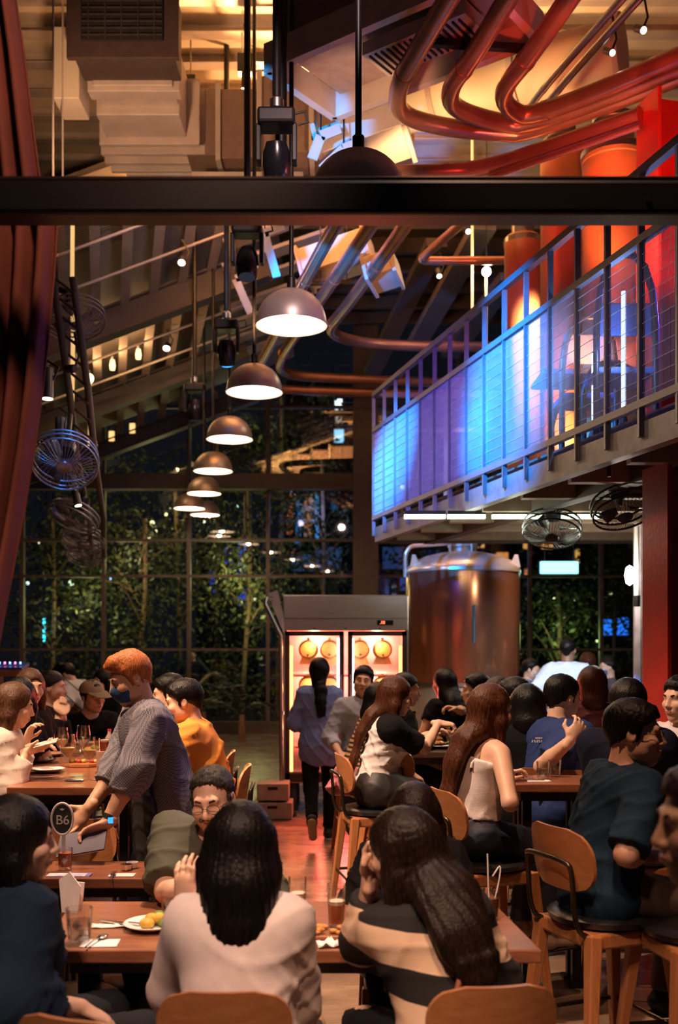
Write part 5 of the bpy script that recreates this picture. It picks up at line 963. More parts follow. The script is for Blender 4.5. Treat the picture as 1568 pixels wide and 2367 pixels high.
for i, (pp, r_, c_) in enumerate(sorted(LG_)):
    p = at(*pp, 24.0); t = thing('garden_lamp', 'small out of focus garden light beyond the glass, %s counting from the left' % pos_w[i], 'lamp', p, group='garden lights'); MB().ball((0, 0, 0), r_ * .0095, 10, 6).build('globe', glow('garden_glow_%d' % i, c_, 3.0), t, smooth=90); MB().cyl((0, 0, -.12), (0, 0, -.02), .012, n=6).build('stem', BLACKM, t)
for (px, py, Y, wt, c_) in ((200, 1400, 22.3, 34, (.95, .9, .35)), (540, 1330, 22.2, 42, (.95, .9, .3)), (400, 1160, 23.2, 34, (1, .75, .3)), (600, 1420, 22.3, 24, (.9, .85, .3)), (300, 1290, 22.2, 22, (1, .75, .35)), (560, 980, 24, 22, (.7, .7, .25)), (1290, 1480, 22.4, 26, (.7, 1, .3)), (720, 1180, 24, 24, (.3, .4, 1)), (1000, 1300, 23, 24, (.15, .3, 1)), (250, 1050, 24, 18, (.9, .7, .25))): bulb(at(px, py, Y), wt * 1.4, c_, .3)
# blue tube, far buildings with lit windows, and blue reflections painted as glowing strips
for i, (px, y0, y1, Y, c_) in enumerate(((102, 1430, 1483, 23.0, (.05, .8, 1)), (1226, 1430, 1480, 22.0, (.05, .5, 1.0)))):
    t = thing('light_tube', ['upright cyan tube light in the garden at far left', 'upright blue tube light in the garden right of the tank'][i], 'lamp', at(px, y1, Y)); MB(t.location).cyl(at(px, y1, Y), at(px, y0, Y), .028, n=10).build('tube', glow('tube_c%d' % i, c_, 4), t, smooth=40); MB(t.location).cyl((*at(px, y1, Y).xy, .0), at(px, y1, Y), .02, n=8).build('post', BLACKM, t)
def building(px0, px1, py, Y, label, wins, wall):
    a, b = at(px0, py, Y), at(px1, py, Y); t = thing('far_building', label, 'building', ((a.x + b.x) / 2, Y + 2, 0)); of = t.location; MB(of).box(((a.x + b.x) / 2, Y + 2, a.z / 2), (b.x - a.x, 4, a.z)).build('wall', wall, t)
    for (x, y, w, h_, c_, s_) in wins: p = at(x, y, Y); MB(of).box((p.x, Y - .02, p.z), (w * Y / F_PX, .06, h_ * Y / F_PX)).build('window', glow('win_%d_%d' % (x, y), c_, s_), t)
    return t
building(660, 830, 880, 48, 'dark far building with blue white lit windows right of the pipes', [(783, 935, 16, 24, (.8, 1, 1), 3), (784, 1008, 22, 30, (.35, .75, 1), 1.3), (783, 972, 14, 18, (.5, .4, .3), .8), (690, 1195, 12, 90, (.05, .2, .6), .6), (712, 1195, 18, 90, (.9, .3, .08), .5), (733, 1195, 8, 100, (.1, .4, 1), .8), (650 + 20, 1190, 14, 90, (.8, .15, .05), .5), (760, 1290, 60, 50, (.05, .1, .25), .5), (700, 1300, 50, 40, (.05, .12, .3), .5)], M('far_wall', (.02, .02, .03), .9))
building(455, 580, 1230, 40, 'low added block with blue reflection strips behind the trees', [(528, 1300, 16, 70, (.02, .06, 1), 1.0), (560, 1290, 20, 90, (.03, .15, 1), 1.1), (492, 1345, 12, 50, (.04, .04, .9), .9), (562, 1380, 22, 40, (.05, .1, .8), .7)], M('far_wall', (.02, .02, .03)))  # made-up block; its glowing strips paint the blue reflections in the glass
building(880, 1480, 1200, 50, 'long dark far building with dim blue and orange windows', [(915, 1290, 60, 50, (.03, .06, .2), .6), (1160, 1285, 30, 16, (1, .35, .08), .8), (1218, 1262, 16, 14, (1, .4, .1), .9), (1335, 1290, 10, 40, (1, .5, .1), .8), (1265, 1262, 26, 14, (1, .4, .1), .9), (1405, 1450, 20, 36, (.02, .2, 1), 1.3), (1440, 1448, 26, 40, (.02, .2, 1), 1.3), (1220, 1322, 14, 14, (1, .3, .1), .8), (1100, 1260, 40, 12, (1, .45, .12), .9), (945, 1350, 40, 30, (.05, .1, .4), .5)], M('far_wall', (.02, .02, .03)))
# ------------------------------------------------------------------ chairs, stools and tables
def panel_mesh(w, h, rc, curve, th, zc, y0, tilt=8):
    """curved plywood panel with rounded corners"""
    rows = 13; cols = 13; V = []; F = []
    for side in (0, 1):
        for i in range(rows):
            v = -h / 2 + h * i / (rows - 1); e = max(0, abs(v) - (h / 2 - rc)); ww = w / 2 - (rc - math.sqrt(max(rc * rc - e * e, 0)))
            for j in range(cols):
                x = ww * (-1 + 2 * j / (cols - 1)); y = y0 + curve * (x / (w / 2)) ** 2 + (th if side else 0) - math.sin(math.radians(tilt)) * v; V.append((x, y, zc + v))
    n = rows * cols
    for i in range(rows - 1):
        for j in range(cols - 1): a = i * cols + j; F.append((a, a + 1, a + cols + 1, a + cols)); F.append((n + a, n + a + cols, n + a + cols + 1, n + a + 1))
    rim = [j for j in range(cols)] + [i * cols + cols - 1 for i in range(1, rows)] + [(rows - 1) * cols + j for j in range(cols - 2, -1, -1)] + [i * cols for i in range(rows - 2, 0, -1)]
    for a, b in zip(rim, rim[1:] + rim[:1]): F.append((b, a, n + a, n + b))
    return V, F
BKT = M('bracket_bronze', (.10, .075, .05), .32, .9, var=.1)
def make_seat(name, sh, back_top, bw, bh, label, loc, rz, group, foot=True, spl=.07):
    t = thing(name, label, 'stool' if 'stool' in name else 'chair', loc, rz, group)
    MB().lathe([(.001, sh - .045), (.17, sh - .045), (.205, sh - .035), (.215, sh - .012), (.20, sh - .002), (.14, sh), (.001, sh)], n=28).build('cushion', LEATHER, t, smooth=50)
    MB().box((0, 0, sh - .075), (.36, .36, .06)).build('seat_frame', LEGW, t, bevel=.01)
    for sx in (-1, 1):
        for sy in (-1, 1): MB().bar((sx * .165, sy * .165, sh - .05), (sx * (.165 + spl), sy * (.165 + spl), 0), .052, .052, (0, 1, 0), .03, .03).build('leg', LEGW, t, bevel=.006)
    if foot:
        f = .165 + spl * .62; z = sh * .40
        MB().tube([(-f, -f, z), (f, -f, z), (f, f, z), (-f, f, z)], .010, 8, True).build('footrest', BKT, t)
    V, F = panel_mesh(bw, bh, min(bh * .42, .10), .045, .013, back_top - bh / 2, -.235); b = MB(); b.add(V, F); b.build('backrest', ORANGEW, t, smooth=40)
    zb = back_top - bh * .52; pts = [(-.15, -.15, sh - .07), (-.15, -.235, sh - .03), (-.15, -.245, zb - .02), (-.13, -.262, zb + .01), (.13, -.262, zb + .01), (.15, -.245, zb - .02), (.15, -.235, sh - .03), (.15, -.15, sh - .07)]
    MB().tube(smooth_path(pts, 2), .0105, 10).build('bracket', BKT, t, smooth=60); return t
def stool(px, Y, rz, label): return copy_tree(STOOL0, None, (PX(px, Y), Y, 0), math.radians(rz), label) if STOOL0 else None
STOOL0 = None; STOOL0 = make_seat('bar_stool', .725, 1.06, .40, .235, 'tall bar stool with ply back under the man in the slate shirt', (PX(1395, 4.02), 4.02, 0), math.radians(-68), 'tall bar stools')
for a in ((1120, 5.0, -72, 'tall bar stool under the woman in the white camisole'), (866, 6.62, -78, 'tall bar stool with a pink bag, under the woman in the raglan tee'), (1228, 6.05, 3, 'tall bar stool under the person with black hair and black top'), (1470, 5.15, -8, 'tall bar stool under the person in the dark navy tee'), (1618, 3.8, 100, 'tall bar stool cut off by the right edge of the picture'), (480, 5.95, 92, 'tall bar stool under the man in the orange tee'), (-22, 5.75, -82, 'tall bar stool under the woman in cream at the left edge'), (925, 7.15, -30, 'tall bar stool with an empty ply back beside the middle table'), (1318, 5.95, -15, 'tall bar stool under the man in the blue polo')): stool(*a)
CH0 = make_seat('dining_chair', .46, .875, .345, .22, 'dining chair behind the woman in the white shirt', (PX(537, 2.82), 2.82, 0), 0, 'dining chairs', False, .03)
for a in ((1092, 2.86, 8, 'dining chair behind the woman in the striped sweater'), (5, 2.78, -35, 'dining chair at the lower left corner behind the woman in dark blue'), (165, 4.95, 178, 'empty dining chair behind the table number sign'), (185, 4.05, 176, 'empty dining chair tucked in before the table number table'), (436, 4.25, 178, 'dining chair under the man in the olive shirt'), (945, 4.2, 180, 'dining chair under the person in black with bowed head'), (283, 2.62, -20, 'dark dining chair low between the two women in front')): copy_tree(CH0, None, (PX(a[0], a[1]), a[1], 0), math.radians(a[2]), a[3]).scale = (1, 1, .76 if 'tucked' in a[3] else 1)
RS0 = thing('round_stool', 'round black cushion stool under the left end of the front table', 'stool', (PX(178, 3.75), 3.75, 0), group='round stools')
MB().lathe([(.001, .40), (.17, .40), (.19, .42), (.195, .45), (.18, .475), (.12, .485), (.001, .485)], n=28).build('cushion', LEATHER, RS0, smooth=50); MB().lathe([(.17, .37), (.175, .40)], n=28).build('rim', LEGW, RS0, smooth=40)
for k in range(4): a = k * math.pi / 2 + .7; MB().bar((.11 * math.cos(a), .11 * math.sin(a), .38), (.19 * math.cos(a), .19 * math.sin(a), 0), .045, .045, (0, 1, 0), .03, .03).build('leg', LEGW, RS0)
copy_tree(RS0, None, (PX(835, 3.06), 3.06, 0), .2, 'round black cushion stool beside the striped sweater woman')
copy_tree(RS0, None, (PX(330, 3.95), 3.95, 0), .5, 'round black cushion stool in the shade under the middle of the front table')
def table(label, x0, x1, y0, y1, h, th=.045, mat=None, legs=4, skew=0.0, inset=.12):
    t = thing('dining_table' if h < .9 else 'high_table', label, 'table', ((x0 + x1) / 2, (y0 + y1) / 2, 0)); of = Vector(t.location); sx = skew * (y1 - y0)
    MB(of).prism([(x0, y0, h - th), (x1, y0, h - th), (x1 + sx, y1, h - th), (x0 + sx, y1, h - th)], (0, 0, th)).build('tabletop', mat or TABLEW, t, bevel=.006)
    MB(of).prism([(x0 + .08, y0 + .06, h - th - .05), (x1 - .08, y0 + .06, h - th - .05), (x1 + sx - .08, y1 - .06, h - th - .05), (x0 + sx + .08, y1 - .06, h - th - .05)], (0, 0, .05)).build('apron', DARKM, t)
    for px_, py_ in ((x0 + inset, y0 + inset), (x1 - inset, y0 + inset), (x1 + sx - inset, y1 - inset), (x0 + sx + inset, y1 - inset)):
        MB(of).bar((px_, py_, h - th), (px_, py_, .0), .045, .045).build('leg', BLACKM, t); MB(of).box((px_, py_, .01), (.09, .09, .02)).build('foot', BLACKM, t)
    return t
table('wide walnut dining table nearest the camera', -.97, .66, 3.37, 4.02, .75, skew=-.1)
table('walnut dining table holding the table number sign', -1.32, -.45, 4.42, 4.78, .75)
table('long high walnut table on the left with wine glasses', PX(15, 5.45), PX(330, 5.45), 5.45, 8.3, 1.0, skew=-.16)
table('dark high table in the middle covered with food', PX(915, 7.3), PX(1110, 7.3), 7.3, 8.1, 1.0, mat=wood('table_dark', (.05, .025, .02), (.09, .045, .03), .35, 6))
table('high walnut table on the right with water glasses', PX(1172, 5.2), PX(1400, 5.2), 5.2, 5.56, 1.05)
table('high table with bottles beside the red column', PX(1425, 7.2), PX(1560, 7.2), 6.8, 7.6, 1.02, mat=M('white_top', (.62, .56, .52), .4))
table('low side table right of the striped sweater woman', .70, 1.0, 3.55, 3.8, .40) if False else None
table('high walnut table whose edge shows behind the slate shirt man', PX(1430, 4.6), PX(1640, 4.6), 4.65, 5.0, 1.0) if False else None
# ------------------------------------------------------------------ things on the tables
WHITE = M('white_china', (.82, .78, .74), .3, var=.03); NAP = M('napkin_paper', (.86, .82, .78), .85, var=.05, bump=.1); CUT = M('cutlery_steel', (.75, .73, .70), .18, 1.0, var=.05)
WATER = thin_glass('water', (.90, .93, .93), .10); BEER = M('amber_beer', (.36, .07, .015), .1, var=.1, coat=.5); FOAM = M('beer_foam', (.75, .62, .48), .8); ICE = thin_glass('ice', (.93, .95, .95), .18, .1); WINE = M('white_wine', (.75, .55, .22), .1, var=0)
def P3(px, py, z): Y = (EYE - z) * F_PX / (py - CY); return Vector((PX(px, Y), Y, z))
def tumbler(p, label, r=.038, h=.095, fill=None, level=.6, ice=False, foam=False, straw=False):
    t = thing('tumbler', label, 'glass', p); MB().lathe([(.001, .003), (r * .80, .003), (r * .84, .008), (r, h), (r * .94, h), (r * .80, .014), (.001, .014)], n=26, caps=False).build('glass', GLASS, t, smooth=50)
    if fill: 
        z = .015 + (h - .02) * level; MB().lathe([(r * .78, .015), (r * (.78 + .15 * level), z)], n=24).build('drink', fill, t, smooth=40)
        if foam: MB().lathe([(r * (.78 + .15 * level), z), (r * (.79 + .15 * level), z + .012)], n=24).build('foam', FOAM, t, smooth=40)
    if ice:
        for k in range(3): MB().box((.012 * math.cos(k * 2.1), .012 * math.sin(k * 2.1), .03 + .016 * k), (.02, .02, .02), Matrix.Rotation(k, 3, 'X') @ Matrix.Rotation(k * 1.3, 3, 'Z')).build('ice_cube', ICE, t)
    if straw:
        for k, d in enumerate(((-.006, .0, .23), (.03, .0, .21))): MB().tube(smooth_path([(0, 0, .02), (d[0], 0, .12), (d[0] * 1.4, 0, d[2]), (d[0] - .02 if k else d[0] * 1.5, 0, d[2] - .05 if k else d[2] + .01)], 2), .0028, 6).build('straw', M('clear_straw', (.8, .78, .76), .3), t, smooth=60)
    return t
def wine_glass(p, label, fill=WINE, s=1.0):
    t = thing('wine_glass', label, 'glass', p); MB().lathe([(.034 * s, 0), (.034 * s, .003), (.006 * s, .008), (.0045 * s, .085 * s), (.012 * s, .095 * s), (.036 * s, .13 * s), (.040 * s, .16 * s), (.033 * s, .215 * s), (.031 * s, .215 * s), (.038 * s, .16 * s), (.033 * s, .13 * s), (.006 * s, .10 * s)], n=26, caps=False).build('glass', GLASS, t, smooth=50)
    if fill: MB().lathe([(.008 * s, .102 * s), (.032 * s, .13 * s), (.036 * s, .15 * s)], n=22).build('wine', fill, t, smooth=40)
    return t
def plate(p, label, r=.11, mat=None, food=None, seed=3):
    t = thing('plate', label, 'plate', p); MB().lathe([(.001, .004), (r * .6, .004), (r * .95, .018), (r, .022), (r * .98, .024), (r * .62, .010), (.001, .010)], n=32, caps=False).build('dish', mat or WHITE, t, smooth=50)
    if food:
        rr = random.Random(seed)
        for k in range(9):
            a = rr.uniform(0, 6.28); d = rr.uniform(0, r * .5); MB().ball((d * math.cos(a), d * math.sin(a), .022 + rr.uniform(0, .02)), rr.uniform(.018, .03), 9, 6, (1, rr.uniform(.7, 1.2), .7)).build('food_piece', food[k % len(food)], t, smooth=60)
    return t
def napkin(p, label, w=.13, d=.09, rz=0, crumple=0.0, h=.004):
    t = thing('napkin', label, 'napkin', p, rz)
    r = np.random.RandomState(int(abs(p[0] * 977)) % 999); n = 9; V = []; 
    for i in range(n):
        for j in range(n): V.append((w * (i / (n - 1) - .5), d * (j / (n - 1) - .5), h + crumple * abs(r.normal()) ))
    F = [(i * n + j, (i + 1) * n + j, (i + 1) * n + j + 1, i * n + j + 1) for i in range(n - 1) for j in range(n - 1)]; o = npmesh('paper', V, F, NAP, t, smooth=crumple == 0); o.modifiers.new('thick', 'SOLIDIFY').thickness = .003; return t
def cutlery(kind, p, label, rz=0):
    t = thing(kind, label, 'cutlery', p, rz)
    if kind == 'spoon': MB().ball((0, .0, .006), .022, 14, 8, (.8, 1.2, .22)).build('bowl', CUT, t, smooth=80); MB().tube([(0, -.02, .006), (0, -.07, .012), (0, -.13, .006)], .003, 8).build('handle', CUT, t, smooth=60)
    elif kind == 'fork':
        MB().tube([(0, -.02, .006), (0, -.08, .010), (0, -.13, .006)], .003, 8).build('handle', CUT, t, smooth=60); MB().box((0, -.008, .006), (.022, .03, .003)).build('neck', CUT, t)
        for k in range(4): MB().box((-.009 + .006 * k, .027, .006), (.003, .045, .003)).build('tine', CUT, t)
    else: MB().box((0, .03, .004), (.016, .11, .002)).build('blade', CUT, t); MB().box((0, -.06, .005), (.012, .08, .006)).build('handle', CUT, t)
    return t
def bottle(p, label, r=.028, h=.2, col=None, cap=None, lab=None):
    t = thing('bottle', label, 'bottle', p); MB().lathe([(r * .95, 0), (r, .006), (r, h * .58), (r * .9, h * .66), (r * .40, h * .80), (r * .36, h * .94)], n=22).build('bottle_body', col or GLASS, t, smooth=40); MB().lathe([(r * .44, h * .93), (r * .44, h)], n=16).build('cap', cap or BLACKM, t, smooth=40)
    if lab: MB().lathe([(r * 1.01, h * .15), (r * 1.01, h * .5)], n=22, caps=False).build('paper_label', lab, t, smooth=40)
    return t
FRY = M('fried_crust', (.50, .22, .06), .7, var=.4, scale=60, bump=.5, bscale=90); YEL = M('yellow_food', (.70, .42, .06), .6, var=.3, scale=50); GRN = M('green_garnish', (.14, .22, .04), .6, var=.3); TOM = M('tomato_red', (.45, .06, .03), .4)
# front table
z = .75
tumbler(P3(183, 2178, z), 'ice water tumbler on the front table beside the dark blue top', .045, .115, WATER, .62, True)
napkin(P3(232, 2182, z), 'square paper napkin under the spoon on the front table', .12, .085, .05); cutlery('spoon', P3(238, 2168, z + .006), 'steel spoon lying on the square napkin', math.radians(-12))
napkin(P3(262, 2142, z), 'crumpled napkin with cutlery left of the food plate', .15, .05, .1, .004); cutlery('knife', P3(275, 2134, z + .012), 'knife resting on the crumpled napkin', math.radians(70))
plate(P3(352, 2146, z), 'white plate with golden fried food on the front table', .10, None, [YEL, FRY, YEL, GRN]); tumbler(P3(386, 2118, z), 'small clear glass beside the raised hand on the front table', .022, .07)
tumbler(P3(688, 2122, z), 'beer glass half hidden by the long black hair', .034, .150, BEER, .5, foam=True); tumbler(P3(778, 2142, z), 'beer glass with amber beer beside the striped sleeve', .034, .150, BEER, .5, foam=True)
p = P3(775, 2166, z); t = thing('food_board', 'wooden board with shredded fried food between the two women', 'food', p); MB().box((0, 0, .008), (.22, .10, .016)).build('board', TABLEW, t, bevel=.005)
rr = random.Random(5)
for k in range(14): MB().ball((rr.uniform(-.09, .09), rr.uniform(-.035, .035), .022 + rr.uniform(0, .008)), rr.uniform(.008, .016), 7, 5, (1.4, 1, .6)).build('food_piece', FRY, t, smooth=60)
napkin(P3(768, 2188, z + .0), 'crumpled white napkin at the table edge between the two women', .10, .05, .2, .012)
tumbler(P3(1133, 2128, z), 'brown drink with a curled straw right of the striped sweater', .034, .105, M('brown_drink', (.20, .07, .03), .2), .8, straw=True)
p = P3(158, 2112, z); t = thing('folded_card', 'tall folded white card standing by the water tumbler', 'card', p); MB().prism([(-.03, .02, 0), (.035, .0, 0), (.045, .0, .10), (.0, .02, .15), (-.04, .02, .12)], (.0, .006, 0)).build('card_leaf', NAP, t); MB().prism([(-.03, .026, 0), (.035, .06, 0), (.045, .06, .10), (-.04, .026, .12)], (.0, .006, 0)).build('card_leaf', NAP, t)
p = P3(40, 2166, z); 
# second table with the number sign
p = P3(151, 2010, z); tumbler(p, 'tumbler full of red pebbles that holds the table number sign', .034, .095, M('red_pebbles', (.50, .13, .06), .6, var=.6, scale=90, bump=.6, bscale=90), .8)
SG = p + Vector((-.012, -.003, 0)); t = thing('table_sign', 'round table number sign reading B6 on a white stick', 'sign', SG)
MB().box((.006, 0, .11), (.016, .006, .16)).build('stick', WHITE, t); RD = Matrix.Rotation(math.pi / 2, 3, 'X')
d_ = MB(); n = 36; rx, rz_ = .046, .068; cz = .225
d_.prism([(rx * math.cos(a), -.004, cz + rz_ * math.sin(a)) for a in [2 * math.pi * i / n for i in range(n)]], (0, .008, 0)).build('disc', M('sign_charcoal', (.05, .055, .05), .5), t)
MB().tube([(rx * 1.03 * math.cos(a), -.002, cz + rz_ * 1.02 * math.sin(a)) for a in [2 * math.pi * i / n for i in range(n)]], .0055, 8, True).build('border', WHITE, t, smooth=60)
text_part('B6', .058, 'number', WHITE, t, RX90, (.002, -.0055, cz - .006)); MB().prism([(-.012, -.006, cz + .046), (-.004, -.006, cz + .038), (.004, -.006, cz + .038), (.012, -.006, cz + .046), (.004, -.006, cz + .044), (0, -.006, cz + .049), (-.004, -.006, cz + .044)], (0, .002, 0)).build('emblem', WHITE, t)
p = P3(160, 2024, z); t = thing('leaflet', 'pastel printed leaflet lying on the number table', 'leaflet', p)
def print_mat(name, cols):
    m, nt, pr = nodes(name); tc = N(nt, 'ShaderNodeTexCoord'); vo = N(nt, 'ShaderNodeTexVoronoi', i_Scale=26.0); L(nt, tc.outputs['Object'], vo.inputs['Vector']); cr = N(nt, 'ShaderNodeValToRGB'); cr.color_ramp.interpolation = 'CONSTANT'; el = cr.color_ramp.elements; el[0].color = (*cols[0], 1); el[1].color = (*cols[-1], 1); el[1].position = .85
    for i, c in enumerate(cols[1:-1]): e = el.new((i + 1) / len(cols)); e.color = (*c, 1)
    sp = N(nt, 'ShaderNodeSeparateColor'); L(nt, vo.outputs['Color'], sp.inputs[0]); L(nt, sp.outputs[0], cr.inputs[0]); L(nt, cr.outputs[0], pr.inputs['Base Color']); return m
MB().box((0, 0, .0025), (.185, .06, .004)).build('sheet', print_mat('leaflet_print', [(.62, .55, .85), (.85, .85, .9), (.5, .8, .8), (.8, .78, .6), (.7, .62, .9)]), t); MB().box((.085, .0, .0055), (.02, .055, .002)).build('corner_panel', M('corner_violet', (.25, .2, .5), .6), t)
napkin(P3(282, 2024, z), 'white napkin under the fork on the number table', .11, .06, 0); cutlery('fork', P3(262, 2022, z + .006), 'steel fork on the napkin of the number table', .1)
for i, px in enumerate((292, 306)):
    p = P3(px, 2012 - 5 * i, z); t = thing('sauce_bowl', ['small steel sauce bowl near the fork', 'small white sauce bowl behind the steel one'][i], 'bowl', p); MB().lathe([(.012, 0), (.02, .003), (.026, .028), (.024, .028), (.018, .008), (.001, .008)], n=20, caps=False).build('bowl', CUT if i == 0 else WHITE, t, smooth=50); MB().lathe([(.001, .018), (.021, .018)], n=20, caps=False).build('sauce', M('dark_sauce', (.05, .02, .012), .2), t)
# long high table on the left
z = 1.0
for i, (px, py, lb) in enumerate(((157, 1797, 'front wine glass of pale wine on the long high table'), (205, 1804, 'wine glass right of the pale wine on the long high table'), (142, 1772, 'wine glass behind the front one on the long high table'), (193, 1765, 'empty wine glass further back on the long high table'))): wine_glass(P3(px, py, z), lb, WINE if i < 3 else None, 1.12)
tumbler(P3(243, 1752, z), 'glass of red beer with foam behind the waiter on the long table', .04, .13, BEER, .85, foam=True); bottle(P3(253, 1742, z), 'squeeze bottle with a red cap beside the red beer', .03, .17, M('squeeze_clear', (.55, .40, .36), .4), M('cap_red', (.70, .03, .04), .4)); bottle(P3(87, 1762, z), 'small pepper mill bottle between the two phone hands', .018, .12, WHITE, M('mill_tan', (.55, .40, .30), .5))
p = P3(240, 1790, z); t = thing('menu_card', 'upright paper menu card in a holder beside the waiter', 'menu', p); MB().box((0, 0, .075), (.085, .004, .12), Matrix.Rotation(.15, 3, 'X')).build('card', M('kraft_card', (.72, .55, .45), .8), t); MB().box((0, 0, .008), (.09, .04, .016)).build('holder', CUT, t)
for i, (px, py) in enumerate(((237, 1797), (250, 1795), (262, 1790))): tumbler(P3(px, py, z), ['low cut glass in front of the menu card', 'second low cut glass beside the waiter apron', 'third low cut glass hidden by the waiter'][i], .028, .06)
p = P3(195, 1770, z); t = thing('serving_board', 'octagonal wooden board with yellow snacks on the long table', 'board', p); MB().prism([(.14 * math.cos(a), .12 * math.sin(a), .004) for a in [2 * math.pi * (i + .5) / 8 for i in range(8)]], (0, 0, .016)).build('board', LEGW, t)
for k in range(7): MB().ball((-.08 + .026 * k, .02 * math.sin(k * 2), .03), .018, 8, 6, (1, 1, .7)).build('snack', (YEL, FRY, TOM)[k % 3], t, smooth=60)
plate(P3(110, 1785, z), 'shallow white bowl on the long table before the phone hands', .10); plate(P3(95, 1762, z), 'grey plate with small food bits behind the white bowl', .10, M('grey_china', (.22, .22, .24), .35), [FRY, WHITE, GRN]); plate(P3(120, 1748, z), 'brown plate far back on the long table', .09, M('brown_china', (.35, .2, .12), .4))
napkin(P3(108, 1800, z), 'long folded napkin at the front of the long table', .2, .03, -.05, 0, .012); cutlery('knife', P3(108, 1806, z), 'dark handled knife along the table edge at left', math.radians(88)); p = P3(172, 1806, z); t = thing('mobile_phone', 'phone lying face up on the long table edge', 'phone', p); MB().box((0, 0, .005), (.095, .05, .008)).build('phone_body', M('phone_blue', (.06, .07, .16), .2), t, bevel=.003); MB().box((0, 0, .0095), (.088, .045, .001)).build('screen', M('phone_screen', (.02, .02, .03), .1), t)
napkin(P3(235, 1803, z), 'white napkin corner near the waiter apron', .1, .03, 0); tumbler(P3(175, 1748, z), 'water tumbler in the middle of the long table', .03, .09, WATER, .6); plate(P3(210, 1742, z), 'far dish of mixed snacks on the long table', .09, None, [YEL, TOM, GRN])
# middle table
p = P3(965, 1733, z); t = thing('sizzling_pan', 'black round pan with food on the middle table', 'pan', p); MB().lathe([(.001, .01), (.10, .01), (.125, .04), (.12, .04), (.097, .018), (.001, .018)], n=28, caps=False).build('pan', BLACKM, t, smooth=50); MB().bar((.12, 0, .035), (.22, .02, .04), .02, .012).build('handle', BLACKM, t)
plate(P3(1020, 1728, z), 'white plate with colourful starters on the middle table', .14, None, [FRY, TOM, GRN, YEL, WHITE], 8); p = P3(1010, 1718, z); t = thing('roast_chicken', 'heap of golden fried chicken on the middle table', 'food', p)
for k in range(9): MB().ball((.09 * math.cos(k * 2.4) * (k % 3) / 2, .05 * math.sin(k * 1.7), .03 + .022 * (k % 3)), .035, 9, 6, (1.3, 1, .8)).build('chicken_piece', FRY, t, smooth=60)
for i, (px, py) in enumerate(((1048, 1735), (1062, 1727), (1042, 1722))): tumbler(P3(px, py, z), ['front water tumbler at the right of the middle table', 'water tumbler behind the camisole hair on the middle table', 'farthest water tumbler on the middle table'][i], .036, .095, WATER, .5, True)
for i, (px, py) in enumerate(((925, 1720), (945, 1716))):
    p = P3(px, py, z); t = thing('candle_jar', ['glowing candle jar at the left of the middle table', 'second glowing candle jar on the middle table'][i], 'candle', p); MB().lathe([(.024, 0), (.028, .05), (.026, .05), (.022, .004)], n=16, caps=False).build('jar', thin_glass('amber_glass', (1, .5, .3), .08), t, smooth=50); MB().lathe([(.001, .02), (.02, .02), (.02, .03)], n=12).build('wax', glow('candle_glow', (1, .4, .15), 3), t)
    bulb(p + Vector((0, 0, .09)), 1.2, (1, .4, .15), .02)
bottle(P3(958, 1715, z), 'green glass bottle at the back of the middle table', .03, .24, M('green_glass', (.06, .16, .05), .1, var=0)); plate(P3(985, 1712, z), 'black bowl far back on the middle table', .07, BLACKM)
# table on the right
z = 1.05
tumbler(P3(1256, 1801, z), 'water tumbler on the right high table before the polo man', .036, .092, WATER, .55); tumbler(P3(1283, 1796, z), 'second water tumbler half hidden by the slate shirt', .036, .092, WATER, .55); napkin(P3(1246, 1806, z), 'white paper mat under the water tumbler at right', .12, .06, 0); cutlery('knife', P3(1213, 1804, z + .004), 'dark handled knife on the right high table', math.radians(86))
# bottles by the red column
z = 1.02
for i, (px, h_, c_) in enumerate(((1478, .24, 'y'), (1490, .19, 'g'), (1464, .18, 'w'), (1502, .15, 'w'))): bottle(P3(px, 1738 - 3 * (i % 2), z), ['tall yellow sauce bottle beside the red column', 'pale bottle right of the yellow sauce bottle', 'clear bottle left of the yellow sauce bottle', 'short clear bottle nearest the red column'][i], .024, h_, {'y': M('mustard', (.72, .48, .08), .35), 'g': M('pale_bottle', (.60, .50, .45), .3), 'w': GLASS}[c_], WHITE, M('label_blue', (.3, .35, .6), .6) if i < 2 else None)
for i, px in enumerate((1470, 1485, 1498)): tumbler(P3(px, 1744, z), ['left tumbler in front of the sauce bottles', 'middle tumbler in front of the sauce bottles', 'right tumbler in front of the sauce bottles'][i], .03, .085, WATER, .4)
p = P3(1500, 1742, z); t = thing('menu_stand', 'violet upright menu stand beside the red column', 'menu', p); MB().prism([(-.012, 0, 0), (.012, 0, 0), (.03, 0, .11), (.006, 0, .13)], (0, .004, 0)).build('card', M('violet_card', (.22, .12, .40), .6), t); MB().box((0, .01, .004), (.05, .04, .008)).build('foot', BLACKM, t)
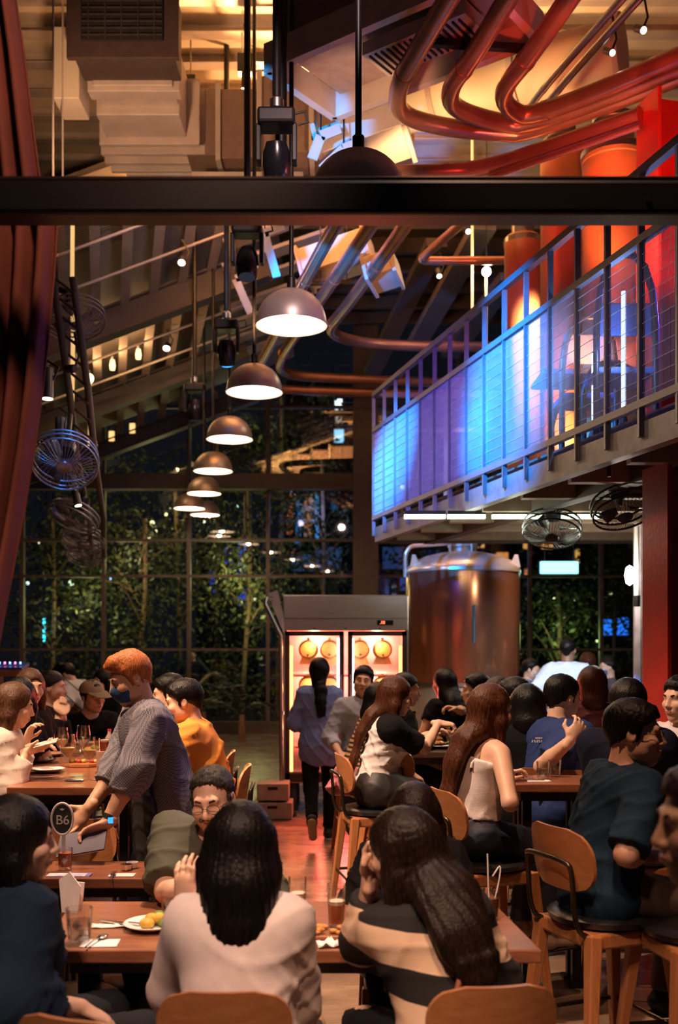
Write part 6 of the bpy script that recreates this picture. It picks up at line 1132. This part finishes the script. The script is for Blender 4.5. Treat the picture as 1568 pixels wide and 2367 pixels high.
# control desk at the far left
p = at(20, 1555, 8.0); t = thing('mixer_shelf', 'wooden shelf with a lit sound mixer at the left edge', 'shelf', (p.x, p.y, 0)); MB((p.x, p.y, 0)).box((p.x - .1, p.y, p.z), (.48, .3, .05)).build('shelf_board', TABLEW, t); MB((p.x, p.y, 0)).box((p.x - .1, p.y, p.z / 2), (.06, .2, p.z - .05)).build('post', BLACKM, t)
t = thing('sound_mixer', 'small sound mixer with blue and pink lights on the left shelf', 'mixer', (p.x, p.y, p.z + .026)); MB().box((0, 0, .02), (.26, .2, .03), Matrix.Rotation(.2, 3, 'X')).build('console', M('mixer_blue', (.03, .10, .25), .4), t)
for k in range(6): MB().box((-.10 + .04 * k, -.03, .05), (.012, .012, .02)).build('led', glow('mix_led_%d' % (k % 2), ((1, .15, .45), (.2, .3, 1))[k % 2], 3), t)
SHORT.update({'person in profile just behind the man in orange': 'person just behind the man in orange', 'woman with black hair and raised hand looking to the camera at left': 'woman with the raised hand at left', 'woman with wavy brown hair behind the others at left': 'wavy haired woman at left', 'person in black drinking in profile at the long table': 'person drinking at the long table', 'person in a khaki cap leaning over the far end of the long table': 'person in the khaki cap', 'dark haired person seen between the cap and the waiter': 'person between the cap and the waiter', 'far woman with long hair in a rust top at left': 'far woman in the rust top', 'man in a light blue shirt facing the camera before the fridge': 'man in light blue before the fridge', 'red lit person in profile beyond the raglan woman': 'red lit person beyond the raglan woman', 'woman with very long black hair at the far side of the middle table': 'woman with very long black hair', 'man with black hair facing left before the tank base': 'man before the tank base', 'dark haired woman with her hands at her mouth behind the camisole woman': 'woman with hands at her mouth', 'person holding up a phone beside the camisole woman': 'person holding up a phone', 'young man in a white shirt at the right edge looking left': 'young man in white at the right edge', 'blurred man at the lower right edge close to the camera': 'blurred man at the right edge', 'person with reddish hair seated behind the navy tee': 'person with reddish hair'})
# ------------------------------------------------------------------ people
BLK = hairmat('hair_black', (.003, .0025, .0025), (.010, .007, .006)); DKB = hairmat('hair_dark_brown', (.006, .0035, .0025), (.026, .012, .007)); AUB = hairmat('hair_auburn', (.035, .010, .005), (.12, .04, .018)); BRN = hairmat('hair_brown', (.04, .017, .009), (.14, .065, .032)); GNG = hairmat('hair_ginger', (.30, .085, .025), (.62, .22, .07)); GRY = hairmat('hair_cropped_grey', (.012, .010, .008), (.07, .06, .05), .5); RDH = hairmat('hair_red_dark', (.05, .015, .008), (.14, .045, .02))
def cl(name, c, rough=.85, **kw): return M(name, c, rough, var=kw.pop('var', .10), scale=kw.pop('scale', 14), bump=kw.pop('bump', .15), bscale=kw.pop('bscale', 260), **kw)
BLACKC = cl('black_cotton', (.006, .005, .006), .9, spec=.2); JEAN = cl('dark_denim', (.022, .028, .055)); NAVY = cl('navy_cotton', (.016, .020, .042)); DKT = cl('dark_twill', (.010, .010, .013), .9, spec=.25)
def Q(px, py, Y): return at(px, py, Y)
UPV = nv((0, 0, 1))
# 1 woman in white shirt, back to the camera
person('woman in a loose white shirt with straight black hair, back to the camera', (PX(548, 2.86), 2.86), 0, .46, 1.66, 'f', lean=9, side=0, head=(8, 6, 3), det='near', splay=.25,
    la=(Q(432, 2098, 3.20), nv((-.12, -.3, -1)), nv((-.10, .05, 1)), nv((.5, 1, 0)), .28), ra=(Q(655, 2200, 3.24), nv((.15, -.5, -1)), nv((-.2, 1, .0)), nv((0, 0, -1)), .4),
    top=dict(mat=cl('white_linen', (.80, .68, .66)), sleeve=.52, ease=.019, loose=.018, fold=.006, wl=.17, hem=.05, over=True, collar=True, name='shirt'), bottom=dict(mat=cl('olive_shorts', (.07, .07, .035)), frac=.42), hair=dict(style='long', mat=BLK, len=.205, w=.100, taper=1.0, straight=True, q=.75, sidelen=1.15, lock=.0025, n=44))
# 2 woman in striped sweater
ps = person('woman in a black and cream striped sweater resting her chin on her hand', (PX(1058, 2.95), 2.95), 14, .46, 1.64, 'f', lean=17, side=-9, twist=4, head=(58, 12, -8), det='near', splay=.2,
    la=(Q(856, 2030, 3.16), nv((.0, -.15, -1)), nv((.05, .1, 1)), nv((.6, -.6, .1)), .85), ra=(Q(1120, 2190, 3.40), nv((.35, -.5, -1)), nv((-.3, 1, -.1)), nv((0, 0, -1)), .4),
    top=dict(mat=bands('sweater_bands', [.738, .825, .925], [(.72, .50, .34), (.012, .010, .010), (.72, .50, .34), (.012, .010, .010)], (.10, 0, 1)), sleeve=.86, ease=.018, loose=.012, fold=.006, wl=.18, hem=.05, over=True, name='sweater'), bottom=dict(mat=DKT), hair=dict(style='long', mat=DKB, len=.44, w=.098, taper=.62, drift=.12, q=.42, sidelen=.85, lock=.0025))
o = ps; of = o['loc']
stp = [Vector(o['SH']['R']) + Vector((-.07, -.02, .075)), Vector(o['chest']) + Vector(o['f2']) * -.155 + Vector(o['r2']) * .06, Vector(o['waist']) - Vector(o['f2']) * .165 - Vector(o['r2']) * .03, Vector(o['hip']) - Vector(o['f2']) * .13 - Vector(o['r2']) * .15 + Vector((0, 0, .03))]
MB(of).tube(smooth_path(stp, 2), .009, 8).build('bag_strap', M('strap_brown', (.26, .08, .04), .5), o['T'], smooth=60)
# 3 woman at the left edge in dark blue
person('woman in a dark blue top at the left edge, face in profile', (PX(-4, 3.05), 3.05), -52, .46, 1.64, 'f', lean=4, head=(-74, 4, 0), det='near',
    ra=(Q(185, 2330, 2.95), nv((-.4, -1, -.4)), nv((.8, .3, -.5)), nv((0, 0, -1)), .4), la=(Q(120, 2190, 3.5), None, nv((1, .2, 0)), nv((0, 0, -1)), .4),
    top=dict(mat=cl('blue_black_cotton', (.008, .020, .040), .9, spec=.25), sleeve=.80, ease=.035, loose=.035, fold=.010, hem=.05, over=True), bottom=dict(mat=DKT), hair=dict(style='long', mat=BLK, len=.20, w=.085, taper=.95, sidelen=.62, t=.02))
# 4 man in olive shirt
person('man in an olive shirt with short grey hair and beard, facing the camera', (PX(462, 4.30), 4.30), 176, .45, 1.72, 'm', lean=20, side=-12, head=(170, 14, 4), det='near', skin='a', glasses=True, beard=True, fat=1.08,
    ra=(Q(446, 2062, 3.72), nv((-.6, .0, -1.2)), nv((.5, -.3, .7)), nv((.6, -.2, -.3)), .75), la=(Q(520, 2090, 3.8), nv((1, 0, -1)), nv((-.6, -.5, .4)), nv((-.5, 0, -.5)), .6),
    top=dict(mat=cl('olive_cotton', (.058, .055, .034)), sleeve=.44, ease=.022, loose=.02, fold=.010, hem=.05, over=True, collar=True), bottom=dict(mat=DKT), hair=dict(style='crop', mat=GRY, t=.008, lock=.004))
p = Q(447, 2040, 3.66); t = thing('snack_wrap', 'white paper wrapped snack held by the man in olive', 'snack', p); MB().lathe([(.016, -.03), (.026, .0), (.030, .045), (.02, .05)], n=14, R=Matrix.Rotation(.8, 3, 'Y')).build('paper', NAP, t, smooth=40); MB().ball((.045, 0, .03), .022, 9, 6, (1, 1, .8)).build('filling', FRY, t, smooth=60)
# 5 person with bowed head behind the striped woman
person('person in black with a bowed head opposite the striped sweater', (PX(945, 4.22), 4.22), 182, .45, 1.66, 'f', lean=24, head=(176, 38, 0), det='near', la=(Q(1010, 2090, 3.85), nv((.5, .3, -1)),), ra=(Q(870, 2085, 3.85), nv((-.5, .3, -1)),),
    top=dict(mat=BLACKC, sleeve=.7, ease=.018, loose=.018, fold=.008, hem=.05, over=True), bottom=dict(mat=DKT), hair=dict(style='long', mat=DKB, len=.24, w=.07, sides=True, sidelen=.5, t=.010))
# 6 waiter
BLW = cl('apron_black', (.012, .011, .010), .7)
w = person('waiter with ginger hair and navy face mask in a grey checked shirt', (PX(392, 5.25), 5.25), 112, None, 1.74, 'm', lean=15, side=0, head=(118, 22, 0), det='near', skin='b', mask='navy',
    la=(Q(240, 1918, 4.80), nv((.5, -1, -.9)), nv((-.85, -.1, -.35)), nv((.2, -.5, -.9)), .5), ra=(Q(205, 1868, 5.15), nv((.3, .6, -1)), nv((-.7, -.1, -.75)), nv((-.3, -.9, .3)), .35),
    top=dict(mat=checks('gingham_grey', (.25, .24, .28), (.085, .08, .105), 150), sleeve=.70, ease=.022, loose=.02, fold=.008, hem=.12, collar=True, cuff=True), bottom=dict(mat=BLACKC), hair=dict(style='quiff', mat=GNG, t=.012))
of = w['loc']; Ba = Blob(.012); c_ = nv(w['hip']); Ba.cone(w['chest'] + w['f2'] * .105 - w['u2'] * .02, w['hip'] + w['Fw'] * .135, .12, .17, .05, w['Fw'], .22); Ba.cone(w['hip'] + w['Fw'] * .135, w['hip'] + w['Fw'] * .12 - UPV * .50, .18, .20, .05, w['Fw'], .22, flat=True); v, f = Ba.mesh(); v = folds(v, f, .006, 3, .14); npmesh('apron', v - of, f, BLW, w['T'])
el, wr, *_ = w['AR']['L']; d = Vector(un(wr - el)); wp = Vector(wr) - d * .03; MB(of).cyl(wp - d * .011, wp + d * .011, .0335, n=18).build('wristband', BLACKM, w['T'], smooth=40); MB(of).box(wp + Vector((.012, -.034, -.006)), (.022, .008, .026)).build('watch_face', glow('watch_blue', (.02, .2, 1), 2.5), w['T'])
p = Q(190, 1947, 4.75); t = thing('menu_board', 'dark menu folder in the hand of the waiter', 'menu', p); R_ = Matrix.Rotation(math.radians(-10), 3, 'Y') @ Matrix.Rotation(math.radians(32), 3, 'X')
MB().box((0, 0, 0), (.22, .15, .008), R_).build('cover', M('menu_navy', (.05, .04, .075), .5), t); MB().box(R_ @ Vector((0, 0, -.006)), (.21, .145, .006), R_).build('pages', NAP, t)
# 7 man in orange tee
person('man in an orange tee sitting in profile at the long table', (PX(486, 5.95), 5.95), 88, .725, 1.67, 'm', lean=13, head=(95, 12, 0), own=True, det='mid', skin='a', fat=1.1, la=(Q(300, 1760, 5.8), nv((0, -.4, -1)),), ra=(Q(330, 1745, 6.1), nv((0, .4, -1)),),
    top=dict(mat=cl('orange_jersey', (.72, .25, .03)), sleeve=.40, ease=.022, loose=.02, fold=.010, wl=.12, hem=.05, over=True), bottom=dict(mat=JEAN), hair=dict(style='short', mat=BLK))
person('person in profile just behind the man in orange', (PX(455, 6.75), 6.75), 92, .725, 1.70, 'm', lean=16, head=(95, 8, 0), det='mid', top=dict(mat=NAVY, sleeve=.42, over=True), bottom=dict(mat=JEAN), hair=dict(style='short', mat=BLK))
# 8.. left side of the long table
person('woman in a cream top at the left edge holding out her phone hand', (PX(-32, 5.8), 5.8), -82, .725, 1.64, 'f', lean=13, head=(-80, 14, 0), own=True, det='mid', ra=(Q(62, 1738, 5.75), nv((-.2, -.6, -1)), nv((1, .1, .25)), nv((.1, .3, 1)), .3), la=(Q(70, 1728, 6.0), None, nv((1, .1, .2)), nv((0, 0, -1)), .4),
    top=dict(mat=cl('cream_knit', (.72, .60, .52)), sleeve=.88, ease=.02, loose=.014, fold=.006, over=True), bottom=dict(mat=JEAN), hair=dict(style='long', mat=BRN, len=.30, sidelen=.9))
p = Q(106, 1718, 5.72); t = thing('mobile_phone', 'phone held up over the long table by the woman in cream', 'phone', p); MB().box((0, 0, 0), (.13, .065, .009), Matrix.Rotation(-.25, 3, 'Y') @ Matrix.Rotation(.3, 3, 'X')).build('phone_body', M('phone_pale', (.6, .5, .45), .3), t, bevel=.003)
person('woman with black hair and raised hand looking to the camera at left', (PX(22, 6.5), 6.5), -118, .725, 1.64, 'f', lean=8, head=(-152, 6, -8), det='mid', ra=(Q(60, 1715, 6.15), nv((-.2, -.5, -1)), nv((.35, 0, 1)), nv((1, -.2, -.2)), .55), top=dict(mat=BLACKC, sleeve=.30, over=True), bottom=dict(mat=JEAN), hair=dict(style='long', mat=BLK, len=.30))
person('woman with wavy brown hair behind the others at left', (PX(58, 7.2), 7.2), -110, .725, 1.72, 'f', lean=4, head=(-140, 6, 0), det='mid', top=dict(mat=BLACKC, sleeve=.5, over=True), bottom=dict(mat=JEAN), hair=dict(style='long', mat=BRN, len=.22))
person('person in black drinking in profile at the long table', (PX(85, 7.9), 7.9), -88, .725, 1.66, 'f', lean=10, head=(-88, 4, 0), det='mid', ra=(Q(138, 1650, 7.7), nv((0, -.4, -1)), nv((.3, 0, 1)), nv((0, .3, .4)), .7), la=(Q(145, 1652, 7.95), None, nv((-.3, 0, 1)), None, .7), top=dict(mat=BLACKC, sleeve=.9, over=True), bottom=dict(mat=JEAN), hair=dict(style='pony', mat=DKB, len=.15))
person('person in a khaki cap leaning over the far end of the long table', (PX(198, 8.6), 8.6), -155, .66, 1.70, 'm', lean=24, head=(-135, 8, 6), det='mid', top=dict(mat=BLACKC, sleeve=.6, over=True), bottom=dict(mat=JEAN), hair=dict(style='short', mat=BLK), cap=cl('khaki_twill', (.42, .30, .17)), la=(Q(225, 1722, 8.1), None), ra=(Q(170, 1722, 8.1), None))
person('dark haired person seen between the cap and the waiter', (PX(256, 9.7), 9.7), 150, .725, 1.62, 'f', lean=8, head=(140, 5, 0), det='mid', top=dict(mat=DKT, sleeve=.5, over=True), bottom=dict(mat=JEAN), hair=dict(style='long', mat=BLK, len=.2))
person('far person in a white tee with black print bending over', (PX(222, 12.5), 12.5), 70, None, 1.68, 'm', lean=38, head=(80, 25, 0), det='far', top=dict(mat=bands('tee_print', [.02, .035], [(.85, .85, .85), (.02, .02, .02), (.85, .85, .85)], (.7, .3, .8), period=.16), sleeve=.42, hem=.1, ease=.03), bottom=dict(mat=JEAN), hair=dict(style='short', mat=BLK))
person('far woman with long hair in a rust top at left', (PX(140, 12.8), 12.8), 20, .70, 1.68, 'f', lean=4, det='far', skin='b', top=dict(mat=cl('rust_top', (.22, .07, .035)), sleeve=.3, over=True), bottom=dict(mat=JEAN), hair=dict(style='long', mat=BLK, len=.32))
person('dim person standing outside the glass left of the fridge', (PX(445, 22.2), 22.2), 170, None, 1.72, 'm', lean=2, det='far', skin='b', top=dict(mat=NAVY, sleeve=.42, hem=.1), bottom=dict(mat=JEAN), hair=dict(style='short', mat=BLK))
# 18 walking woman
person('woman in a blue shirt walking away in front of the fridge', (PX(738, 9.3), 9.3), -4, None, 1.64, 'f', lean=3, head=(-6, 4, 0), det='near', feet=[(PX(722, 9.05), 8.92, .26, (0.05, .55, -.85)), (PX(760, 9.4), 9.40, .085, (0, 1, 0))], la=(Q(700, 1672, 9.60), nv((-.45, -.8, -.8)),), ra=(Q(785, 1672, 9.60), nv((.45, -.8, -.8)),),
    top=dict(mat=cl('chambray_blue_lit', (.24, .31, .66)), sleeve=.52, ease=.020, loose=.016, fold=.008, wl=.14, hem=.20, collar=True, fat=1), bottom=dict(mat=BLACKC, shoe=M('shoe_dark', (.03, .03, .03), .6), sole=M('sole_cream', (.62, .50, .36), .7)), hair=dict(style='long', mat=BLK, len=.40, w=.055, taper=.6, drift=.07, sides=False))  # blue shirt, with the blue light on it painted into the colour
# 19.. middle table
person('man in a light blue shirt facing the camera before the fridge', (PX(838, 8.75), 8.75), 184, .725, 1.70, 'm', lean=3, head=(176, 0, -6), det='mid', top=dict(mat=cl('pale_blue_shirt', (.42, .48, .60)), sleeve=.8, collar=True, over=True, hem=.05), bottom=dict(mat=JEAN), hair=dict(style='short', mat=BLK))
pl = person('woman in a white and black raglan tee reaching over the middle table', (PX(868, 6.62), 6.62), -84, .725, 1.66, 'f', lean=11, head=(-86, 10, 0), own=True, det='near', ra=(Q(1015, 1672, 6.75), nv((0, -.5, -1)), nv((1, .05, -.1)), nv((0, .2, -1)), .8), la=(Q(985, 1700, 7.0), None),
    top=dict(mat=cl('white_jersey', (.80, .74, .72)), sleeve=.40, ease=.02, loose=.016, fold=.012, wl=.12, raglan=BLACKC), bottom=dict(mat=cl('black_skirt', (.018, .014, .013), .5), skirt=.7), hair=dict(style='long', mat=AUB, len=.50, w=.075, taper=.55, back=.42, sidelen=.5))
person('seated person in an orange and black striped tee behind the raglan woman', (PX(828, 7.35), 7.35), -78, .725, 1.54, 'f', lean=16, own=True, head=(-70, 8, 0), det='mid', top=dict(mat=bands('tee_stripes', [.016], [(.60, .32, .12), (.02, .015, .015)], (0, 0, 1), period=.03), sleeve=.42, over=True, hem=.04), bottom=dict(mat=cl('blue_denim', (.10, .16, .26))), hair=dict(style='long', mat=BLK, len=.25))
person('red lit person in profile beyond the raglan woman', (PX(905, 7.7), 7.7), -80, .725, 1.64, 'f', lean=9, head=(-84, 8, 0), det='mid', skin='b', top=dict(mat=BLACKC, sleeve=.42, over=True), bottom=dict(mat=JEAN), hair=dict(style='pony', mat=DKB, len=.12))
person('woman with very long black hair at the far side of the middle table', (PX(1035, 8.6), 8.6), 40, .725, 1.66, 'f', lean=3, head=(30, 4, 0), det='mid', ra=(Q(1058, 1640, 8.2), nv((1, -.5, -.6)), nv((-.9, -.1, .2)), nv((0, -.3, -1)), .7), top=dict(mat=BLACKC, sleeve=.2, over=True), bottom=dict(mat=JEAN), hair=dict(style='long', mat=BLK, len=.46, w=.095, taper=1.25, sides=False))
person('man with black hair facing left before the tank base', (PX(1135, 7.9), 7.9), 95, .725, 1.62, 'm', lean=10, head=(85, 5, 0), det='mid', top=dict(mat=DKT, sleeve=.42, over=True), bottom=dict(mat=JEAN), hair=dict(style='short', mat=BLK))
person('dark haired woman with her hands at her mouth behind the camisole woman', (PX(1192, 7.1), 7.1), 100, .725, 1.62, 'f', lean=12, head=(98, 6, 0), det='mid', la=(Q(1165, 1668, 6.85), None, nv((-.2, 0, 1)), None, .6), ra=(Q(1160, 1672, 7.1), None, nv((-.1, 0, 1)), None, .6), top=dict(mat=BLACKC, sleeve=.42, over=True), bottom=dict(mat=JEAN), hair=dict(style='long', mat=DKB, len=.24))
person('person holding up a phone beside the camisole woman', (PX(1215, 6.6), 6.6), 80, .725, 1.62, 'm', lean=6, head=(70, 5, 0), det='mid', la=(Q(1197, 1668, 6.25), nv((.4, -.3, -1)), nv((-.15, 0, 1)), nv((.3, 1, 0)), .18), top=dict(mat=BLACKC, sleeve=.42, over=True), bottom=dict(mat=JEAN), hair=dict(style='short', mat=BLK))
p = Q(1206, 1625, 6.3); t = thing('mobile_phone', 'phone held up in a raised hand behind the camisole woman', 'phone', p); MB().box((0, 0, 0), (.07, .010, .13), Matrix.Rotation(.9, 3, 'Y') @ Matrix.Rotation(.3, 3, 'X')).build('phone_body', M('phone_grey', (.10, .09, .11), .25), t, bevel=.004); MB().box(Matrix.Rotation(.9, 3, 'Y') @ Vector((.02, -.008, .04)), (.018, .004, .018), Matrix.Rotation(.9, 3, 'Y')).build('camera_bump', BLACKM, t)
# 27 woman in white camisole
person('woman in a white camisole with long auburn hair on a tall stool', (PX(1092, 5.0), 5.0), -66, .725, 1.66, 'f', lean=9, head=(-60, 8, 0), own=True, det='near', skin='a', ra=(Q(1172, 1832, 4.95), nv((.1, -.7, -1)), nv((.1, .5, .8)), nv((0, 1, .1)), .8), la=(Q(1160, 1810, 5.3), None, nv((.6, .3, .5)), None, .6), splay=.06,
    top=dict(mat=cl('camisole_satin', (.82, .72, .70), .5), tank=True, ease=.014, fold=.006, name='camisole'), bottom=dict(mat=cl('indigo_denim', (.016, .022, .045), .6), rise=.15, ease=.014, fold=.006, shoe=M('espadrille', (.50, .38, .27), .8)), hair=dict(style='long', mat=AUB, len=.50, w=.075, taper=.6, back=.22, sidelen=.75))
# 28 person with big black hair, black top
person('person with full black hair and black top, back to the camera', (PX(1228, 6.05), 6.05), 5, .70, 1.60, 'f', lean=7, head=(4, 8, 0), own=True, det='mid', la=(Q(1180, 1790, 6.0), nv((-1, -.4, -.8)),), top=dict(mat=BLACKC, sleeve=.45, ease=.03, over=True, hem=.05), bottom=dict(mat=DKT), hair=dict(style='long', mat=BLK, len=.20, t=.026, w=.095))
po = person('man in a blue polo with a sleeve badge leaning on the right table', (PX(1268, 5.9), 5.9), -58, .725, 1.70, 'm', lean=9, head=(-62, 6, 0), own=True, det='mid', ra=(Q(1318, 1712, 5.58), nv((-1.4, -.7, -.9)), nv((.6, .2, .8)), nv((0, .8, .2)), .6), la=(Q(1370, 1760, 6.1), None), top=dict(mat=cl('royal_polo', (.010, .030, .135)), sleeve=.40, ease=.022, loose=.016, collar=True, over=True, hem=.05), bottom=dict(mat=cl('blue_shorts', (.02, .06, .20))), hair=dict(style='short', mat=BLK))
sh, el = Vector(po['SH']['R']), Vector(po['AR']['R'][0]); bp = sh * .62 + el * .38
from mathutils.bvhtree import BVHTree
_sh = [c for c in po['T'].children if c.name.startswith('shirt')][0]; _bt = BVHTree.FromPolygons([v.co + Vector(po['loc']) for v in _sh.data.vertices], [tuple(q.vertices) for q in _sh.data.polygons])
_h = _bt.ray_cast(Vector((1.0, 4.5, Q(1252, 1716, 5.7).z)), (Q(1252, 1716, 5.75) - Vector((1.0, 4.5, Q(1252, 1716, 5.7).z))).normalized())[0]; bp = (_h if _h else bp) + Vector((0, -.010, 0)); MB(po['loc']).prism([bp + Vector((.028 + .018 * math.cos(a), -.004, -.006 + .016 * math.sin(a))) for a in [6.283 * i / 12 for i in range(12)]], (0, .004, 0)).build('badge', M('badge_red', (.45, .02, .03), .6), po['T'])
for i in range(5): MB(po['loc']).box(bp + Vector((-.042 + .013 * i, -.004, -.002)), (.007, .004, .014), Matrix.Rotation(.3 * (-1) ** i, 3, 'Y')).build('badge_stroke', WHITE, po['T'])
MB(po['loc']).box(bp + Vector((-.006, -.004, .016)), (.04, .004, .007)).build('badge_stroke', WHITE, po['T'])
# 30 man with glasses
mg = person('man with glasses in a slate shirt on a tall stool at right', (PX(1388, 4.02), 4.02), -76, .70, 1.66, 'm', lean=13, side=0, head=(-110, 4, 0), own=True, det='near', skin='a', glasses=True, ra=(Q(1478, 1985, 3.95), nv((-.5, -.6, -1)), nv((1, .1, .1)), nv((0, .3, -1)), .45), la=(Q(1490, 1960, 4.3), None), splay=.12,
    top=dict(mat=cl('slate_shirt', (.013, .038, .070), .85, spec=.25), sleeve=.46, ease=.018, loose=.014, fold=.007, wl=.15, hem=.10, collar=True, over=True), bottom=dict(mat=cl('taupe_denim', (.12, .085, .06)), fold=.004), hair=dict(style='short', mat=BLK, t=.018))
person('person in a dark navy tee with thick black hair, back to the camera', (PX(1455, 5.2), 5.2), -8, .725, 1.66, 'm', lean=6, head=(-14, 2, 0), own=True, det='mid', la=(Q(1425, 1795, 5.5), nv((-.1, -.4, -1))), ra=(Q(1500, 1795, 5.5), nv((.2, -.4, -1))), top=dict(mat=cl('midnight_tee', (.006, .007, .020), .9, spec=.2), sleeve=.45, ease=.026, over=True, hem=.06), bottom=dict(mat=DKT), hair=dict(style='short', mat=BLK, t=.026))
person('young man in a white shirt at the right edge looking left', (PX(1588, 5.7), 5.7), 140, .725, 1.70, 'm', lean=4, head=(120, 4, 0), det='mid', top=dict(mat=cl('white_oxford', (.66, .58, .60)), sleeve=.8, collar=True, over=True), bottom=dict(mat=JEAN), hair=dict(style='short', mat=BLK))
person('blurred man at the lower right edge close to the camera', (PX(1905, 2.12), 2.12), 86, .67, 1.72, 'm', lean=21, head=(88, 6, 0), det='near', skin='b', la=(Q(1750, 2500, 2.0), None), ra=(Q(1750, 2480, 2.3), None), top=dict(mat=DKT, sleeve=.45, over=True, hem=.05), bottom=dict(mat=DKT), hair=dict(style='short', mat=hairmat('hair_plum', (.012, .006, .010), (.04, .02, .035)), t=.016))
# background right
person('large man in a pale blue shirt standing with his back turned', (PX(1312, 11.2), 11.2), -6, None, 1.84, 'm', lean=2, head=(-24, 6, 0), det='mid', skin='c', fat=1.1, top=dict(mat=cl('pale_work_shirt', (.62, .66, .86)), sleeve=.44, ease=.02, loose=.02, fold=.010, hem=.2, collar=True), bottom=dict(mat=DKT), hair=dict(style='crop', mat=BLK, t=.006))
person('masked server in dark uniform standing at the far right', (PX(1415, 12.4), 12.4), 85, None, 1.62, 'f', lean=3, head=(88, 0, 0), det='far', mask='blue', top=dict(mat=cl('grey_uniform', (.06, .06, .075)), sleeve=.6, hem=.1), bottom=dict(mat=BLACKC), hair=dict(style='pony', mat=BLK, len=.1))
person('masked server in blue behind the copper tank edge', (PX(1212, 12.2), 12.2), -110, None, 1.60, 'm', lean=6, head=(-110, 8, 0), det='far', mask='grey', top=dict(mat=cl('server_blue', (.06, .18, .50)), sleeve=.45, hem=.1), bottom=dict(mat=BLACKC), hair=dict(style='short', mat=BLK))
person('person with reddish hair seated behind the navy tee', (PX(1372, 7.6), 7.6), -5, .725, 1.70, 'f', lean=4, head=(-5, 4, 0), det='mid', top=dict(mat=cl('maroon_top', (.10, .02, .02)), sleeve=.42, over=True), bottom=dict(mat=JEAN), hair=dict(style='long', mat=RDH, len=.14, t=.03))
person('dim person in maroon standing beyond the large man', (PX(1362, 13.5), 13.5), 10, None, 1.66, 'f', lean=3, det='far', skin='b', top=dict(mat=cl('maroon_top', (.10, .02, .02)), sleeve=.6, hem=.1), bottom=dict(mat=DKT), hair=dict(style='long', mat=RDH, len=.2, t=.03))
# pink bag on the stool
p = Vector((PX(800, 6.7), 6.78, .762)); t = thing('handbag', 'rose pink leather bag on the stool behind the raglan woman', 'bag', p); Bg = Blob(.008); Bg.cone((p.x - .07, p.y, p.z + .06), (p.x + .07, p.y, p.z + .06), .06, .06, .03, (0, 1, 0), .7); Bg.cone((p.x - .05, p.y, p.z + .17), (p.x + .06, p.y, p.z + .16), .03, .03, .05, (0, 1, 0), .6); v, f = Bg.mesh(); v = folds(v, f, .006, 5, .08); npmesh('bag_body', v - np.array(p), f, M('pink_leather', (.42, .12, .14), .4), t); MB().tube(smooth_path([(.07, 0, .14), (.10, -.02, .08), (.10, -.03, -.02)], 2), .008, 6).build('strap', M('pink_leather', (.42, .12, .14)), t, smooth=60)
